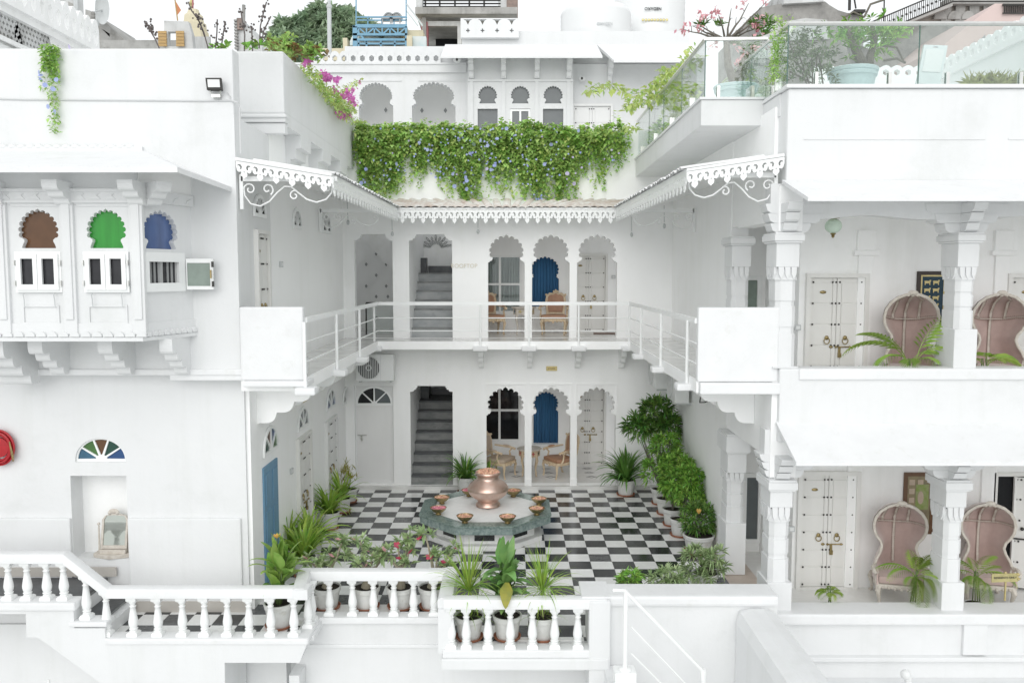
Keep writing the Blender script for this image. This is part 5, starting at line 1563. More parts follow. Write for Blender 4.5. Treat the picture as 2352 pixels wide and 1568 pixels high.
# white stairs going down with a thin pipe handrail
ws = thing('staircase', 'white steps descending to the right behind the thin white handrail', 'staircase', (1.8, 10.8, 0))
for k in range(9):
    m = MB(); x0 = 1.28 + .3 * k; z = -.25 - .26 * k
    m.box(x0, x0 + .31, 10.55, 11.21, z - .5, z); mk('step', m, WDIM, ws, bevel=.015)
hr = thing('stair_handrail', 'thin white pipe handrail running down the white garden steps', 'handrail', (1.6, 10.5, 0))
YH = 10.5
P0, P1, P2, P3 = pt(1407, 1355, YH), pt(1434, 1355, YH), pt(1611, 1536, YH), pt(1616, 1600, YH)
m = MB(); m.tube([P0, P1, P2, P3], .024, 8); mk('rail', m, PAINT, hr, True)
m = MB(); pp = pt(1436, 1536, YH); m.tube([(P1.x + .02, YH, P1.z), (P1.x + .02, YH, pp.z)], .03, 8); mk('post', m, PAINT, hr, True)
m = MB(); m.lathe([(.085, 0), (.085, .02), (.04, .035)], (P1.x + .02, YH, pp.z - .01), 14); m.box(P1.x - .12, P1.x + .16, YH - .1, YH + .14, pp.z - .22, pp.z - .01); mk('foot', m, PAINT, hr, bevel=.01)
for a, b in (((1450, 1439), (1604, 1600)), ((1450, 1500), (1560, 1610))):
    m = MB(); m.tube([pt(*a, YH), pt(*b, YH)], .011, 5); mk('wire', m, PAINT, hr, True)
m = MB(); pz_ = pt(1622, 1600, YH); m.tube([(P2.x + .03, YH, P2.z), (P2.x + .03, YH, P2.z - .9)], .035, 8); mk('post', m, PAINT, hr, True)

# ================================================================ balcony railing (pipes on outboard feet)
br = thing('balcony_railing', 'white pipe railing round the first floor balcony above the courtyard', 'railing', (0, YBF, F2))
zt = pt(1176, 697, YBF).z
corners = [(XBL - .0, 12.25), (XBL, YBF), (XBR, YBF), (XBR, 12.05)]
def chain(z, r, name):
    m = MB()
    for a, b in zip(corners, corners[1:]): m.tube([(a[0], a[1], z), (b[0], b[1], z)], r, 6)
    for c in corners[1:3]: m.ball((c[0], c[1], z), r * 1.02, 6)
    mk(name, m, PAINT, br, True)
hgt = zt - F2
m = MB()
for a, b in zip(corners, corners[1:]): m.bar((a[0], a[1], zt), (b[0], b[1], zt), .06, .075)
mk('top_rail', m, PAINT, br)
chain(F2 + hgt * .62, .013, 'middle_rail'); chain(F2 + hgt * .28, .013, 'lower_rail')
posts = [(pt(px, 740, YBF).x, YBF - .03, (0, -1)) for px in (860, 1103, 1215, 1329, 1445)]
for px in (699, 773, 826): posts.append((XBL + .03, sx(px, 780, XBL + .03).y, (1, 0)))
for px in (1472, 1518, 1579): posts.append((XBR - .03, sx(px, 780, XBR - .03).y, (-1, 0)))
for x, y, d in posts:
    m = MB(); m.tube([(x, y, F2 - .11), (x, y, zt - .02)], .026, 8); p_ = mk('post', m, PAINT, br, True)
    f = MB(); f.box(x - .17 if d[0] <= 0 else x - .13, x + .17 if d[0] >= 0 else x + .13, y - .13, y + .13, F2 - .215, F2 - .105); mk('foot', f, COPE, p_, bevel=.03)

# ================================================================ glass railings of the roof terrace
def glass_run(name, label, pts, h, npan, posts_at=(), rail=.032):
    g_ = thing(name, label, 'railing', pts[0])
    top = [Vector(p) + Vector((0, 0, h)) for p in pts]
    m = MB()
    m.tube(top, rail, 8); mk('top_rail', m, STEEL, g_, True)
    for (a, b), n in zip(zip(pts, pts[1:]), npan):
        a, b = Vector(a), Vector(b)
        d_ = (b - a).normalized()
        for k in range(n):
            p, r_ = a.lerp(b, k / n), a.lerp(b, (k + 1) / n)
            e = (r_ - p).normalized() * .012
            s = e.cross(Vector(EZ)).normalized() * .006
            m = MB(); m.hexa([p + e - s, r_ - e - s, r_ - e + s, p + e + s], [p + e - s + Vector((0, 0, h - .03)), r_ - e - s + Vector((0, 0, h - .03)), r_ - e + s + Vector((0, 0, h - .03)), p + e + s + Vector((0, 0, h - .03))])
            mk('glass_pane', m, CLEARG, g_)
            m = MB(); m.tube([p, p + Vector((0, 0, h - .02))], .009, 5); mk('pane_edge', m, GEDGE, g_)
            for t in ((.5,) if (b - a).length > 4 and abs(d_.x) < .5 else (.22, .78)):
                c = p.lerp(r_, t); d = (r_ - p).normalized()
                m = MB(); m.bar(c - s * 4, c - s * 4 + Vector((0, 0, h * .2)), .045, .02); m.bar(c + s * 4, c + s * 4 + Vector((0, 0, h * .2)), .045, .02); mk('clamp', m, STEEL, g_)
    return g_
zg = zo1 + .036
hg = pt(1640, 90, 13.05).z - zg
glass_run('glass_railing', 'glass railing receding along the right side of the roof terrace', [(XR + .1, 13.05, zg), (XO + .06, 13.05, zg), (XO + .06, 20.0, zg)], hg, (1, 4))
zg2 = zr(203) + .051
hg2 = pt(2000, 55, YR).z - zg2
glass_run('glass_railing', 'glass railing along the front of the right wing roof, over the plain wall', [(XW - .02, 15.5, zg2), (XW - .02, YR, zg2), (13, YR, zg2)], hg2, (2, 5))

# ================================================================ fountain platform, urn and flower bowls
def octo(r, ph=22.5): return [(r / math.cos(R(22.5)) * math.cos(R(ph + 45 * k)), r / math.cos(R(22.5)) * math.sin(R(ph + 45 * k))) for k in range(8)]
ZF = .54
ft = thing('fountain', 'octagonal fountain rimmed in green marble in the middle of the courtyard', 'fountain', FC)
ro = 1.285
m = MB(); m.plate(octo(ro), [octo(ro - .27)], (FC.x, FC.y, ZF), EX, EY, (0, 0, -.035)); mk('rim', m, GREENM, ft)
m = MB(); m.plate(octo(ro - .02), [octo(ro - .25)], (FC.x, FC.y, ZF - .036), EX, EY, (0, 0, -.135)); mk('rim_edge', m, GREENMR, ft)
m = MB(); m.plate(octo(ro - .265), [], (FC.x, FC.y, ZF - .012), EX, EY, (0, 0, -.15)); mk('basin_top', m, WMARB, ft)
m = MB(); m.plate(octo(ro - .33), [], (FC.x, FC.y, 0.10), EX, EY, (0, 0, ZF - .28)); mk('plinth', m, WMARB, ft)
m = MB(); m.plate(octo(ro - .18), [], (FC.x, FC.y, 0.003), EX, EY, (0, 0, .1)); mk('plinth_step', m, WMARB, ft, bevel=.012)
for k in range(8):
    a = R(45 * k); d = Vector((math.cos(a), math.sin(a), 0)); s = Vector((-d.y, d.x, 0))
    m = MB(); c = FC + d * (ro - .326)
    m.plate(rect(-.19, .19, .16, .34), [], c, s, EZ, d * .006); mk('inset_panel', m, TILEB, ft)
urn = thing('copper_urn', 'large hammered copper urn heaped with petals on the fountain', 'urn', (FC.x - .0, FC.y + .12, ZF))
ux = pt(1121, 1170, FC.y + .1).x
prof = [(.225, 0), (.235, .02), (.225, .05), (.19, .09), (.20, .12), (.27, .17), (.35, .24), (.385, .32), (.392, .345), (.385, .37), (.35, .43), (.28, .49), (.22, .525), (.205, .55), (.205, .60), (.213, .62), (.236, .64), (.243, .655), (.236, .675), (.222, .68), (.19, .64)]
m = MB(); m.lathe([(a * 1.06, b * 1.02) for a, b in prof], (ux, FC.y + .1, ZF), 40, caps=False); mk('body', m, COPPER, urn, True)
m = MB(); m.lathe([(.001, .735), (.10, .728), (.17, .71), (.215, .69), (.215, .66)], (ux, FC.y + .1, ZF), 20, caps=False); mk('petal_bed', m, F_PETAL, urn, 'all')
def petal_cloud(c, r, n, h, sz):
    m = MB()
    for i in range(n):
        a, q_ = random.uniform(0, 6.28), r * math.sqrt(random.random())
        p = Vector((c[0] + q_ * math.cos(a), c[1] + q_ * math.sin(a), c[2] + h * (1 - (q_ / r) ** 2) + random.uniform(0, .012)))
        u = Vector((random.uniform(-1, 1), random.uniform(-1, 1), random.uniform(-.35, .35))).normalized() * sz
        v = u.orthogonal(); v = v.normalized() * sz * .7
        m.quad(p - u, p - v, p + u, p + v)
    return m
mk('petals', petal_cloud((ux, FC.y + .1, ZF + .69), .215, 420, .05, .022), F_PETAL, urn, kind='stuff')
bowl_px = [(1068, 1189, 'pink and cream petals at the front left', F_PETAL), (1166, 1190, 'amber petals at the front right', F_PETAL), (1007, 1170, 'magenta petals at the left', F_PETALP), (1233, 1171, 'pale petals at the right', F_PETAL), (1015, 1145, 'yellow petals at the far left', F_PETAL), (1238, 1148, 'yellow and red petals at the far right', F_PETAL), (1179, 1129, 'petals just behind the urn on the right', F_PETAL), (1077, 1128, 'petals half hidden behind the urn on the left', F_PETALP)]
BOWL = MB()
BOWL.lathe([(.055, 0), (.062, .008), (.05, .02), (.045, .03), (.09, .055), (.135, .095), (.158, .135), (.163, .142), (.155, .143), (.13, .10)], (0, 0, 0), 22, caps=False)
bowl_me = BOWL.mesh('bowl', True); bowl_me.materials.append(BRASS)
for px, py, lab_, pm in bowl_px:
    p = gp(px, py + 11, ZF)
    b = thing('brass_bowl', 'small brass bowl of ' + lab_ + ' of the fountain', 'bowl', p, 'brass petal bowls round the fountain')
    place('bowl', bowl_me, None, b)
    mk('petals', petal_cloud((p.x, p.y, p.z + .118), .142, 120, .025, .02), pm, b, kind='stuff')
    m = MB(); m.lathe([(.001, .13), (.07, .126), (.142, .112)], p, 14, caps=False); mk('petal_bed', m, pm, b, 'all')

# ================================================================ carved armchairs and tables under the arches
def armchair(label, cloth, loc, rz, group):
    c = thing('armchair', label, 'armchair', (0, 0, 0), group)
    s = MB(); s.plate([(-.30, -.29), (.30, -.29), (.34, -.1), (.27, .28), (-.27, .28), (-.34, -.1)], [], (0, 0, .40), EX, EY, (0, 0, .09)); place('seat', s.mesh('seat', True, .03), cloth, c)
    s = MB(); s.plate([(-.31, -.31), (.31, -.31), (.35, -.1), (.28, .30), (-.28, .30), (-.35, -.1)], [], (0, 0, .33), EX, EY, (0, 0, .07))
    for k in range(5): s.ball((-.2 + .1 * k, -.31, .345 - (.03 if k == 2 else 0)), .035, 5)
    place('seat_rail', s.mesh('seat_rail', True, .01), WOODG, c)
    out = [(-.22, .50), (-.25, .62), (-.27, .85), (-.24, 1.0), (-.16, 1.055), (-.08, 1.05), (0, 1.10), (.08, 1.05), (.16, 1.055), (.24, 1.0), (.27, .85), (.25, .62), (.22, .50)]
    inn = [(x * .80, .545 + (z - .5) * .82) for x, z in out]
    tilt = Vector((0, .14, 1)).normalized(); nb = Vector((0, 1, -.14)).normalized()
    O = Vector((0, .26, 0))
    s = MB(); s.plate(out, [inn], O, EX, tilt, nb * .055)
    k0 = len(s.v)
    for x, z in ((0, 1.11), (-.05, 1.085), (.05, 1.085), (-.25, 1.0), (.25, 1.0)):
        s.ball(O + Vector((x, 0, 0)) + tilt * z, .032, 5)
    s.bar(O + Vector((-.22, .02, 0)) + tilt * .35, O + Vector((-.22, .02, 0)) + tilt * .55, .045); s.bar(O + Vector((.22, .02, 0)) + tilt * .35, O + Vector((.22, .02, 0)) + tilt * .55, .045)
    bk = place('backrest', s.mesh('backrest', True, .008), WOODG, c)
    s = MB(); s.plate(inn, [], O + Vector((0, -.004, 0)), EX, tilt, nb * .05); place('back_panel', s.mesh('back_panel', True, .012), cloth, bk)
    for sg in (-1, 1):
        s = MB()
        s.tube([(sg*.27, .30, .72), (sg*.33, .12, .70), (sg*.36, -.08, .685), (sg*.36, -.2, .665), (sg*.35, -.24, .64)], [.022, .026, .03, .03, .02], 7)
        s.tube([(sg*.35, -.16, .665), (sg*.33, -.10, .58), (sg*.34, -.12, .48), (sg*.33, -.17, .38)], [.026, .022, .024, .028], 7)
        s.ball((sg*.355, -.235, .655), .036, 6)
        a = place('arm', s.mesh('arm', True), WOODG, c)
        s = MB(); s.ball((sg*.35, -.0, .715), .05, 6, (.7, 2.4, .5)); place('arm_pad', s.mesh('arm_pad', True), cloth, a)
        for yy, bend in ((-.27, -.03), (.25, .05)):
            s = MB(); s.tube([(sg*.28, yy, .36), (sg*.305, yy + bend*.8, .28), (sg*.285, yy + bend*.2, .15), (sg*.275, yy + bend*.6, .03), (sg*.285, yy + bend*1.2, 0)], [.042, .036, .022, .020, .028], 7)
            place('leg', s.mesh('leg', True), WOODG, c)
    c.location, c.rotation_euler = loc, (0, 0, rz)
    return c
def side_table(label, loc, mat_leg, accent, group):
    t = thing('side_table', label, 'table', (0, 0, 0), group)
    s = MB(); s.plate(octo(.30), [], (0, 0, .66), EX, EY, (0, 0, .035)); place('table_top', s.mesh('table_top', False, .008), CHALK, t)
    for k in range(8):
        a = R(45 * k); d = Vector((math.cos(a), math.sin(a), 0)); sd_ = Vector((-d.y, d.x, 0))
        s = MB(); s.plate(rect(-.105, .105, .50, .66), [], d * .25, sd_, EZ, d * -.02); ap = place('apron_panel', s.mesh('apron_panel'), mat_leg, t)
        s = MB(); st4 = []
        for j in range(8): st4.append(((.06 if j % 2 == 0 else .022) * math.cos(R(45 * j)), .58 + (.06 if j % 2 == 0 else .022) * math.sin(R(45 * j))))
        s.plate(st4, [], d * .256, sd_, EZ, d * -.008); place('star_inlay', s.mesh('star_inlay'), accent[k % len(accent)], ap)
    for k in range(4):
        a = R(22.5 + 90 * k); d = Vector((math.cos(a), math.sin(a), 0))
        s = MB(); s.tube([d * .24 + Vector((0, 0, .52)), d * .275 + Vector((0, 0, .40)), d * .22 + Vector((0, 0, .2)), d * .235 + Vector((0, 0, .05)), d * .26], [.03, .03, .02, .018, .022], 6); place('leg', s.mesh('leg', True), mat_leg, t)
    t.location = loc; t.rotation_euler = (0, 0, R(22.5))
    return t
GRP1 = 'carved armchairs under the arches'
YCH = 20.75
armchair('cream upholstered carved armchair left of the table on the ground floor', CREAMF, (pt(1148, 1060, YCH).x, YCH, STEP), R(62), GRP1)
armchair('tan leather carved armchair right of the table on the ground floor', TANF, (pt(1285, 1060, YCH).x, YCH, STEP), R(-58), GRP1)
side_table('octagonal cream side table with dark red stars on the ground floor', (pt(1216, 1060, YCH).x, YCH + .1, STEP), WOODG, [REDPOLE, DKGRG], 'octagonal side tables')
YCU = 21.3
armchair('tan carved armchair half hidden by a pillar left of the upper table', TANF, (pt(1126, 720, YCU).x, YCU, F2), R(16), GRP1)
armchair('tan leather armchair on the balcony in front of the blue arch', TANF, (pt(1273, 720, YCU).x, YCU, F2), R(-8), GRP1)
side_table('octagonal white side table with blue and yellow stars on the balcony', (pt(1203, 720, YCU).x, YCU - .05, F2), CHALK, [TEALG, GOLD], 'octagonal side tables')
mt = MB(); a = gp(1396, 768, F2); mt.plate([(-.35, -.2), (.25, -.22), (.28, .18), (-.32, .2)], [], (a.x, a.y + .3, F2 + .015), EX, EY, (0, 0, -.012))
tag(mk('door_mat', mt, MATW), 'small brown mat on the balcony floor before the studded door', 'mat')

# ================================================================ hooded porter chairs in pink velvet
def porter_chair(label, loc, rz):
    c = thing('porter_chair', label, 'armchair', (0, 0, 0), 'pink hooded chairs on the verandahs')
    # balloon outline of the opening, half width by height
    prof = [(.30, .42), (.33, .52), (.36, .60), (.325, .70), (.27, .80), (.25, .88), (.27, .96), (.33, 1.04), (.375, 1.14), (.385, 1.25), (.36, 1.36), (.30, 1.46), (.20, 1.545), (.10, 1.585), (0, 1.60)]
    full = [(-x, z) for x, z in prof] + [(x, z) for x, z in reversed(prof[:-1])]
    yf_ = lambda z: -.02 - .16 * max(0, (z - .9)) if z > .9 else -.02 - .30 * max(0, (.9 - z))     # hood leans forward, arms sweep forward
    F = [Vector((x, yf_(z), z)) for x, z in full]
    ring = []
    n = 8
    for k in range(n + 1):
        t = k / n
        sc = math.cos(t * math.pi / 2) ** .55 if t < 1 else 0.0
        yb = .42 * math.sin(t * math.pi / 2)
        row = []
        for p in F:
            zc = 1.18 if p.z > .9 else p.z
            cx_, cz_ = 0, max(.45, min(p.z, 1.15))
            row.append(Vector((p.x * sc, p.y * (1 - t) + (yb + .03) * t ** .6, cz_ + (p.z - cz_) * sc)))
        ring.append(row)
    s = MB(); m_ = len(F)
    vs = [p for row in ring for p in row]
    s.add(vs, [(k*m_ + i, k*m_ + i + 1, (k+1)*m_ + i + 1, (k+1)*m_ + i) for k in range(n) for i in range(m_ - 1)])
    sh = place('hood_lining', s.mesh('hood_lining', 'all'), VELVET, c)
    s = MB(); vs2 = [p + Vector((p.x * .07, .05 * (k / n) + .004, (p.z - .9) * .035)) for k, row in enumerate(ring) for p in row]
    s.add(vs2, [(k*m_ + i, (k+1)*m_ + i, (k+1)*m_ + i + 1, k*m_ + i + 1) for k in range(n) for i in range(m_ - 1)])
    place('hood_shell', s.mesh('hood_shell', 'all'), VELVET, c)
    s = MB(); s.tube(F, [.021] * m_, 8); s.tube([p + Vector((p.x * .035, -.014, (p.z - .9) * .02)) for p in F], .012, 6); s.ball((0, F[len(F)//2].y - .01, 1.62), .05, 6, (1.5, .6, .8))
    place('frame', s.mesh('frame', True), CHALK, c)
    # nail-studded straps across the lining
    def strap(pts):
        s = MB()
        pts = [Vector(p) for p in pts]
        for a, b in zip(pts, pts[1:]): s.bar(a, b, .035, .012)
        st_ = place('strap', s.mesh('strap'), CHALK, sh)
        s = MB()
        for a, b in zip(pts, pts[1:]):
            L = (b - a).length
            for j in range(max(1, int(L / .03))):
                p = a.lerp(b, (j + .5) / max(1, int(L / .03)))
                for e in (-.02, .02): s.ball(p + Vector((e if abs((b-a).z) > abs((b-a).x) else 0, -.012, 0 if abs((b-a).z) > abs((b-a).x) else e)), .007, 3)
        place('nail', s.mesh('nail', 'all'), STUDM, st_, kind='stuff')
    iH = [min(range(m_), key=lambda i: abs(F[i].z - 1.20) + (0 if (F[i].x < 0) == (sg < 0) else 9)) for sg in (-1, 1)]
    cut = lambda i: [ring[k][i] + Vector((0, -.016, 0)) for k in range(0, n)]
    a_, b_ = cut(iH[0]), cut(iH[1])
    strap(a_ + list(reversed(b_)))
    top = m_ // 2
    strap([ring[0][top] + Vector((0, 0, -.03)), ring[2][top] + Vector((0, -.02, -.03)), ring[5][top] + Vector((0, -.03, -.02)), (0, .375, 1.3), (0, .405, 1.15), (0, .425, 1.0), (0, .425, .75), (0, .40, .52)])
    for sg in (-1, 1):
        g = lambda t, x, z: min((p for p in ring[t]), key=lambda p: abs(p.x - sg * x) + (0 if p.z > 1.2 else 5)) + Vector((0, -.02, -.01))
        strap([F[top] + Vector((sg * .05, 0, -.03)), g(1, .10, 0), g(2, .14, 0), g(3, .17, 0), g(4, .185, 0), (sg * .19, .33, 1.28), (sg * .19, .355, 1.19)])
    s = MB(); s.plate([(-.33, -.30), (.33, -.30), (.35, -.05), (.26, .36), (-.26, .36), (-.35, -.05)], [], (0, 0, .36), EX, EY, (0, 0, .12)); place('seat', s.mesh('seat', True, .035), VELVET, c)
    s = MB(); s.plate([(-.35, -.32), (.35, -.32), (.37, -.05), (.28, .38), (-.28, .38), (-.37, -.05)], [], (0, 0, .29), EX, EY, (0, 0, .065))
    for k in range(7): s.ball((-.27 + .09 * k, -.325, .315 - .02 * (3 - abs(k - 3)) / 3), .03, 4)
    place('seat_rail', s.mesh('seat_rail', True, .01), CHALK, c)
    for sg in (-1, 1):
        s = MB(); s.tube([F[2 if sg < 0 else m_ - 3] + Vector((0, -.01, 0)), (sg*.40, -.22, .60), (sg*.40, -.33, .565), (sg*.38, -.36, .53)], [.03, .035, .035, .028], 7)
        s.tube([(sg*.39, -.30, .56), (sg*.355, -.25, .50), (sg*.36, -.28, .40), (sg*.34, -.30, .32)], [.032, .026, .03, .036], 7)
        place('arm', s.mesh('arm', True), CHALK, c)
        s = MB(); s.plate([(-.36, .36), (-.31, .55), (.0, .6), (.05, .36)], [], (sg * .345, 0, 0), EY, EZ, (sg * .02, 0, 0)); place('arm_panel', s.mesh('arm_panel', True), VELVET, c)
        for yy, bn in ((-.29, -.05), (.32, .07)):
            s = MB(); s.tube([(sg*.32, yy, .32), (sg*.34, yy + bn*.7, .25), (sg*.315, yy + bn*.2, .13), (sg*.31, yy + bn*.7, .03), (sg*.325, yy + bn*1.3, 0)], [.05, .042, .026, .022, .034], 7); place('leg', s.mesh('leg', True), CHALK, c)
    c.location, c.rotation_euler = loc, (0, 0, rz)
    return c
YP = 12.95
zfl = -.02
def pcx(px, py): return pt(px, py, YP).x
porter_chair('pink velvet hooded chair beside the studded door on the ground verandah', (pcx(2062, 1300), YP, zfl), R(-14))
porter_chair('pink velvet hooded chair by the dark doorway on the ground verandah', (pcx(2262, 1300), YP, zfl), R(-14))
porter_chair('pink velvet hooded chair under the framed blue picture on the upper verandah', (pcx(2090, 750), YP, FU), R(-14))
porter_chair('pink velvet hooded chair right of the pillar on the upper verandah', (pcx(2292, 750), YP, FU), R(-14))

# ================================================================ small fittings
def ac_unit(label, loc, rz):
    a = thing('air_conditioner', label, 'air conditioner', (0, 0, 0), 'outdoor air conditioner units')
    m = MB(); m.box(-.44, .44, -.15, .15, 0, .62); place('casing', m.mesh('casing', False, .012), PLAST, a)
    m = MB(); m.lathe([(.262, 0), (.262, .004), (.001, .005)], (0, 0, 0), 28, caps=False); m.v = [(x - .14, -.151 - z, y + .31) for x, y, z in m.v]; place('fan_opening', m.mesh('fan_opening', 'all'), DKGREY, a)
    m = MB()
    for k in range(13):
        x = -.25 + .5 * k / 12; hh = math.sqrt(max(0, .264 ** 2 - x * x))
        if hh > .03: m.bar((x - .14, -.162, .31 - hh), (x - .14, -.162, .31 + hh), .012, .008)
    m.tube([(-.14 + .266 * math.cos(t), -.16, .31 + .266 * math.sin(t)) for t in [i * math.pi / 14 for i in range(28)]], .01, 4, closed=True)
    m.tube([(-.14 + .06 * math.cos(t), -.16, .31 + .06 * math.sin(t)) for t in [i * math.pi / 6 for i in range(12)]], .01, 4, closed=True)
    place('grille', m.mesh('grille', True), PLAST, a)
    m = MB(); m.box(-.38, -.34, -.1, .3, -.04, 0); m.box(.34, .38, -.1, .3, -.04, 0); place('bracket', m.mesh('bracket'), GREYD, a)
    m = MB(); m.bar((.135, -.1515, .02), (.135, -.1515, .6), .006, .002); place('panel_seam', m.mesh('panel_seam'), GREYD, a)
    a.location, a.rotation_euler = loc, (0, 0, rz)
    return a
p = pt(862, 874, YB - .45)
ac_unit('white air conditioner unit above the plain white door', (p.x, YB - .36, p.z), 0)
ac_unit('white air conditioner unit trailing black cables on the right flank', (XR - .22, 17.8, 2.47), R(-90))
ac_unit('white air conditioner unit further along the right flank', (XR - .46, 18.85, 2.62), R(-90))
m = MB(); p = sx(1606, 900, XR - .12)
for k in range(7):
    a0 = p + Vector((0, random.uniform(-.2, .1), random.uniform(-.1, .1)))
    m.tube([a0, a0 + Vector((-.05, -.15, -.12 + .05 * k)), a0 + Vector((.02, -.25, -.1 + .04 * k)), a0 + Vector((.1, -.3, random.uniform(-.15, .1)))], .012, 4)
tag(mk('cable_bundle', m, IRON, None, True), 'tangle of black cables on the right flank beside the air conditioner', 'cables')
p = pt(1267, 846, YB - .01)
m = MB(); m.box(p.x - .13, p.x + .13, YB - .03, YB - .002, p.z - .055, p.z + .055); sg = tag(mk('wall_plaque', m, GOLD, None, bevel=.006), 'brass plaque on the wall above the ground floor arches', 'plaque')
m = MB(); m.box(p.x - .09, p.x + .09, YB - .034, YB - .029, p.z - .02, p.z + .02); mk('engraving', m, BRASS, sg)
p = sx(700, 911, XL + .02)
m = MB(); m.box(XL + .005, XL + .03, p.y - .18, p.y + .18, p.z - .09, p.z + .06); sg = tag(mk('wall_plaque', m, GOLD), 'brass plaque on the left flank above a half-round window', 'plaque')
fl_ = pt(491, 193, YL - .15)
fd = thing('floodlight', 'black-framed floodlight on the blank upper wall of the left wing', 'floodlight', fl_)
m = MB(); d_ = Vector((0.05, -.1, -.02))
m.hexa([(fl_.x - .11, YL - .13, fl_.z - .08), (fl_.x + .115, YL - .13, fl_.z - .08), (fl_.x + .10, YL - .06, fl_.z - .085), (fl_.x - .10, YL - .06, fl_.z - .085)], [(fl_.x - .12, YL - .15, fl_.z + .085), (fl_.x + .11, YL - .15, fl_.z + .085), (fl_.x + .09, YL - .06, fl_.z + .085), (fl_.x - .10, YL - .06, fl_.z + .085)]); mk('housing', m, IRON, fd, bevel=.006)
m = MB(); m.hexa([(fl_.x - .085, YL - .146, fl_.z - .045), (fl_.x + .085, YL - .146, fl_.z - .045), (fl_.x + .085, YL - .13, fl_.z - .045), (fl_.x - .085, YL - .13, fl_.z - .045)], [(fl_.x - .088, YL - .156, fl_.z + .06), (fl_.x + .082, YL - .156, fl_.z + .06), (fl_.x + .082, YL - .14, fl_.z + .06), (fl_.x - .088, YL - .14, fl_.z + .06)]); mk('lens', m, FROST if False else PLAST, fd)
m = MB(); m.tube([(fl_.x - .08, YL - .1, fl_.z - .08), (fl_.x - .05, YL - .06, fl_.z - .14), (fl_.x + .05, YL - .06, fl_.z - .14), (fl_.x + .08, YL - .1, fl_.z - .08)], .012, 5); m.box(fl_.x - .06, fl_.x + .06, YL - .08, YL, fl_.z - .17, fl_.z - .13); mk('bracket', m, STEEL, fd, True)
# red hose reel at the left edge
p = pt(-4, 1028, YLO - .1)
hs_ = thing('hose_reel', 'red fire hose coiled on the wall at the left edge', 'hose reel', p)
m = MB()
for k in range(5):
    r_ = .17 + .03 * (k % 3); m.tube([(p.x + r_ * math.cos(t), YLO - .06 - .03 * (k // 2), p.z + r_ * math.sin(t) * 1.15) for t in [i * math.pi / 14 for i in range(28)]], .018, 6, closed=True)
mk('hose', m, REDP, hs_, True)
m = MB(); m.lathe([(.15, 0), (.15, .06), (.02, .07)], (0, 0, 0), 20); m.v = [(p.x + x, YLO - .03 - z, p.z + y) for x, y, z in m.v]; mk('drum', m, REDP, hs_, True)
m = MB(); m.tube([(p.x + .19, YLO - .13, p.z + .1), (p.x + .23, YLO - .14, p.z - .1), (p.x + .235, YLO - .13, p.z - .2)], [.012, .018, .01], 6); mk('nozzle', m, BRASS, hs_, True)
# dressing mirror in the niche
mx0, mx1 = q(226, 1235, YLO + .12)[0], q(296, 1235, YLO + .12)[0]
mzb, mzt = q(260, 1282, YLO + .12)[1], q(260, 1172, YLO + .12)[1]
mr = thing('dressing_mirror', 'arched swivel mirror in a chalky white stand in the wall niche', 'mirror', ((mx0 + mx1)/2, YLO + .12, nzb))
w = (mx1 - mx0)/2 * .86; c = (mx0 + mx1)/2; h0 = nzb + .13; h1 = mzt - .05
tl = Vector((.05, .10, 1)).normalized()
shape = lambda k: [(-w*k, 0 + (1-k)*.3), (-w*k, (h1-h0)*.82), (-w*.8*k, (h1-h0)*.93), (0, (h1-h0)*(1 - (1-k)*.3)), (w*.8*k, (h1-h0)*.93), (w*k, (h1-h0)*.82), (w*k, 0 + (1-k)*.3)]
m = MB(); m.plate(shape(1), [shape(.84)], (c, YLO + .10, h0), EX, tl, (0, .04, 0)); fr_ = mk('frame', m, CHALK, mr, bevel=.006)
m = MB(); m.plate(shape(.86), [], (c, YLO + .115, h0), EX, tl, (0, .01, 0)); mk('glass', m, MIRROR, fr_)
m = MB(); m.plate([(-w*1.5, -.04), (-w*.7, -.12), (0, -.16), (w*.7, -.12), (w*1.3, -.04), (w*1.3, .12), (-w*1.5, .12)], [], (c, YLO + .12, nzb + .002), EX, EY, (0, 0, .06)); m.box(c - w, c + w, YLO + .06, YLO + .16, nzb + .06, nzb + .12)
mk('base', m, CHALK, mr, bevel=.01)
for s in (-1, 1):
    m = MB(); m.tube([(c + s*w*1.14, YLO + .13, nzb + .05), (c + s*w*1.14, YLO + .14, h0 + .35)], [.016, .012], 6); m.ball((c + s*w*1.14, YLO + .14, h0 + .38), .025, 6); mk('support', m, CHALK, mr, True)
m = MB(); m.ball((c, YLO + .16, h1 + .03), .05, 6, (1.6, .5, .8)); m.ball((c - .06, YLO + .15, h1 + .01), .03, 6); m.ball((c + .06, YLO + .15, h1 + .01), .03, 6); mk('crest', m, CHALK, mr, True)
# hanging lamp of the upper verandah
lp = pt(1914, 519, 12.6)
la = thing('hanging_lamp', 'pale green glass globe lamp on a brass fitting on the upper verandah', 'lamp', lp)
m = MB(); m.ball(lp, .125, 10, (1, 1, .88)); mk('globe', m, LAMPG, la, 'all')
m = MB(); m.lathe([(.02, .10), (.09, .115), (.10, .125), (.03, .14), (.02, .2), (.012, .45)], lp, 12); m.lathe([(.03, -.105), (.045, -.118), (.02, -.14), (.028, -.155), (.005, -.18)], lp, 10); m.tube([lp + Vector((-.09, 0, .135)), lp + Vector((.1, 0, .15))], .012, 5); mk('fitting', m, BRASS, la, True)
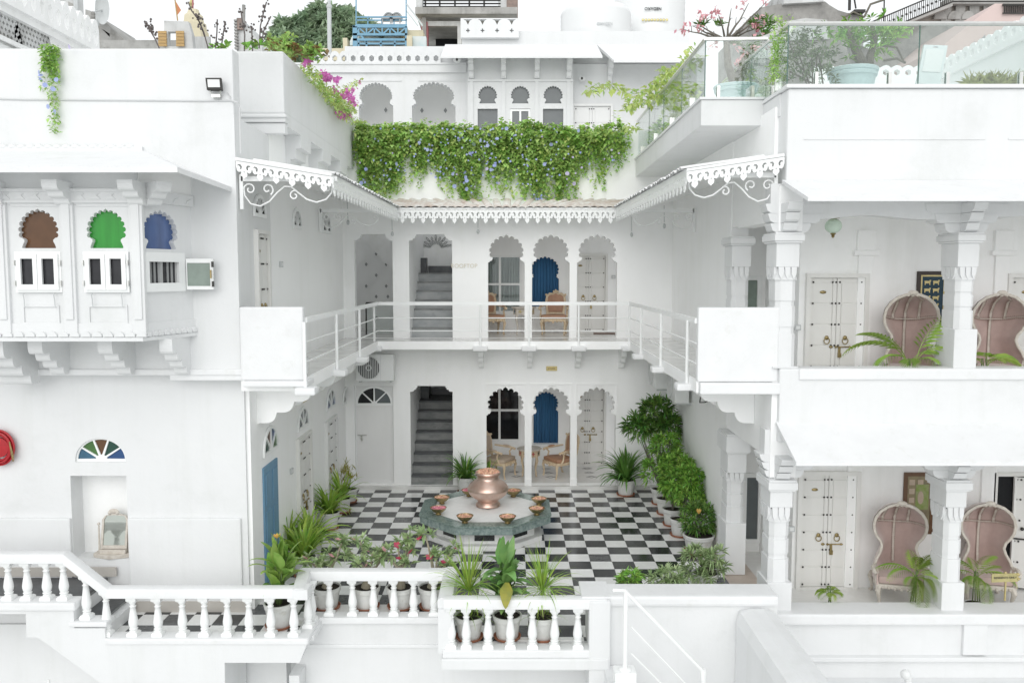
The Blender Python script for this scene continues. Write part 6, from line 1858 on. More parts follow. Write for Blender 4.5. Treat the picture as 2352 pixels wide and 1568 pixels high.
# framed pictures behind the chairs
def picture(label, px0, px1, py0, py1, fm, bg):
    Y = YD - .03
    a, b = q(px0, py0, Y), q(px1, py1, Y)
    pc = thing('framed_picture', label, 'picture', ((a[0] + b[0])/2, Y, b[1]))
    m = MB(); m.plate(rect(a[0], b[0], b[1], a[1]), [rect(a[0] + .06, b[0] - .06, b[1] + .06, a[1] - .06)], (0, Y, 0), EX, EZ, (0, .028, 0)); mk('frame', m, fm, pc)
    m = MB(); m.box(a[0] + .05, b[0] - .05, Y + .012, Y + .018, b[1] + .05, a[1] - .05); mk('canvas', m, bg, pc)
    return pc, a, b, Y
pc, a, b, Y = picture('dark framed blue picture with rows of small golden animals on the upper verandah', 2108, 2176, 623, 745, DKWOOD, BLUEPIC)
m = MB(); m.plate(rect(a[0] + .06, b[0] - .06, b[1] + .06, a[1] - .06), [rect(a[0] + .085, b[0] - .085, b[1] + .085, a[1] - .085)], (0, Y + .006, 0), EX, EZ, (0, .006, 0)); mk('inner_border', m, GOLD, pc)
cow = [(-.05, 0), (-.05, .05), (-.06, .075), (-.03, .08), (.03, .075), (.04, .095), (.065, .09), (.06, .07), (.05, .05), (.05, 0), (.035, 0), (.03, .03), (-.03, .03), (-.035, 0)]
for i in range(2):
    for j in range(5):
        x = a[0] + .17 + i * .14; z = a[1] - .22 - j * .125
        m = MB(); m.plate([(u * .9, v * .85) for u, v in cow], [], (x, Y + .009, z), EX, EZ, (0, .004, 0)); mk('golden_animal', m, GOLD, pc)
pc, a, b, Y = picture('brown framed picture with a green panel on the ground verandah', 2078, 2142, 1085, 1226, MIDWOOD, TANPIC)
for i in range(2):
    for j in range(5):
        if i == 1 and 0 < j < 4: continue
        m = MB(); x = a[0] + .09 + i * .14; z = a[1] - .16 - j * .15; m.plate(rect(x, x + .09, z - .05, z + .04), [], (0, Y + .009, 0), EX, EZ, (0, .004, 0)); mk('mounted_card', m, CREAMF, pc)
m = MB(); m.plate(rect(a[0] + .20, b[0] - .09, a[1] - .62, a[1] - .2), [], (0, Y + .007, 0), EX, EZ, (0, .004, 0)); gp_ = mk('green_panel', m, GREENPIC, pc)
m = MB(); m.plate(arc(a[0] + .28, a[1] - .42, .05, .11, 0, 340, 14), [], (0, Y + .002, 0), EX, EZ, (0, .004, 0)); mk('pale_figure', m, CREAMF, gp_)
# brass notice hung among the palm leaves
p = pt(2309, 1326, 12.12)
sn = thing('notice_sign', 'yellow brass sign lettered RESIDENTS ONLY on a stand among palm fronds', 'sign', p)
w_, h_ = .17, .058
m = MB(); m.plate([(-w_*1.18, -h_*1.25), (w_*1.16, -h_*1.0), (w_*1.16, h_*1.2), (-w_*1.18, h_*1.0)], [], p, EX, EZ, (0, .012, 0)); mk('board', m, GOLDY, sn)
text('lettering', 'RESIDENTS ONLY', INK, sn, p + Vector((0, -.004, 0)), .043, rot=(R(90), R(-1.5), 0), ext=.002)
m = MB(); m.bar(p + Vector((.02, .02, -.06)), p + Vector((.02, .02, -.36)), .02); m.ball(p + Vector((0, .0, .075)), .022, 5); m.ball(p + Vector((.19, .0, .05)), .025, 5); m.ball(p + Vector((.2, 0, -.02)), .022, 5); mk('stand', m, GOLD, sn, True)
# switch boxes on walls
for lab_, f in (('small switch box beside the upper studded door, right of the pillar', lambda: ('r', pt(1832, 752, YD - .05))), ('small switch box beside the ground studded door, right of the pillar', lambda: ('r', pt(1818, 1214, YD - .3))),
                ('switch box high on the left flank above the balcony floor', lambda: ('l', sx(645, 607, XL + .01))), ('switch box low on the left flank beside the blue door', lambda: ('l', sx(669, 1081, XL + .01))),
                ('switch box beside the studded door at the right end of the balcony', lambda: ('b', pt(1409, 636, YV - .03)))):
    k, p = f()
    m = MB()
    m.box(p.x - .05, p.x + .05, p.y - .02, p.y + .02, p.z - .045, p.z + .045) if k != 'l' else m.box(XL + .002, XL + .035, p.y - .07, p.y + .07, p.z - .05, p.z + .05)
    s_ = tag(mk('switch_box', m, GREYD, None, bevel=.004), lab_, 'switch')
    m = MB(); m.box(p.x - .03, p.x + .03, p.y - .026, p.y - .018, p.z - .025, p.z + .025) if k != 'l' else m.box(XL + .03, XL + .04, p.y - .045, p.y + .045, p.z - .03, p.z + .03)
    mk('switch_plate', m, PLAST, s_)
# cameras on the top storey
for px, py, Y, lab_ in ((1050, 138, 21.9, 'small white security camera under the hood corner of the top storey'), (1336, 181, 22.3, 'white dome security camera right of the three grey windows')):
    p = pt(px, py, Y)
    cm = thing('security_camera', lab_, 'camera', p)
    m = MB(); m.ball(p, .085, 8, (1.2, 1.1, .9)); m.bar(p + Vector((0, .08, .03)), p + Vector((.05, .25, .09)), .05); mk('housing', m, PLAST, cm, True)
    m = MB(); m.ball(p + Vector((.0, -.075, -.01)), .035, 6); mk('lens', m, IRON, cm, True)
# bucket on the balcony
p = pt(722, 790, 13.2)
m = MB(); m.lathe([(.10, 0), (.13, .24), (.135, .25), (.12, .25), (.10, .04)], (XL + .75, 12.75, F2 + .007), 14); tag(mk('bucket', m, PLAST, None, True), 'white bucket standing on the balcony behind the left end panel', 'bucket')
# ================================================================ plants
def leafset(P, D, L, W, droop=.25, fold=.25, nrm=None):
    """Vectorised leaves: base P, unit direction D, length L, width W. Two folded triangles each."""
    n = len(P)
    up = np.tile(np.array([0, 0, 1.0]), (n, 1)) if nrm is None else nrm
    S = np.cross(D, up); ln = np.linalg.norm(S, axis=1, keepdims=True); ln[ln < 1e-5] = 1
    S = S / ln
    N = np.cross(S, D)
    L, W = L[:, None], W[:, None]
    mid = P + D * L * .45
    a = mid + S * W * .5 + N * W * fold
    b = mid - S * W * .5 + N * W * fold
    tip = P + D * L - np.array([0, 0, 1.0]) * L * droop
    v = np.stack([P, a, tip, b], 1).reshape(-1, 3)
    i = np.arange(n) * 4
    f = np.stack([np.stack([i, i + 1, i + 2], 1), np.stack([i, i + 2, i + 3], 1)], 1).reshape(-1, 3)
    return v, f
def np_mesh(name, parts, mat, parent, kind='stuff', label=None):
    vs, fs, k = [], [], 0
    off = np.array(ORG[parent.name]) if parent is not None else np.zeros(3)
    for v, f in parts:
        vs.append(v - off); fs.append(f + k); k += len(v)
    v = np.concatenate(vs); f = np.concatenate(fs)
    me = bpy.data.meshes.new(name)
    me.vertices.add(len(v)); me.vertices.foreach_set('co', v.astype(np.float32).ravel())
    me.loops.add(f.size); me.loops.foreach_set('vertex_index', f.astype(np.int32).ravel())
    me.polygons.add(len(f)); me.polygons.foreach_set('loop_start', np.arange(0, f.size, 3, dtype=np.int32))
    me.update(calc_edges=True)
    return place(name, me, mat, parent, kind=kind, label=label)
def unit(a):
    return a / np.maximum(np.linalg.norm(a, axis=-1, keepdims=True), 1e-6)
def rosettes(C, A, k, L, W, spread=(25, 75), droop=.2, jit=.3):
    """k leaves round each centre C with axis A."""
    n = len(C)
    C = np.repeat(C, k, 0); A = np.repeat(unit(A), k, 0)
    m = n * k
    r = unit(rng.normal(size=(m, 3)))
    T = unit(np.cross(A, r))
    th = np.radians(rng.uniform(spread[0], spread[1], m))[:, None]
    D = unit(A * np.cos(th) + T * np.sin(th))
    LL = L * rng.uniform(1 - jit, 1 + jit, m); WW = W * rng.uniform(1 - jit, 1 + jit, m)
    return leafset(C + D * .01, D, LL, WW, droop)
def blob_points(c, r, n, shell=.55):
    d = unit(rng.normal(size=(n, 3)))
    q_ = shell + (1 - shell) * rng.random(n) ** .6
    return np.array(c) + d * np.array(r) * q_[:, None], d
POTM = MB(); POTM.lathe([(.72, 0), (.78, .10), (.90, .62), (.93, .74), (.95, .76), (1.0, .78), (1.02, .86), (1.0, .885), (1.04, .90), (1.06, .97), (1.03, 1.0), (.95, 1.0), (.93, .93)], (0, 0, 0), 26, caps=False)
pot_me = POTM.mesh('pot', True); pot_me.materials.append(POTW)
pot_blue = POTM.mesh('pot', True); pot_blue.materials.append(POTB)
SOILM = MB(); SOILM.lathe([(.001, .93), (.5, .925), (.94, .915)], (0, 0, 0), 16, caps=False); soil_me = SOILM.mesh('soil', 'all'); soil_me.materials.append(SOIL)
SAUM = MB(); SAUM.lathe([(.80, 0), (.92, .01), (1.0, .10), (.96, .105), (.88, .03), (.5, .02)], (0, 0, 0), 24, caps=False); sau_me = SAUM.mesh('saucer', True); sau_me.materials.append(TERRA)
def potted(label, loc, r=.2, h=.33, saucer=True, group=None, cat='potted plant', blue=False, pot=True):
    p = thing('potted_plant', label, cat, loc, group)
    if pot:
        place('pot', pot_blue if blue else pot_me, None, p, (0, 0, .012), (0, 0, random.uniform(0, 6)), (r, r, h))
        place('soil', soil_me, None, p, (0, 0, .012), None, (r, r, h))
        if saucer: place('saucer', sau_me, None, p, (0, 0, 0.002), None, (r, r, .4))
    return p
def blade(L, W, e0, curve, nseg=8, fold=.18, tipw=.05, belly=.35):
    """Curved strap leaf starting at the origin, heading +X at elevation e0 (degrees) and bending by curve."""
    pts, a, p = [], R(e0), Vector((0, 0, 0))
    for i in range(nseg + 1):
        t = i / nseg
        w = W * (min(1, (t + .12) / belly) if t < belly else (1 - (t - belly) / (1 - belly)) ** .7) + W * tipw * (1 - t)
        pts.append((p.copy(), w, a))
        p += Vector((math.cos(a), 0, math.sin(a))) * (L / nseg)
        a -= R(curve) / nseg * (.4 + 1.2 * t)
    m = MB()
    vs, fs = [], []
    for p, w, a in pts:
        n = Vector((-math.sin(a), 0, math.cos(a)))
        vs += [p + Vector((0, w / 2, 0)) + n * w * fold, p, p - Vector((0, w / 2, 0)) + n * w * fold]
    for i in range(nseg):
        k = i * 3
        fs += [(k, k + 1, k + 4, k + 3), (k + 1, k + 2, k + 5, k + 4)]
    m.add(vs, fs)
    return m.mesh('leaf', 'all')
def blade_set(mat, specs):
    out = []
    for s in specs:
        me = blade(*s); me.materials.append(mat); out.append(me)
    return out
STRAPS = {}
for nm, mat in (('bright', L_STRAP), ('dark', L_DARK)):
    STRAPS[nm] = blade_set(mat, [(.50, .042, 84, 50), (.55, .045, 72, 80), (.56, .043, 60, 105), (.50, .040, 46, 115), (.42, .036, 78, 30), (.46, .04, 35, 110)])
THIN = blade_set(L_STRAP, [(.62, .014, 86, 12), (.60, .015, 75, 25), (.58, .015, 58, 70), (.55, .014, 35, 95), (.52, .014, 10, 75)])
def strap_plant(p, z, n, s, kind='bright', lean=None, sets=None, spread=.06):
    S = sets or STRAPS[kind]
    for i in range(n):
        me = S[min(len(S) - 1, int(random.random() ** .85 * len(S)))]
        a = random.uniform(0, 6.283)
        o = place('leaf', me, None, p, (spread * math.cos(a) * random.random(), spread * math.sin(a) * random.random(), z), (random.uniform(-.22, .22), random.uniform(-.15, .15), a), s * random.uniform(.72, 1.15))
def bigleaf(L, W, e0, curve, mat): 
    me = blade(L, W, e0, curve, 9, .12, .02, .45); me.materials.append(mat); return me
CANNA = [bigleaf(.44, .15, 70, 45, L_CANNA), bigleaf(.46, .16, 50, 80, L_CANNA), bigleaf(.38, .13, 82, 25, L_CANNA), bigleaf(.42, .15, 30, 70, L_CANNA)]
CANNAD = [bigleaf(.52, .17, 74, 40, L_CANNAD), bigleaf(.50, .17, 52, 85, L_CANNAD), bigleaf(.44, .14, 84, 20, L_CANNAD), bigleaf(.48, .17, 32, 85, L_CANNAD)]
def canna(p, z, S, nst, h, s=1.0, flower=None):
    for k in range(nst):
        a0 = random.uniform(0, 6.28); r_ = .09 * random.random()
        b = Vector((r_ * math.cos(a0), r_ * math.sin(a0), z)); hh = h * random.uniform(.6, 1.1)
        t = b + Vector((.1 * math.cos(a0) * random.random(), .1 * math.sin(a0) * random.random(), hh))
        m = MB(); m.tube([b, b.lerp(t, .5) + Vector((.01, 0, 0)), t], [.014, .011, .007], 6); place('stem', m.mesh('stem', 'all'), STEM, p)
        for j in range(5):
            q_ = b.lerp(t, .18 + .82 * j / 4)
            me = S[2] if j == 4 else S[random.choice((0, 1, 1, 3))]
            place('leaf', me, None, p, q_, (random.uniform(-.2, .2), 0, random.uniform(0, 6.28)), s * random.uniform(.75, 1.1))
        if flower and k == 0:
            f = MB(); tt = t + Vector((.0, 0, flower))
            f.tube([t, tt], .007, 5)
            place('flower_stem', f.mesh('flower_stem', 'all'), STEM, p)
            f = MB()
            for i in range(7):
                a = i * .9; d = Vector((math.cos(a) * .7, math.sin(a) * .7, .75)).normalized() * .085; s_ = d.cross(Vector(EZ)).normalized() * .035
                f.quad(tt, tt + d * .55 + s_, tt + d, tt + d * .55 - s_)
            place('flower', f.mesh('flower', 'all'), F_ORANGE, p)
# ---- bright strap-leaved pots down the left side, canna and golden croton
p = gp(757, 1213, 0)
pl = potted('strap-leaved pot plant against the left flank, its white pot in full view', (p.x, p.y, 0), .2, .34); strap_plant(pl, .30, 90, 1.45)
p = gp(786, 1175, 0)
pl = potted('strap-leaved pot plant just behind the one in full view, beside the plain white door', (p.x, p.y, 0), .19, .3); strap_plant(pl, .28, 60, 1.3)
p = gp(802, 1152, 0)
pl = potted('golden-leaved croton in a white pot in the left back corner', (p.x, p.y, 0), .19, .3)
C, D = blob_points((p.x, p.y, .62), (.20, .2, .28), 60); 
LY = blade_set(L_YEL, [(.2, .02, 60, 40), (.18, .018, 40, 70), (.2, .02, 80, 30)])
m = MB()
for k in range(7): m.tube([(p.x, p.y, .27), tuple(C[k])], .006, 4)
mk('stem', m, STEM, pl, kind='stuff')
for c in C:
    for k in range(3): place('leaf', random.choice(LY), None, pl, (c[0] - p.x, c[1] - p.y, c[2]), (0, random.uniform(-.3, .3), random.uniform(0, 6.28)), random.uniform(.6, 1))
for px, py, s, n, lb in ((700, 1296, 1.5, 90, 'bright strap-leaved pot plant left of the chequered floor, nearest the canna'), (660, 1270, 1.5, 80, 'bright strap-leaved pot plant beside the sky blue door'), (716, 1258, 1.35, 70, 'bright strap-leaved pot plant second from the canna, right of the blue door')):
    p = gp(px, py + 24, 0)
    pl = potted(lb, (p.x, p.y, 0), .2, .32); strap_plant(pl, .29, n, s)
p = pt(641, 1440, 11.92)
pl = potted('broad-leaved canna with one yellow flower behind the left balustrade', (p.x, p.y, 0), .205, .36); canna(pl, .32, CANNA, 10, .68, 1.1, flower=.30)
# ---- desert roses behind the middle balustrade
def adenium(label, px, py, branches, fl_mats, r=.21):
    p = pt(px, py, 12.62)
    pl = potted(label, (p.x, p.y, 0), r, .33)
    m = MB()
    m.tube([(0, 0, .32), (.015, 0, .42), (.03, .01, .52), (.02, 0, .60)], [.085, .06, .045, .035], 9)
    tips = []
    for dx, dz, dy in branches:
        b = Vector((.02, 0, .58)); t = Vector((dx, dy, dz))
        m.tube([b, b.lerp(t, .5) + Vector((.02, 0, -.03)), t], [.03, .02, .013], 6); tips.append(t)
    place('trunk', m.mesh('trunk', True), BARKP, pl)
    C = np.array([tuple(t + Vector(pl.location)) for t in tips for _ in range(3)]) + rng.normal(size=(len(tips) * 3, 3)) * .05
    A = np.tile(np.array([0, -.2, 1.0]), (len(C), 1)) + rng.normal(size=(len(C), 3)) * .5
    np_mesh('foliage', [rosettes(C, A, 14, .15, .05, (20, 95), .12)], L_GREY, pl)
    fm = MB()
    for i in range(5):
        a = R(72 * i); d = Vector((math.cos(a), math.sin(a), .28)); s = Vector((-math.sin(a), math.cos(a), 0)) * .026
        fm.quad((0, 0, 0), d * .03 + s, d * .055, d * .03 - s)
    fme = fm.mesh('flower', 'all')
    for i, mt_ in enumerate(fl_mats):
        t = tips[i % len(tips)] + Vector((random.uniform(-.1, .1), -.06 + random.uniform(-.05, .03), random.uniform(-.02, .10)))
        f2 = fme if mt_ is fl_mats[0] else fme.copy()
        if f2 is not fme: f2.materials.clear()
        place('flower', f2, mt_, pl, t, (random.uniform(.4, 1.2), random.uniform(-.5, .5), random.uniform(0, 6)), random.uniform(.9, 1.35))
    return pl
adenium('desert rose with pale pink flowers, leftmost in the row behind the balustrade', 752, 1412, [(-.30, .72, .05), (.05, .80, .1), (.22, 1.0, .15), (-.12, .66, -.05)], [F_ROSE] * 4)
adenium('desert rose with small pink blooms and long branches, second in the balustrade row', 842, 1412, [(-.1, 1.02, .1), (.1, .86, .0), (.24, .74, .1), (-.05, .72, -.08), (-.3, .85, .2)], [F_ROSE] * 4)
adenium('desert rose with deep red blooms, third in the balustrade row', 920, 1412, [(-.06, .98, .1), (.14, .9, .05), (.05, .72, -.06), (-.25, .83, .1), (.1, 1.08, .2)], [F_RED] * 3 + [F_ROSE])
adenium('desert rose with crimson blooms, rightmost in the balustrade row', 993, 1410, [(-.1, 1.12, .05), (.08, .78, -.05), (.30, .86, .1), (.22, .68, .0)], [F_RED] * 4)
p = pt(712, 1400, 12.55); pl = potted('small pot with a dark seedling beside the first desert rose', (p.x + .03, p.y, 0), .115, .24, group=None); strap_plant(pl, .22, 8, .5, 'dark')
# ---- three tall plants behind the front balustrade
def grassy(label, px, py, s, n):
    p = pt(px, py, 11.53); pl = potted(label, (p.x, p.y, 0), .205, .33)
    m = MB(); m.tube([(0, 0, .3), (.01, 0, .55), (0, 0, .72)], [.03, .026, .02], 7); place('trunk', m.mesh('trunk', 'all'), BARKP, pl)
    strap_plant(pl, .70, n, s, sets=THIN, spread=.04); strap_plant(pl, .34, int(n * .4), s * .6, sets=THIN, spread=.16)
grassy('spiky grass-leaved plant at the left end behind the front balustrade', 1078, 1477, 1.2, 110)
p = pt(1165, 1478, 11.53); pl = potted('tall deep green canna in the middle behind the front balustrade', (p.x, p.y, 0), .20, .34); canna(pl, .34, CANNAD, 11, .74, .95)
me = bigleaf(.36, .17, -35, 60, L_YEL); place('leaf', me, None, pl, (.0, -.28, .92), (0, 0, R(-95)), 1.05, label='large yellowing leaf hanging over the handrail')
grassy('spiky grass-leaved plant at the right behind the front balustrade', 1246, 1473, 1.15, 100)
# ---- drooping strap-leaved pots flanking the arches
p = gp(1069, 1130, 0); pl = potted('dark strap-leaved plant in a white pot left of the ground arches', (p.x, p.y, 0), .2, .36); strap_plant(pl, .32, 85, 1.4, 'dark'); strap_plant(pl, .32, 20, 1.1, 'bright')
p = gp(1437, 1136, 0); pl = potted('dark arching strap-leaved plant in a white pot right of the ground arches', (p.x, p.y, 0), .22, .36); strap_plant(pl, .32, 120, 1.65, 'dark')
p = pt(1124, 1080, 20.3); pl = potted('small variegated plant behind the pillar by the cream armchair', (p.x, p.y, STEP), .13, .22); strap_plant(pl, .2, 12, .8, 'bright'); canna(pl, .2, CANNA, 2, .3, .45)
# ---- evergreen shrubs in pots along the right flank
WHITE_POTS = 'white pots along the right flank'
def shrub(label, base, blobs, nros, mat, leaf=(.13, .024), pot=(.21, .34), stems=5, k=12):
    pl = potted(label, base, *pot)
    C, A = [], []
    tot = sum(b[3] * b[4] * b[5] for b in blobs) ** 1
    for b in blobs:
        n = max(6, int(nros * (b[3] * b[4] * b[5]) / tot))
        c, d = blob_points(b[:3], b[3:6], n, .45); C.append(c); A.append(d + np.array([0, -.1, .45]))
    C = np.concatenate(C); A = np.concatenate(A)
    m = MB()
    b0 = Vector(base) + Vector((0, 0, pot[1] * .9))
    for b in blobs:
        for i in range(stems):
            t = Vector((b[0] + random.uniform(-.5, .5) * b[3], b[1] + random.uniform(-.4, .4) * b[4], b[2] + random.uniform(-.2, .6) * b[5]))
            m.tube([b0, b0.lerp(t, .5) + Vector((random.uniform(-.04, .04), 0, .05)), t], [.016, .011, .005], 5)
    mk('stem', m, BARK, pl, kind='stuff')
    np_mesh('foliage', [rosettes(C, A, k, leaf[0], leaf[1], (20, 85), .18)], mat, pl)
    return pl
def at_z(px, py, Y): 
    v = pt(px, py, Y); return (v.x, Y, v.z)
Y1 = 18.5
shrub('tall dark evergreen shrub reaching highest up the right flank', (3.36, 18.5, 0), [at_z(1508, 950, 18.5) + (.34, .26, .40), at_z(1468, 978, 18.3) + (.34, .28, .22), at_z(1535, 985, 18.4) + (.2, .25, .4)], 140, L_SHRUBD, (.21, .034))
shrub('bright evergreen shrub in front of the tallest one on the right flank', (3.34, 17.7, 0), [at_z(1528, 1026, 17.6) + (.30, .28, .33), at_z(1545, 1072, 17.5) + (.30, .28, .40), at_z(1502, 1082, 17.4) + (.22, .26, .28)], 120, L_SHRUB, (.17, .032))
shrub('dense round evergreen shrub in the middle of the right flank row', (3.33, 16.9, 0), [at_z(1558, 1092, 16.8) + (.36, .32, .46), at_z(1546, 1112, 16.6) + (.24, .28, .27)], 150, L_SHRUB, (.15, .029))
shrub('evergreen shrub just behind the broad pot with the orange flower on the right flank', (3.35, 16.2, 0), [at_z(1582, 1118, 16.2) + (.30, .3, .48), at_z(1584, 1146, 16.0) + (.24, .26, .2)], 130, L_SHRUB, (.14, .027))
pl = shrub('shrub with an orange flower in a broad white pot on the right flank', gp(1604, 1268, 0), [tuple(gp(1604, 1262, 0) + Vector((0, 0, .58))) + (.34, .3, .28)], 75, L_SHRUBD, (.15, .026), (.28, .34))
m = MB()
b = pt(1605, 1180, 15.0)
for i in range(7):
    a = i * .9; d = Vector((math.cos(a) * .5, math.sin(a) * .5, .9)).normalized() * .11; s_ = d.cross(Vector(EZ)).normalized() * .03
    m.quad(b, b + d * .5 + s_, b + d, b + d * .5 - s_)
mk('flower', m, F_ORANGE, pl, 'all')
shrub('variegated shrub overhanging the right end of the coping wall', (pt(1620, 1290, 13.2).x, 13.2, 0), [at_z(1602, 1290, 13.2) + (.22, .2, .30), at_z(1640, 1300, 13.0) + (.2, .2, .34)], 70, L_GREY, (.15, .025))
shrub('low green plant peeping over the coping wall, nearer the centre', (pt(1448, 1330, 12.2).x, 12.2, 0), [at_z(1448, 1332, 12.2) + (.17, .15, .12)], 26, L_SHRUB, (.13, .025), (.2, .34), 2)
shrub('low green plant peeping over the coping wall, further right', (pt(1535, 1325, 12.2).x, 12.2, 0), [at_z(1532, 1326, 12.2) + (.26, .15, .13)], 36, L_GREY, (.14, .024), (.2, .34), 2)
for k, (px, py) in enumerate(((1490, 1128), (1503, 1146), (1520, 1178), (1538, 1199))):
    pass
# ---- morning glory curtain on the terrace wall
vine = thing('flowering_vine', 'dense curtain of green creeper with blue flowers hanging over the terrace wall', 'creeper', (0, YB - .1, 8.0))
prof_x = [818, 835, 860, 890, 915, 930, 960, 990, 1015, 1040, 1060, 1075, 1090, 1110, 1140, 1160, 1185, 1205, 1240, 1265, 1290, 1310, 1335, 1365, 1395, 1420, 1450]
prof_y = [405, 425, 440, 448, 440, 410, 405, 398, 415, 430, 445, 480, 452, 425, 425, 440, 425, 452, 458, 430, 470, 452, 400, 425, 400, 385, 390]
Pv, Dv, Lv, Wv = [], [], [], []
clump = [835, 858, 884, 905, 968, 1018, 1046, 1072, 1082, 1130, 1162, 1208, 1236, 1242, 1288, 1294, 1340, 1372, 1418]
for i in range(900):
    trail = i >= 640
    x = rng.uniform(818, 1450) if not trail else clump[i % 19] + rng.normal() * 6
    if not 818 < x < 1450: continue
    dens = 1.0 if x < 1310 else max(.28, 1 - (x - 1310) / 170)
    if rng.random() > dens: continue
    full = np.interp(x, prof_x, prof_y)
    yb = full + rng.normal() * 9 if trail else 300 + (full - 300) * (.30 + .62 * rng.random() ** .8 + .10 * math.sin(x / 17))
    if trail and rng.random() < .25: yb = min(474, yb + 22)
    yt = 292 + rng.normal() * 4 + 4 * math.sin(x / 40) - 9 * max(0, math.sin(x / 31)) ** 6
    if rng.random() < .12: yt -= rng.uniform(3, 14)
    out = rng.uniform(.03, .34)
    y = yt; xx = x
    while y < yb:
        f_ = (y - yt) / max(1, yb - yt)
        o_ = out * (1 - .55 * f_) if y > 300 else out * .5
        v = pt(xx, y, YB - o_)
        Pv.append(v); a = rng.uniform(0, 6.283)
        Dv.append((math.cos(a) * .8, -.55 - .4 * rng.random(), -.35 + .55 * rng.normal()))
        s = rng.uniform(.055, .125) * (1 if f_ < .8 else .8)
        Lv.append(s); Wv.append(s * rng.uniform(.7, 1.0))
        y += rng.uniform(2.6, 6.0); xx += rng.normal() * 1.6
Pv = np.array([tuple(v) for v in Pv]); Dv = unit(np.array(Dv)); Lv = np.array(Lv); Wv = np.array(Wv)
sel = rng.random(len(Pv)) < .16
np_mesh('foliage', [leafset(Pv[~sel], Dv[~sel], Lv[~sel], Wv[~sel], .2, .12)], L_VINE, vine)
np_mesh('foliage', [leafset(Pv[sel] + np.array([0, -.02, 0]), Dv[sel], Lv[sel], Wv[sel], .2, .12)], L_VINEY, vine)
def disc_flower(r, mat, cone=.35):
    m = MB(); n = 7
    m.add([(0, 0, 0)] + [(r * (1 if k % 2 == 0 else .86) * math.cos(math.pi * k / n), r * (1 if k % 2 == 0 else .86) * math.sin(math.pi * k / n), r * cone) for k in range(2 * n)], [(0, 1 + k, 1 + (k + 1) % (2 * n)) for k in range(2 * n)])
    me = m.mesh('flower', 'all'); me.materials.append(mat); return me
FB, FP = disc_flower(.05, F_BLUE), disc_flower(.05, F_PALE)
cl = [(1010, 330, 26, 24), (1085, 330, 30, 22), (1110, 355, 22, 25), (1180, 330, 26, 26), (1150, 380, 30, 26), (1020, 385, 26, 20), (1080, 420, 20, 18), (900, 350, 40, 40), (870, 410, 24, 18), (960, 350, 30, 30), (1250, 350, 36, 36), (1210, 400, 20, 30), (1300, 400, 40, 25), (1390, 350, 30, 34), (1100, 395, 40, 30), (1060, 310, 40, 12), (1200, 310, 60, 14), (1235, 455, 12, 8)]
for i in range(250):
    c = cl[i % len(cl)]
    x, y = c[0] + rng.normal() * c[2] * 1.1, max(296, c[1] + rng.normal() * c[3] * 1.0)
    if y > np.interp(x, prof_x, prof_y) + 4 or x < 822 or x > 1448: continue
    pale = x > 1290 and rng.random() < .7 or rng.random() < .08
    place('flower', FP if pale else FB, None, vine, pt(x, y, YB - .30 - .12 * rng.random()), (R(90) + rng.normal() * .4, 0, rng.normal() * .5), (rng.uniform(.8, 1.1) if i % 8 == 0 else rng.uniform(.35, .62)), world=True)
def strand_vine(parent, strands, mat, Y, leaf=(.05, .10), step=4.0, jit=3.0, on=None):
    P, D, L, W = [], [], [], []
    for pts in strands:
        for (x0, y0), (x1, y1) in zip(pts, pts[1:]):
            n = max(2, int(math.hypot(x1 - x0, y1 - y0) / step))
            for k in range(n):
                t = k / n
                x, y = x0 + (x1 - x0) * t + rng.normal() * jit, y0 + (y1 - y0) * t + rng.normal() * jit * .7
                v = on(x, y) if on else pt(x, y, Y - rng.uniform(0, .1))
                P.append(tuple(v)); a = rng.uniform(0, 6.28)
                D.append((math.cos(a), -.4 * rng.random(), -.3 + .6 * rng.normal())); s = rng.uniform(*leaf); L.append(s); W.append(s * rng.uniform(.6, .95))
    return np_mesh('foliage', [leafset(np.array(P), unit(np.array(D)), np.array(L), np.array(W), .15, .12)], mat, parent)
v2 = thing('hanging_vine', 'thin creeper with lilac flowers trailing down the blank upper wall at the left', 'creeper', pt(115, 110, YL - .05))
S_ = [[(98 + 5 * k + rng.normal() * 2, 106), (100 + 4.6 * k, 140 + rng.normal() * 8), (104 + 3.6 * k, 172 + rng.normal() * 10)] for k in range(8)] * 2
S_ += [[(99, 140), (97, 175), (95, 195), (104, 210), (120, 216)], [(120, 170), (122, 210), (126, 240), (128, 270), (122, 300)], [(130, 150), (134, 190), (130, 215), (132, 260), (136, 285)], [(118, 190), (119, 220), (121, 250)], [(118, 265), (119, 300), (122, 308), (136, 302)], [(95, 108), (110, 104), (130, 107), (142, 110)]]
strand_vine(v2, S_, L_VINE, YL - .02, (.035, .075), 2.6, 2.2)
for x, y in ((92, 167), (95, 182), (104, 196), (130, 184), (122, 205), (127, 256), (112, 245), (161, 108), (94, 175)):
    place('flower', FB if y != 108 else FP, None, v2, pt(x, y, YL - .12), (R(90) + rng.normal() * .3, 0, rng.normal() * .4), .75, world=True)
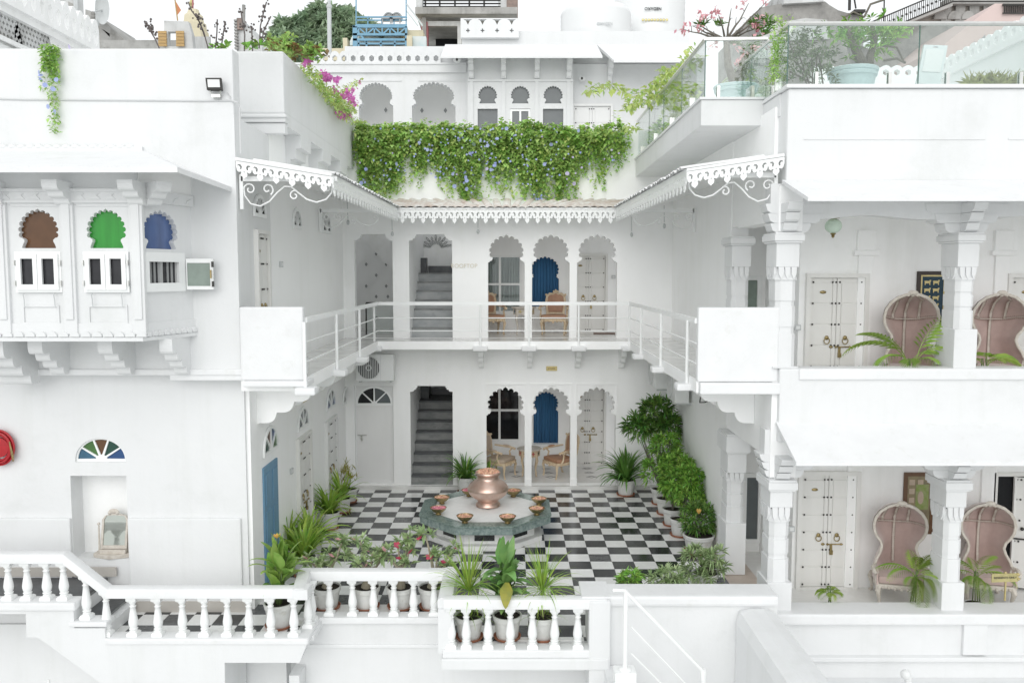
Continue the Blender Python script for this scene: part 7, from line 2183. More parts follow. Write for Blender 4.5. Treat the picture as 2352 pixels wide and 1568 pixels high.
# ---- bougainvillea along the left terrace parapet
bg = thing('bougainvillea', 'magenta bougainvillea spilling along the left terrace parapet', 'bougainvillea', (XT, 16, 8.6))
onL = lambda x, y: sx(x, y, XT + .03 + rng.uniform(0, .18))
S_ = [[(700, 150), (725, 185), (750, 215), (775, 245), (800, 268), (822, 285)], [(715, 160), (745, 195), (780, 230), (815, 262)], [(760, 205), (785, 220), (805, 240), (812, 258)], [(780, 250), (776, 262), (790, 270)], [(730, 190), (745, 205), (760, 230), (770, 250)], [(775, 215), (800, 200), (815, 190), (828, 186)], [(818, 275), (840, 300), (850, 320)], [(820, 280), (828, 330)], [(800, 262), (780, 240), (765, 215)], [(770, 235), (800, 255)], [(785, 235), (812, 262)]]
strand_vine(bg, S_ * 3, L_VINEY, 15, (.05, .10), 2.6, 5.0, onL); strand_vine(bg, S_ * 2, L_VINE, 15, (.05, .10), 3.2, 5.5, onL)
m = MB()
for x, y, r_, n in ((745, 172, 8, 70), (752, 181, 8, 60), (774, 183, 7, 45), (708, 140, 8, 35), (700, 146, 5, 12), (798, 214, 8, 50), (806, 226, 9, 60), (788, 222, 7, 40), (815, 238, 6, 30), (778, 258, 8, 30), (790, 268, 9, 45), (800, 264, 7, 30), (770, 207, 5, 20), (812, 206, 5, 14), (826, 190, 3, 8)):
    for k in range(n):
        v = onL(x + rng.normal() * r_ * .55, y + rng.normal() * r_ * .55)
        u = Vector(unit(rng.normal(size=3))) * .038; w = u.orthogonal().normalized() * .028
        m.quad(v - u, v - w, v + u, v + w)
mk('bracts', m, F_PINK, bg, kind='stuff')
tb = thing('garden_shrub', 'rust-tipped shrub growing on the left terrace behind the parapet corner', 'shrub', pt(670, 120, 15.2))
C, A = [], []
for x, y, n in ((640, 105, 10), (665, 112, 12), (690, 118, 12), (715, 125, 10), (735, 118, 7), (655, 98, 8), (675, 130, 8), (625, 100, 6)):
    for k in range(n): C.append(tuple(pt(x + rng.normal() * 10, y + rng.normal() * 7, 15.0 + rng.uniform(-.3, .3))))
C = np.array(C)
np_mesh('foliage', [rosettes(C[::3], np.tile([0, 0, 1.0], (len(C[::3]), 1)) + rng.normal(size=(len(C[::3]), 3)) * .6, 8, .12, .06, (20, 100), .25)], L_RUST, tb)
np_mesh('foliage', [rosettes(C[1::3], np.tile([0, 0, 1.0], (len(C[1::3]), 1)) + rng.normal(size=(len(C[1::3]), 3)) * .6, 8, .12, .06, (20, 100), .25), rosettes(C[2::3], np.tile([0, 0, 1.0], (len(C[2::3]), 1)) + rng.normal(size=(len(C[2::3]), 3)) * .6, 8, .12, .06, (20, 100), .25)], L_VINE, tb)
# ---- yellow-green creeper by the receding glass rail
v3 = thing('climbing_vine', 'yellow-green creeper sprawling round the receding glass railing', 'creeper', pt(1540, 220, 18))
onR = lambda x, y: pt(x, y, 17.6 + rng.uniform(-1.2, 1.2))
S_ = [[(1350, 208), (1375, 200), (1400, 198), (1420, 200), (1440, 212), (1452, 222)], [(1440, 250), (1470, 235), (1500, 230), (1530, 210), (1560, 180), (1590, 150), (1610, 130)], [(1460, 225), (1490, 205), (1520, 195), (1550, 210), (1580, 205)], [(1500, 200), (1530, 170), (1560, 150), (1585, 130)], [(1525, 160), (1545, 185), (1560, 230), (1550, 270), (1530, 300)], [(1540, 190), (1570, 200), (1600, 195)], [(1560, 230), (1580, 240)], [(1545, 260), (1560, 265)], [(1440, 240), (1460, 255)], [(1495, 215), (1510, 225), (1540, 230)], [(1580, 110), (1590, 118)], [(1440, 290), (1465, 298)]]
strand_vine(v3, S_ * 3, L_VINEY, 18, (.09, .16), 3.2, 6.0, onR); strand_vine(v3, S_, L_VINE, 18, (.08, .14), 4.0, 6.0, onR)
v4 = thing('climbing_vine', 'green creeper hanging over the left end of the front glass railing', 'creeper', pt(1790, 130, 12.2))
S_ = [[(1800 + rng.normal() * 14, 45 + rng.uniform(-15, 20)), (1788 + rng.normal() * 8, 85), (1781 + rng.normal() * 7, 120), (1779 + rng.normal() * 7, 150 + rng.uniform(-20, 20)), (1782 + rng.normal() * 9, 190)] for k in range(12)]
strand_vine(v4, S_, L_VINE, 12.4, (.03, .07), 3.0, 3.0, lambda x, y: pt(x, y, 12.3 + rng.uniform(-.2, .25)))
# ---- palms on the verandahs
def frond_mesh(L, arch, nleaf=22, ll=.25, w=.0085, droop=.4):
    m = MB(); p, a = Vector((0, 0, 0)), R(72)
    pts = []
    for i in range(nleaf + 1):
        pts.append((p.copy(), a)); p += Vector((math.cos(a), 0, math.sin(a))) * (L / nleaf); a -= R(arch) / nleaf
    m.tube([q_[0] for q_ in pts], [.006 * (1 - .75 * i / nleaf) for i in range(nleaf + 1)], 4)
    for i in range(5, nleaf + 1):
        t = i / nleaf
        p, a = pts[i]
        l = ll * math.sin(math.pi * min(1, (t - .12) / .95)) ** .6 * (1.05 - .45 * t)
        fw = Vector((math.cos(a), 0, math.sin(a))); n = Vector((-math.sin(a), 0, math.cos(a)))
        for s in (-1, 1):
            d = (fw * .75 + Vector((0, s * .85, 0)) + n * .15).normalized()
            tip = p + d * l + Vector((0, 0, -droop * l))
            mid = p + d * l * .5 + Vector((0, 0, -droop * l * .15))
            sd = d.cross(n).normalized() * w * .5
            m.add([p, mid + sd, tip, mid - sd], [(0, 1, 2), (0, 2, 3)])
    me = m.mesh('frond', False); me.materials.append(L_PALM); return me
FR = [frond_mesh(.75, 95, 17), frond_mesh(.8, 125, 17), frond_mesh(.6, 60, 15), frond_mesh(.7, 150, 16, droop=.4), frond_mesh(.5, 110, 13)]
def palm(label, loc, fr, z=.22, r=.16, h=.13, k=1.0):
    kk = k
    pl = potted(label, loc, r, h, saucer=False)
    for k, az, s, tilt in fr: place('frond', FR[k], None, pl, (random.uniform(-.04, .04), random.uniform(-.04, .04), z), (random.uniform(-.15, .15), R(tilt), R(az)), s * .82 * kk)
    m = MB()
    for j in range(4): m.tube([(random.uniform(-.05, .05), random.uniform(-.05, .05), .1), (random.uniform(-.05, .05), random.uniform(-.05, .05), z + .15)], .008, 5)
    place('stem', m.mesh('stem', 'all'), STEM, pl)
YPP = 12.38
fl_ = -.02
xx = lambda px, py: pt(px, py, YPP).x
palm('low feathery palm before the studded door on the ground verandah', (xx(1905, 1390), YPP, fl_), [(4, a, random.uniform(.5, .75), random.uniform(-15, 25)) for a in range(0, 360, 24)], .3)
palm('large palm in front of the first pink chair on the ground verandah', (xx(2098, 1390), YPP, fl_), [(0, 175, 1.15, 10), (1, 200, 1.0, 5), (2, 30, 1.0, 0), (0, 10, .9, -5), (1, -20, .95, 10), (0, 330, 1.0, -12), (3, -70, .95, 20), (3, -100, .9, 30), (3, 255, .8, 25), (2, 90, 1.0, -10), (0, 60, .9, 0), (1, 300, .9, 10), (4, 220, .9, 20), (3, 290, 1.0, 25), (3, 265, 1.1, 45), (3, 250, 1.0, 40), (2, 350, 1.05, -16)], .55)
palm('palm in front of the second pink chair on the ground verandah', (xx(2250, 1390), YPP + .1, fl_), [(0, 150, 1.0, 0), (1, 180, .95, 10), (3, 210, .9, 15), (0, 25, 1.0, -8), (3, -110, .8, 25), (0, 0, .8, -5), (2, 90, .8, 0), (1, 320, 1.05, 8), (4, 240, 1, 12), (3, 262, 1.0, 38)], .5)
palm('palm in front of the pink chair on the upper verandah', (xx(2092, 850), YPP, FU), [(1, 175, 1.25, 0), (0, 185, 1.15, -8), (3, 200, 1.0, 5), (2, 20, 1.35, -14), (1, -5, 1.15, 0), (3, 10, 1.1, 0), (4, 250, .9, 10), (4, 290, .9, 5), ], .5, k=1.45)
palm('small palm at the foot of the upper verandah chair right of the pillar', (xx(2262, 850), YPP, FU), [(4, 20, 1.0, 0), (4, 70, 1.0, 0), (0, 150, .7, 10), (1, 10, .75, 5), (4, 200, .9, 5), (4, 280, .8, 0), (4, 330, 1., 10)], .5, k=1.3)
# ================================================================ roof terrace, right
def branchy(parent, base, tips, mat, r0=.05, wig=.12):
    m = MB(); ends = []
    for t in tips:
        b, t = Vector(base), Vector(t)
        L = (t - b).length
        pts = [b]
        for k in range(1, 6):
            pts.append(b.lerp(t, k / 5) + Vector(rng.normal(size=3)) * wig * L * .12 * (1 if k < 5 else .2))
        m.tube(pts, [r0 * (1 - .8 * k / 5) for k in range(6)], 6)
        ends.append(pts[-1])
        for k in (2, 3, 4):
            e = pts[k] + Vector((rng.normal() * .22, rng.normal() * .15, abs(rng.normal()) * .2)) * L * .35
            m.tube([pts[k], pts[k].lerp(e, .5) + Vector((0, 0, .03)), e], [r0 * .3, r0 * .22, r0 * .12], 5); ends.append(e)
    mk('branches', m, mat, parent, True)
    return ends
def flowers_at(parent, pts, mat, r=.05, n=6, name='blossom'):
    m = MB()
    for p in pts:
        for k in range(n):
            v = Vector(p) + Vector(rng.normal(size=3)) * r * .7
            u = Vector(unit(rng.normal(size=3))) * r * .7; w = u.orthogonal().normalized() * r * .55
            m.quad(v - u, v - w, v + u, v + w)
    return mk(name, m, mat, parent, kind='stuff')
Y5 = 14.6
a1 = potted('bare-branched tree with pink flowers in a pale blue tub behind the receding glass', (pt(1690, 215, Y5).x, Y5, zo1 + .04), .36, .5, saucer=False, cat='potted tree', blue=True)
bs = pt(1688, 195, Y5)
tp = [pt(x, y, Y5 + rng.uniform(-.5, .5)) for x, y in ((1600, 55), (1625, 75), (1680, 20), (1720, 8), (1760, 5), (1590, 60), (1745, 60), (1765, 30), (1570, 68), (1650, 35), (1700, 70), (1730, 110))]
fk = pt(1668, 95, Y5)
m = MB(); m.tube([bs, pt(1672, 150, Y5), fk], [.085, .065, .05], 8); m.tube([bs, pt(1705, 140, Y5), pt(1735, 100, Y5)], [.07, .05, .03], 8); mk('trunk', m, BARK, a1, True)
ends = branchy(a1, fk, tp, BARK, .024)
np_mesh('foliage', [rosettes(np.array([tuple(pt(x + rng.normal() * 6, y + rng.normal() * 5, Y5)) for x, y in ((1730, 62), (1745, 72), (1755, 85), (1738, 90), (1690, 95), (1720, 120), (1755, 130), (1610, 60), (1650, 62), (1740, 105), (1765, 60), (1750, 50)) for _ in range(3)]), np.tile([0, -.2, 1.0], (36, 1)), 10, .14, .035, (20, 90), .1)], L_SHRUBD, a1)
flowers_at(a1, [pt(x + rng.normal() * 3, y + rng.normal() * 3, Y5 - .1) for x, y in ((1605, 40), (1610, 32), (1642, 28), (1650, 25), (1638, 32), (1616, 45), (1604, 66), (1575, 66), (1567, 68), (1708, 12), (1645, 95), (1635, 105), (1730, 58), (1740, 68), (1742, 75), (1756, 52), (1694, 106), (1730, 108), (1706, 125), (1698, 145), (1760, 2)) for _ in range(2)], F_ROSE, .06, 4)
Y6 = 13.2
a2 = potted('leafy potted tree in a large pale blue tub behind the front glass railing', (pt(1957, 200, Y6).x, Y6, pt(1957, 207, Y6).z - .25), .36, .55, saucer=False, cat='potted tree', blue=True)
bs = pt(1990, 165, Y6)
m = MB(); m.tube([pt(1988, 165, Y6), pt(1972, 130, Y6), pt(1955, 90, Y6), pt(1945, 60, Y6)], [.10, .08, .05, .03], 8); m.tube([pt(1996, 165, Y6), pt(1998, 130, Y6), pt(2010, 90, Y6), pt(2000, 50, Y6)], [.08, .06, .04, .02], 8)
m.tube([pt(2030, 140, Y6), pt(2060, 135, Y6), pt(2080, 145, Y6)], .02, 5); m.tube([pt(2025, 105, Y6), pt(2060, 110, Y6), pt(2075, 140, Y6)], .018, 5); m.tube([pt(1985, 40, Y6), pt(2000, 10, Y6), pt(2030, 0, Y6)], .018, 5); m.tube([pt(1985, 40, Y6), pt(1960, 28, Y6), pt(1940, 40, Y6)], .016, 5)
mk('trunk', m, BARK, a2, True)
C = np.array([tuple(pt(x + rng.normal() * 18, y + rng.normal() * 12, Y6 + rng.uniform(-.4, .4))) for x, y in ((1920, 80), (1950, 75), (1985, 80), (2010, 95), (2040, 85), (2055, 75), (1960, 100), (2020, 110), (1990, 60), (2070, 80)) for _ in range(9)])
np_mesh('foliage', [rosettes(C, np.tile([0, 0, 1.0], (len(C), 1)) + rng.normal(size=(len(C), 3)) * .6, 9, .13, .03, (20, 100), .2)], L_SHRUB, a2)
b3 = thing('garden_shrub', 'small-leaved bush behind the left end of the front glass railing', 'shrub', pt(1850, 190, 12.8))
C = np.array([tuple(pt(x + rng.normal() * 18, y + rng.normal() * 14, 12.8 + rng.uniform(-.35, .35))) for x, y in ((1825, 90), (1845, 110), (1870, 130), (1890, 150), (1850, 150), (1820, 140), (1905, 120), (1860, 80), (1900, 170), (1830, 175)) for _ in range(12)])
np_mesh('foliage', [rosettes(C, np.tile([0, 0, 1.0], (len(C), 1)) + rng.normal(size=(len(C), 3)) * .8, 9, .08, .024, (20, 110), .2)], L_TREE2, b3)
m = MB()
for k in range(7): m.tube([pt(1855 + 6 * k, 198, 12.8), tuple(C[k * 12])], .012, 5)
mk('stem', m, BARK, b3, kind='stuff')
g6 = thing('grass_clump', 'yellowing ornamental grass behind the front glass railing at the right edge', 'grass clump', pt(2300, 195, 12.9))
n = 420
P = np.array([tuple(pt(rng.uniform(2225, 2400), 201, 12.8 + rng.uniform(-.2, .3))) for _ in range(n)])
D = unit(np.stack([rng.normal(size=n) * .7, rng.normal(size=n) * .3, np.abs(rng.normal(size=n)) * .6 + .25], 1))
np_mesh('blades', [leafset(P, D, rng.uniform(.2, .42, n), np.full(n, .016), .3, .1)], L_GRASSY, g6)
# sun lounger standing on end
sl = thing('sun_lounger', 'white sun lounger back propped up behind the front glass railing', 'sun lounger', pt(2140, 190, 12.9))
Y7 = 12.9
c0, c1, c2, c3 = pt(2105, 192, Y7), pt(2160, 194, Y7), pt(2184, 105, Y7 + .25), pt(2123, 103, Y7 + .25)
U_ = (c1 - c0); V_ = (c3 - c0)
m = MB(); m.plate([(0, 0), (1, 0), (1, 1), (0, 1)], [[(.4, .93), (.6, .93), (.6, .96), (.4, .96)]], c0, U_, V_, Vector((0, .04, 0)))
mk('back_frame', m, NYLON, sl)
m = MB(); m.plate([(.12, .3), (.88, .3), (.88, .88), (.12, .88)], [], c0 + Vector((0, -.012, 0)), U_, V_, Vector((0, .01, 0))); mk('sling', m, GREYD if False else TANKW, sl)
m = MB()
for t in (.05, .95): m.bar(c0 + U_ * t, c0 + U_ * t + Vector((0, .6, -.15)), .04)
mk('side_rail', m, NYLON, sl)
# perforated parapet of the far side of the roof terrace
pp_ = thing('parapet_wall', 'white pierced parapet with rounded merlons round the far side of the roof terrace', 'parapet', (7, 17, 7.8))
Yb = 17.0
xa_, xb_ = pt(1868, 170, Yb).x, pt(2150, 170, Yb).x
zb0, zb1 = pt(2000, 178, Yb).z, pt(2000, 150, Yb).z
merlon_row(pp_, (xa_, Yb, 0), (xb_, Yb, 0), zb0, zb1, 11, .14, WHITE)
m = MB(); m.box(xa_, xb_, Yb - .02, Yb + .2, 7.8, zb0 + .003); mk('base_wall', m, WHITE, pp_)
e0, e1 = pt(2145, 168, Yb), pt(2380, 78, 13.6)
xs_ = e0.x
m_ = 13
d = Vector((e1.x - e0.x, e1.y - e0.y, 0))
merlon_row(pp_, (e0.x, e0.y, 0), (e1.x, e1.y, 0), zb0, zb1 + .05, m_, .14, WHITE)
m = MB(); nn = Vector((-d.y, d.x, 0)).normalized() * .18
a_, b_ = Vector((e0.x, e0.y, 0)), Vector((e1.x, e1.y, 0))
for z0_, z1_, o_ in ((7.8, zb0 + .002, 0), (zb0 - .12, zb0 - .03, -.06)):
    k_ = nn.normalized() * o_
    m.hexa([a_ + k_ + Vector((0, 0, z0_)), b_ + k_ + Vector((0, 0, z0_)), b_ + nn + Vector((0, 0, z0_)), a_ + nn + Vector((0, 0, z0_))], [a_ + k_ + Vector((0, 0, z1_)), b_ + k_ + Vector((0, 0, z1_)), b_ + nn + Vector((0, 0, z1_)), a_ + nn + Vector((0, 0, z1_))])
mk('base_wall', m, WHITE, pp_)
lc = thing('plant_box', 'low white box beneath the pink flowering tree on the roof terrace', 'planter', pt(1740, 215, 13.6))
a, b = pt(1725, 225, 13.6), pt(1783, 196, 13.6)
m = MB(); m.box(a.x, b.x, 13.6, 13.9, a.z - .3, b.z); mk('box', m, COPE, lc, bevel=.01)
m = MB(); m.box(b.x - .09, b.x - .01, 13.585, 13.6, a.z, b.z - .03); mk('vent', m, GREYP, lc)

# ================================================================ buildings and things beyond
def bldg(label, loc): return thing('building', label, 'building', loc)
# old dark stone block and stair at the right
Yo = 30.0
ob = bldg('dark weathered stone building with a curved wall end behind the roof terrace', pt(1820, 100, Yo))
def Q(px, py, Y): return q(px, py, Y)
m = MB(); m.plate([Q(1745, 260, Yo), Q(1747, 18, Yo), Q(1800, 8, Yo), Q(1895, 4, Yo), Q(1905, 12, Yo), Q(1925, 24, Yo), Q(1945, 30, Yo), Q(1982, 34, Yo), Q(1985, 260, Yo)], [], (0, Yo, 0), EX, EZ, (0, 6, 0)); mk('wall', m, STONED, ob)
m = MB(); m.plate([Q(1748, 60, Yo - .1), Q(1850, 42, Yo - .1), Q(1900, 46, Yo - .1), Q(1905, 90, Yo - .1), Q(1750, 95, Yo - .1)], [], (0, Yo - .1, 0), EX, EZ, (0, .3, 0)); mk('plaster_patch', m, CONCP, ob)
m = MB(); m.plate([Q(1800, 9, Yo - .2), Q(1892, 4, Yo - .2), Q(1892, -30, Yo - .2), Q(1800, -30, Yo - .2)], [], (0, Yo - .2, 0), EX, EZ, (0, 4, 0)); mk('upper_block', m, CONCP, ob)
m = MB(); m.box(Q(1955, 30, Yo)[0], Q(1980, 30, Yo)[0], Yo - .3, Yo + .5, Q(1960, 34, Yo)[1], Q(1960, 28, Yo)[1]); m.tube([pt(1951, 24, Yo), pt(1952, -40, Yo)], .05, 6); m.tube([pt(1966, 20, Yo), pt(1961, -10, Yo)], .03, 5); m.tube([pt(2030, 50, Yo), pt(2032, -30, Yo)], .025, 5); mk('roof_post', m, IRON, ob)
Ys = 27.0
sb = bldg('brown old stone building with a diagonal stair railing behind the roof terrace', pt(2150, 100, Ys))
m = MB(); m.plate([Q(2060, 260, Ys), Q(2065, 75, Ys), Q(2100, 48, Ys), Q(2170, 12, Ys), Q(2360, 6, Ys), Q(2420, 10, Ys), Q(2420, 260, Ys)], [], (0, Ys, 0), EX, EZ, (0, 6, 0)); mk('wall', m, STONEB, sb)
m = MB(); m.plate([Q(1960, 100, Ys - .1), Q(2020, 120, Ys - .1), Q(2130, 60, Ys - .1), Q(2250, 60, Ys - .1), Q(2250, 240, Ys - .1), Q(1990, 240, Ys - .1)], [], (0, Ys - .1, 0), EX, EZ, (0, .5, 0)); mk('lower_wall', m, STONED, sb)
m = MB()
for k in range(4):
    c = Q(2160 + 32 * k, 44, Ys - .15); m.plate(arc(c[0], c[1], .2, .25, 180, 0, 8), [], (0, Ys - .15, 0), EX, EZ, (0, .12, 0))
    m.plate(rect(c[0] + .06, c[0] + .36, c[1] - .05, c[1] + .42), [], (0, Ys - .1, 0), EX, EZ, (0, .08, 0))
m.box(Q(2160, 10, Ys)[0], Q(2420, 10, Ys)[0], Ys - .3, Ys, Q(2160, 16, Ys)[1], Q(2160, 6, Ys)[1]); mk('stone_relief', m, CONC, sb)
ra, rb_ = pt(2000, 52, Ys - .6), pt(2190, -28, Ys - .6)
m = MB()
for z in (0, -.42): m.tube([ra + Vector((0, 0, z)), rb_ + Vector((0, 0, z)), rb_ + Vector((3.4, 0, z))], .022, 5)
for k in range(40):
    p = ra.lerp(rb_, k / 39); m.tube([p, p + Vector((0, 0, -.42))], .012, 4)
    if k % 2: m.ball(p + Vector((0, 0, -.21)), .04, 4)
mk('stair_railing', m, IRON, sb)
m = MB(); m.hexa([ra + Vector((-.2, 0, -.55)), rb_ + Vector((0, 0, -.55)), rb_ + Vector((0, .6, -.55)), ra + Vector((-.2, .6, -.55))], [ra + Vector((-.2, 0, -.45)), rb_ + Vector((0, 0, -.45)), rb_ + Vector((0, .6, -.45)), ra + Vector((-.2, .6, -.45))]); mk('stair_flight', m, CONC, sb)
pk = bldg('pink house with two tiny windows behind the roof terrace at the right', pt(2250, 100, 23))
Yk = 23.0
m = MB(); m.plate([Q(2165, 260, Yk), Q(2170, 102, Yk), Q(2285, 9, Yk), Q(2420, 9, Yk), Q(2420, 260, Yk)], [], (0, Yk, 0), EX, EZ, (0, 5, 0)); mk('wall', m, PINKW, pk)
for x0, y0 in ((2230, 102), (2253, 87)):
    a, b = Q(x0, y0 + 9, Yk - .01), Q(x0 + 10, y0 - 4, Yk - .01)
    m = MB(); m.plate([(a[0], a[1]), (b[0], a[1] + .08), (b[0], b[1] + .04), (a[0], b[1] - .08)], [], (0, Yk - .012, 0), EX, EZ, (0, .03, 0)); mk('window', m, GREYP, pk)
m = MB()
for k in range(16):
    a = pt(2307 + 4.2 * k, 13, Yk - .06); b = pt(2307 + 4.2 * k, 30, Yk - .06); m.tube([a, b], .018, 4)
m.bar(pt(2303, 12, Yk - .06), pt(2400, 12, Yk - .06), .05); m.bar(pt(2303, 31, Yk - .06), pt(2375, 31, Yk - .06), .03); mk('balcony_grille', m, IRON, pk)
rp = thing('flag_pole', 'red pole with a furled red pennant in front of the pink house', 'pole', pt(2376, 60, 20))
m = MB(); m.tube([pt(2377, 200, 20), pt(2377, 5, 20)], .035, 6); mk('pole', m, REDPOLE, rp)
m = MB(); m.add([pt(2376, 15, 19.95), pt(2371, 30, 19.95), pt(2372, 48, 19.95), pt(2376, 50, 19.95), pt(2378, 30, 19.95)], [(0, 1, 4), (1, 2, 3), (1, 3, 4)]); mk('pennant', m, REDPOLE, rp)

# ---- behind the top storey: water tanks, concrete building, blue-framed roof cafe
def tank(label, px, py_top, py_bot, r, Y, txt, tpx, tpy, ts):
    c = pt(px, py_bot, Y); zt_ = pt(px, py_top, Y).z
    t = thing('water_tank', label, 'water tank', (c.x, Y, c.z - 1))
    h = zt_ - c.z
    pr = [(r * .97, -1.0)] + [(r * (1.0 if k % 2 else .985), h * k / 14) for k in range(11)] + [(r * .9, h * .84), (r * .55, h * .95), (r * .22, h * .985), (r * .22, h), (.01, h * 1.01)]
    m = MB(); m.lathe(pr, (c.x, Y, c.z), 32); mk('shell', m, TANKW, t, True)
    tp_ = pt(tpx, tpy, Y - r - .02)
    text('lettering', txt, INK if ts > .12 else GREYD, t, (tp_.x, Y - r - .015, tp_.z), ts, ext=.01)
    return t, c, h
t, c, h = tank('tall white water tank lettered OXYGEN behind the top storey', 1490, -30, 88, 1.12, 27, 'OXYGEN', 1500, 21, .125)
m = MB()
for k in range(9): m.lathe([(.042, 0), (.03, .01), (.001, .012)], (0, 0, 0), 8, caps=False); n_ = len(m.v) - 24; m.v[n_:] = [(c.x + (-.36 + .09 * k) + x, 27 - 1.13 - z, pt(1490, 46, 25.86).z + y) for x, y, z in m.v[n_:]]
mk('gilt_emblem', m, GOLDY, t)
tank('lower white water tank with faint lettering behind the top storey', 1368, 12, 88, 1.05, 25.5, 'OXYGEN', 1389, 55, .11)
pv = thing('vent_pipe', 'small grey cowl pipe between the two white water tanks', 'pipe', pt(1442, 40, 26.5))
m = MB(); m.box(pt(1437, 30, 26.5).x, pt(1450, 30, 26.5).x, 26.4, 26.7, pt(1440, 34, 26.5).z, pt(1440, 18, 26.5).z); m.tube([pt(1444, 30, 26.5), pt(1447, 55, 26.5), pt(1447, 100, 26.5)], .05, 6); mk('pipe', m, GREYD, pv)
Yc = 34.0
cb = bldg('grey concrete building with a dark open room and roof railing behind the top storey', pt(1075, 60, Yc))
m = MB()
m.box(Q(957, 40, Yc)[0], Q(1188, 40, Yc)[0], Yc - .5, Yc + 6, Q(1070, 41, Yc)[1], Q(1070, 26, Yc)[1]); mk('roof_slab', m, CONC, cb)
m = MB(); m.box(Q(985, 70, Yc)[0], Q(1188, 70, Yc)[0], Yc + 3, Yc + 3.3, Q(1, 125, Yc)[1], Q(1, 40, Yc)[1]); m.box(Q(958, 70, Yc)[0], Q(1060, 70, Yc)[0], Yc, Yc + 3, Q(1, 125, Yc)[1], Q(1, 106, Yc)[1]); mk('dark_room', m, DARKIN, cb)
m = MB(); m.box(Q(974, 70, Yc)[0], Q(1062, 70, Yc)[0], Yc - .05, Yc + .15, Q(1, 61, Yc)[1], Q(1, 50, Yc)[1]); m.box(Q(1051, 70, Yc)[0], Q(1064, 70, Yc)[0], Yc - .1, Yc + .3, Q(1, 112, Yc)[1], Q(1, 61, Yc)[1]); mk('lintel', m, CONCP, cb)
m = MB(); m.box(Q(968, 70, Yc)[0], Q(983, 70, Yc)[0], Yc - .08, Yc + .3, Q(1, 112, Yc)[1], Q(1, 52, Yc)[1]); mk('pink_pier', m, PINKC, cb)
m = MB(); m.tube([pt(975, 110, Yc - .2), pt(974, 42, Yc - .2)], .09, 6); mk('drain_pipe', m, CONC, cb)
m = MB(); m.box(Q(958, 46, Yc)[0], Q(972, 46, Yc)[0], Yc - .3, Yc + .3, Q(1, 27, Yc)[1], Q(1, -20, Yc)[1]); m.box(Q(1143, 10, Yc)[0], Q(1163, 10, Yc)[0], Yc + 1, Yc + 1.6, Q(1, 27, Yc)[1], Q(1, -20, Yc)[1]); mk('pier', m, CONCP, cb)
m = MB(); m.box(Q(1163, 10, Yc)[0], Q(1190, 10, Yc)[0], Yc + 1, Yc + 2, Q(1, 27, Yc)[1], Q(1, -20, Yc)[1]); mk('brick_stub', m, BRICK, cb)
m = MB()
for z in (2, 9, 16, 22): m.tube([pt(972, z, Yc - .2), pt(1150, z, Yc - .2)], .03, 4)
for px in (977, 1010, 1045, 1078, 1112): m.tube([pt(px, 26, Yc - .2), pt(px, -10, Yc - .2)], .035, 4)
mk('roof_railing', m, IRON, cb)
m = MB(); m.box(Q(1048, 16, Yc)[0], Q(1078, 16, Yc)[0], Yc + .5, Yc + 1.2, Q(1, 22, Yc)[1], Q(1, 10, Yc)[1]); m.box(Q(1104, 16, Yc)[0], Q(1118, 16, Yc)[0], Yc + .5, Yc + 1.2, Q(1, 25, Yc)[1], Q(1, 16, Yc)[1]); mk('roof_crate', m, GREYP, cb)
# blue framed two-level roof cafe
Yd = 31.0
cf = bldg('two-level rooftop cafe of blue steel framing beside the big tree', pt(880, 70, Yd))
xl, xr_ = Q(812, 70, Yd)[0], Q(935, 70, Yd)[0]
Zp = lambda py: Q(880, py, Yd)[1]
m = MB()
for px in (818, 933): m.bar(pt(px, 112, Yd), pt(px, 62, Yd), .08); m.bar(pt(px, 62, Yd), pt(px, -20 if px != 818 else -8, Yd), .04)
for px in (824, 842, 875, 907): m.bar(pt(px, 112, Yd), pt(px, 90, Yd), .06)
for py, w in ((92, .08), (101, .06), (110, .08), (80, .08), (62, .08), (40, .05), (47, .04), (58, .05)): m.bar(pt(811 if py > 60 else 818, py, Yd), pt(935, py, Yd), w)
for k in range(6):
    a, b = 824 + 18 * k, 842 + 18 * k
    m.bar(pt(a, 80 if k % 2 else 64, Yd), pt(b, 64 if k % 2 else 80, Yd), .05); m.bar(pt(a, 62, Yd), pt(a, 80, Yd), .05)
for px in (845, 877, 905): m.bar(pt(px, 60, Yd), pt(px, 40, Yd), .04)
m.bar(pt(813, 62, Yd), pt(842, 98, Yd), .06); m.bar(pt(813, 112, Yd), pt(813, 60, Yd), .08)
mk('steel_frame', m, BLUEM, cf)
m = MB(); m.box(xl, xr_, Yd + .1, Yd + 5, Zp(67), Zp(62)); m.box(Q(931, 70, Yd)[0], Q(970, 70, Yd)[0], Yd + .2, Yd + 1, Zp(82), Zp(66)); mk('upper_deck', m, CREAMW, cf)
m = MB(); m.box(xl, xr_, Yd + 4, Yd + 4.2, Zp(112), Zp(67)); mk('back_wall', m, BLUED, cf)
m = MB(); m.box(xl - 1.2, xr_ + 3, Yd - .1, Yd + 5, Zp(140), Zp(113)); m.box(Q(790, 100, Yd)[0], Q(800, 100, Yd)[0], Yd - .2, Yd + .3, Zp(122), Zp(91)); m.box(Q(935, 100, Yd)[0], Q(947, 100, Yd)[0], Yd - .1, Yd + .2, Zp(112), Zp(84)); mk('base_wall', m, CREAMW, cf)
m = MB(); m.box(Q(947, 100, Yd)[0], Q(978, 100, Yd)[0], Yd + .1, Yd + .4, Zp(112), Zp(82)); mk('mural_panel', m, TEALW, cf)
m = MB(); m.hexa([pt(880, 117, Yd - .6), pt(979, 118, Yd - .6), pt(979, 114, Yd + .4), pt(880, 112, Yd + .4)], [pt(880, 110, Yd - .6), pt(979, 111, Yd - .6), pt(979, 108, Yd + .4), pt(880, 107, Yd + .4)]); mk('tin_awning', m, STONED, cf)
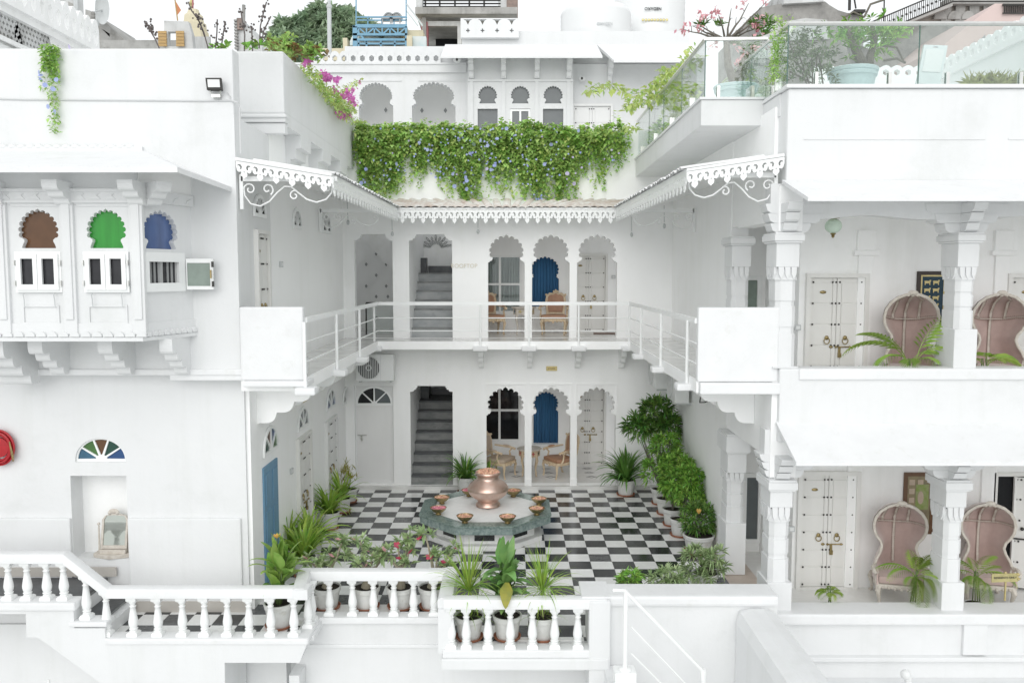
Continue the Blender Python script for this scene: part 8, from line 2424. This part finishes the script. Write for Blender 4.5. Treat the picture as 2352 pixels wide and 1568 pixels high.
m = MB(); m.quad(pt(935, 20, Yd - .1), pt(970, 48, Yd - .1), pt(970, 62, Yd - .1), pt(935, 62, Yd - .1)); mk('glass_screen', m, CLEARG, cf)
m = MB(); m.bar(pt(934, 10, Yd), pt(971, 60, Yd), .05); m.bar(pt(934, 26, Yd), pt(960, 60, Yd), .04); mk('stair_rail', m, GREYD, cf)
for px, lab_ in ((893, 'grey plastic chair on the blue cafe upper deck, left of a pair'), (911, 'grey plastic chair on the blue cafe upper deck, right of a pair')):
    ch = thing('plastic_chair', lab_, 'chair', pt(px, 61, Yd + .3))
    a = pt(px, 61, Yd + .3)
    m = MB(); m.tube([a + Vector((.2 * math.cos(t), 0, .22 + .26 * math.sin(t))) for t in [math.pi * k / 10 for k in range(11)]], .035, 5); m.plate([(.18 * math.cos(t), .22 + .22 * math.sin(t)) for t in [math.pi * k / 10 for k in range(11)]], [], a, EX, EZ, (0, .03, 0)); mk('backrest', m, GREYP, ch)
    m = MB(); m.box(a.x - .2, a.x + .2, a.y - .4, a.y, a.z + .16, a.z + .2); mk('seat', m, GREYP, ch)
    for dx in (-.17, .17):
        m = MB(); m.bar(a + Vector((dx, -.36, 0)), a + Vector((dx, -.36, .18)), .04); mk('leg', m, GREYP, ch)
for px, lab_ in ((830, 'white-clothed table at the left of the blue cafe lower deck'), (856, 'white-clothed table second from the left in the blue cafe'), (903, 'white-clothed table at the right of the blue cafe lower deck')):
    a = pt(px, 112, Yd + 1)
    tb_ = thing('cafe_table', lab_, 'table', a)
    m = MB(); m.lathe([(.55, 0), (.34, .45), (.06, .75), (.02, .8)], a, 8); mk('cloth', m, TEALW, tb_)
# pole and big tree
fp = thing('pole', 'tall pale steel pole in front of the big green tree', 'pole', pt(757, 115, 26))
m = MB(); m.tube([pt(757, 125, 26), pt(756, 15, 26)], .065, 8); m.tube([pt(756, 15, 26), pt(756, -30, 26)], .04, 8); m.tube([pt(753, 15, 26), pt(753, -30, 26)], .012, 5); m.tube([pt(759, 15, 26), pt(759, -30, 26)], .012, 5); m.ball(pt(756, 16, 26), .09, 6); mk('mast', m, GREYD, fp, True)
def tree(label, blobs, base, mat, n, leaf, Y, trunk_r=.4):
    t = thing('broadleaf_tree', label, 'tree', base)
    C, A = [], []
    sc = Y / FD
    tot = sum(b[2] * b[3] for b in blobs)
    for x, y, rx, ry in blobs:
        k = max(8, int(n * rx * ry / tot))
        c = pt(x, y, Y + rng.uniform(-1.0, 1.0)); rr = (rx * sc, min(rx, ry) * sc * 1.1, ry * sc)
        p, d = blob_points(c, rr, k, .35); C.append(p); A.append(d + np.array([0, -.1, .3]))
    C = np.concatenate(C); A = np.concatenate(A)
    m = MB(); b0 = Vector(base)
    fork = b0.lerp(Vector(C.mean(0)), .5)
    m.tube([b0, b0.lerp(fork, .5) + Vector((.1, 0, 0)), fork], [trunk_r, trunk_r * .8, trunk_r * .6], 8)
    for x, y, rx, ry in blobs: m.tube([fork, fork.lerp(pt(x, y, Y), .5) + Vector((0, 0, -.2)), pt(x, y, Y)], [trunk_r * .4, trunk_r * .25, trunk_r * .08], 6)
    mk('trunk', m, BARK, t, True)
    np_mesh('crown', [rosettes(C, A, 9, leaf[0], leaf[1], (20, 100), .25, .4)], mat, t)
    return t
b = pt(735, 130, 44); b = Vector((b.x, b.y, 0))
tree('big dense green tree behind the terraces, left of the blue cafe', [(735, 45, 34, 28), (700, 70, 40, 30), (770, 55, 40, 34), (800, 60, 34, 26), (825, 75, 32, 24), (720, 95, 45, 26), (780, 95, 50, 28), (660, 78, 28, 24), (640, 100, 26, 24), (690, 110, 50, 22), (845, 65, 18, 12), (735, 30, 18, 14), (650, 60, 14, 10), (800, 35, 16, 10), (835, 105, 20, 24)], b, L_TREE, 1700, (.46, .17), 44)
# ---- left background
nb_ = bldg('white neighbouring house with a pierced rooftop parapet receding at the upper left', (-9, 16, 8))
XN = pt(0, 30, 15.0).x
yN0, yN1 = 13.8, sx(205, 112, XN).y
zpar = pt(0, 28, 15.0).z
m = MB(); m.box(XN - 5, XN, yN0, yN1, 4, zpar); mk('side_wall', m, WHITE2, nb_)
m = MB(); m.box(XN - .1, XN + .12, yN0, yN1, zpar - .02, zpar + .10); m.box(XN - .05, XN + .07, yN0, yN1, zpar - .5, zpar - .42); mk('cornice', m, WHITE2, nb_)
merlon_row(nb_, (XN + .1, yN1, 0), (XN + .1, yN0, 0), zpar + .1, zpar + .75, 15, .12, WHITE2)
for px, py, r_ in ((75, 112, .30), (2, 95, .34)):
    c = sx(px, py, XN)
    hh_ = []
    for i in range(-5, 6):
        for j in range(0, 7):
            y_, z_ = i * .11 + (.055 if j % 2 else 0), j * .1
            if (y_ / .62) ** 2 + (z_ / .68) ** 2 < .85: hh_.append([(y_ - .038, z_ + .03), (y_, z_ + .065), (y_ + .038, z_ + .03), (y_, z_ - .01)])
    m = MB(); m.plate([(-.62, -.03)] + arc(0, 0, .62, .68, 180, 0, 14) + [(.62, -.03)], hh_, (XN + .03, c.y, c.z), EY, EZ, (-.03, 0, 0)); lt = mk('lattice_window', m, CONCP, nb_)
    m = MB(); m.plate(arc(0, 0, .6, .66, 180, 0, 12), [], (XN + .006, c.y, c.z), EY, EZ, (-.004, 0, 0)); mk('screen', m, STONED, lt)
Yw = 22.0
wb = bldg('stained white tower block at the upper left with dark damp patches', pt(140, 30, Yw))
m = MB(); m.box(Q(98, 30, Yw)[0], Q(181, 30, Yw)[0], Yw, Yw + .25, 6, Q(1, -30, Yw)[1]); mk('wall', m, CONCP, wb)
m = MB(); m.plate([Q(103, 8, Yw - .01), Q(120, 12, Yw - .01), Q(133, 25, Yw - .01), Q(130, 36, Yw - .01), Q(112, 30, Yw - .01), Q(100, 20, Yw - .01)], [], (0, Yw - .012, 0), EX, EZ, (0, .01, 0)); m.plate([Q(156, 4, Yw - .01), Q(174, 12, Yw - .01), Q(174, 38, Yw - .01), Q(160, 28, Yw - .01)], [], (0, Yw - .012, 0), EX, EZ, (0, .01, 0)); mk('damp_patch', m, STONED, wb)
m = MB(); m.tube([pt(176, 62, Yw - .2), pt(174, -20, Yw - .2)], .06, 6); mk('drain_pipe', m, GREYD, wb)
Yg = 26.0
gb = bldg('grey weathered gable house with a satellite dish at the upper left', pt(240, 80, Yg))
m = MB(); m.plate([Q(196, 130, Yg), Q(196, 22, Yg), Q(207, 25, Yg), Q(214, 45, Yg), Q(232, 42, Yg), Q(298, 102, Yg), Q(298, 130, Yg)], [[Q(233, 66, Yg), Q(252, 86, Yg), Q(252, 78, Yg)]], (0, Yg, 0), EX, EZ, (0, 3, 0)); mk('wall', m, CONC, gb)
m = MB(); m.box(Q(215, 105, Yg)[0], Q(430, 105, Yg)[0], Yg - .5, Yg - .2, Q(1, 125, Yg)[1], Q(1, 103, Yg)[1]); mk('low_wall', m, CONC, gb)
m = MB()
for k in range(9): m.ball(pt(214, 32 + 7 * k, Yg - .05), .07, 5)
mk('broken_edge', m, STONED, gb)
sdh = thing('satellite_dish', 'pale satellite dish on a pole above the grey gable house', 'satellite dish', pt(224, 45, Yg - .3))
m = MB(); m.lathe([(.001, 0), (.2, .02), (.38, .09), (.39, .1)], (0, 0, 0), 18, caps=False); c_ = pt(234, 24, Yg - .4); m.v = [(c_.x + x * .55 + z * .6, c_.y - z, c_.z + y * 1.15) for x, y, z in m.v]; mk('dish', m, GREYD, sdh, True)
m = MB(); m.tube([pt(224, 60, Yg - .3), pt(223, 3, Yg - .3)], .05, 6); m.tube([c_, c_ + Vector((-.05, -.35, -.15))], .02, 5); mk('mast', m, GREYD, sdh, True)
Yy = 24.0
yb = bldg('small whitewashed hut with open yellow shutters at the upper left', pt(395, 80, Yy))
m = MB(); m.plate([Q(376, 130, Yy), Q(377, 48, Yy), Q(432, 50, Yy), Q(441, 80, Yy), Q(446, 130, Yy)], [Q(385, 107, Yy) and [Q(385, 107, Yy), Q(385, 73, Yy), Q(408, 73, Yy), Q(408, 107, Yy)]][0:1], (0, Yy, 0), EX, EZ, (0, .2, 0)); mk('wall', m, CONCP, yb); m = MB(); m.box(Q(378, 60, Yy)[0], Q(440, 60, Yy)[0], Yy + 1.4, Yy + 1.5, Q(1, 130, Yy)[1], Q(1, 52, Yy)[1]); mk('rear_wall', m, CONCP, yb)
for a_, b_ in ((366, 385), (407, 425)):
    sh_ = None
    for k in range(5):
        z0_, z1_ = Q(370, 108 - 7.2 * k, Yy - .08)[1], Q(370, 108 - 7.2 * (k + 1), Yy - .08)[1]
        m = MB(); m.box(Q(a_, 80, Yy)[0], Q(b_, 80, Yy)[0], Yy - .1, Yy - .06, z0_ + .012, z1_)
        if sh_ is None: sh_ = mk('shutter', m, YELW, yb)
        else: mk('plank', m, YELW, sh_)
tp_ = thing('temple_spire', 'buff carved temple spire at the upper left behind the plant stalks', 'spire', pt(445, 100, 33))
c_ = pt(447, 112, 33)
m = MB()
m.lathe([(.62, 0), (.60, .3), (.55, .6), (.5, .62), (.48, .9), (.40, .95), (.36, 1.2), (.25, 1.3), (.2, 1.45)], c_, 8); mk('body', m, CREAMW, tp_)
c_ = pt(442, 70, 33)
m = MB(); m.lathe([(.10, 0), (.2, .1), (.12, .25), (.2, .4), (.06, .55), (.05, .9), (.1, 1.0), (.04, 1.15), (.05, 1.6), (.01, 1.7)], c_, 10); mk('finial', m, GOLDY, tp_, True)
m = MB(); m.add([pt(444, 20, 32.9), pt(452, 28, 32.9), pt(451, 38, 32.9), pt(446, 42, 32.9)], [(0, 1, 2, 3)]); m.tube([pt(443, 50, 32.9), pt(443, -10, 32.9)], .03, 4); mk('flag', m, PINKC, tp_)
ofl = thing('flag', 'orange triangular flag on a thin staff above the yellow-shuttered hut', 'flag', pt(408, 48, Yy))
m = MB(); m.add([pt(402, 1, Yy), pt(416, 24, Yy), pt(407, 36, Yy), pt(405, 20, Yy)], [(0, 1, 3), (1, 2, 3)]); mk('cloth', m, ORANGE, ofl)
m = MB(); m.tube([pt(402, 0, Yy), pt(408, 48, Yy)], .018, 4); mk('staff', m, YELW, ofl)
Ye = 25.0
eb = bldg('narrow grey rendered building end with a ragged brick edge, left of the tree', pt(565, 80, Ye))
m = MB(); m.plate([Q(543, 140, Ye), Q(545, 70, Ye), Q(556, 44, Ye), Q(575, 70, Ye), Q(602, 108, Ye), Q(602, 140, Ye)], [], (0, Ye, 0), EX, EZ, (0, 2, 0)); mk('wall', m, CONCP, eb)
m = MB(); m.box(Q(546, 50, Ye)[0], Q(559, 50, Ye)[0], Ye - .1, Ye + .3, Q(1, 70, Ye)[1], Q(1, 44, Ye)[1]); mk('brick_pier', m, BRICK, eb)
m = MB()
for k in range(10): m.box(Q(543, 50, Ye)[0] - .04, Q(547, 50, Ye)[0], Ye - .12, Ye, Q(1, 48 + 7 * k + 4, Ye)[1], Q(1, 48 + 7 * k, Ye)[1])
m.tube([pt(559, 60, Ye - .1), pt(560, 12, Ye - .1)], .05, 6); mk('ragged_edge', m, STONED, eb)
# dry flower stalks and leaves along the left roof
def stalks(label, lines, leaves):
    t = thing('roof_plant', label, 'plant', pt(lines[0][0][0], 112, 13.2))
    m = MB()
    for l in lines:
        pts = [pt(x, y, 13.2) for x, y in l]
        m.tube(pts, .011, 5)
        for k in range(14):
            i = rng.integers(len(pts) // 2, len(pts)); p = pts[i - 1].lerp(pts[i], rng.random())
            e = p + Vector((rng.normal() * .035, rng.normal() * .03, rng.normal() * .02 + .02)); m.ball(e, rng.uniform(.012, .022), 4)
    mk('stalk', m, TWIG, t)
    if leaves:
        C = np.array([tuple(pt(x, y, 13.2)) for x, y in leaves]); np_mesh('foliage', [rosettes(C, np.tile([0, 0, 1.0], (len(C), 1)), 7, .17, .07, (20, 80), .3)], L_SHRUB, t)
stalks('dry brown flower stalks above the left roof, left of the yellow shutters', [[(366, 112), (355, 88), (342, 66), (336, 50)], [(352, 80), (348, 70), (335, 54)]], [])
stalks('tall dry flower stalks in front of the temple spire', [[(478, 112), (468, 75), (455, 45), (440, 25), (432, 5)], [(470, 85), (462, 60), (450, 35)], [(495, 112), (498, 75), (499, 45)], [(508, 112), (512, 80), (518, 50)]], [(490, 112), (505, 112), (520, 110)])
stalks('tall dry flower stalks beside the ragged brick building end', [[(561, 118), (562, 80), (555, 40), (553, 25)], [(580, 118), (578, 70), (575, 60)], [(595, 112), (598, 60), (605, 30), (612, 5)], [(600, 100), (606, 70), (622, 38)]], [(570, 112), (582, 112), (596, 105)])
print('objects', len(bpy.data.objects), 'tris', sum(len(o.data.polygons) for o in bpy.data.objects if o.type == 'MESH'))
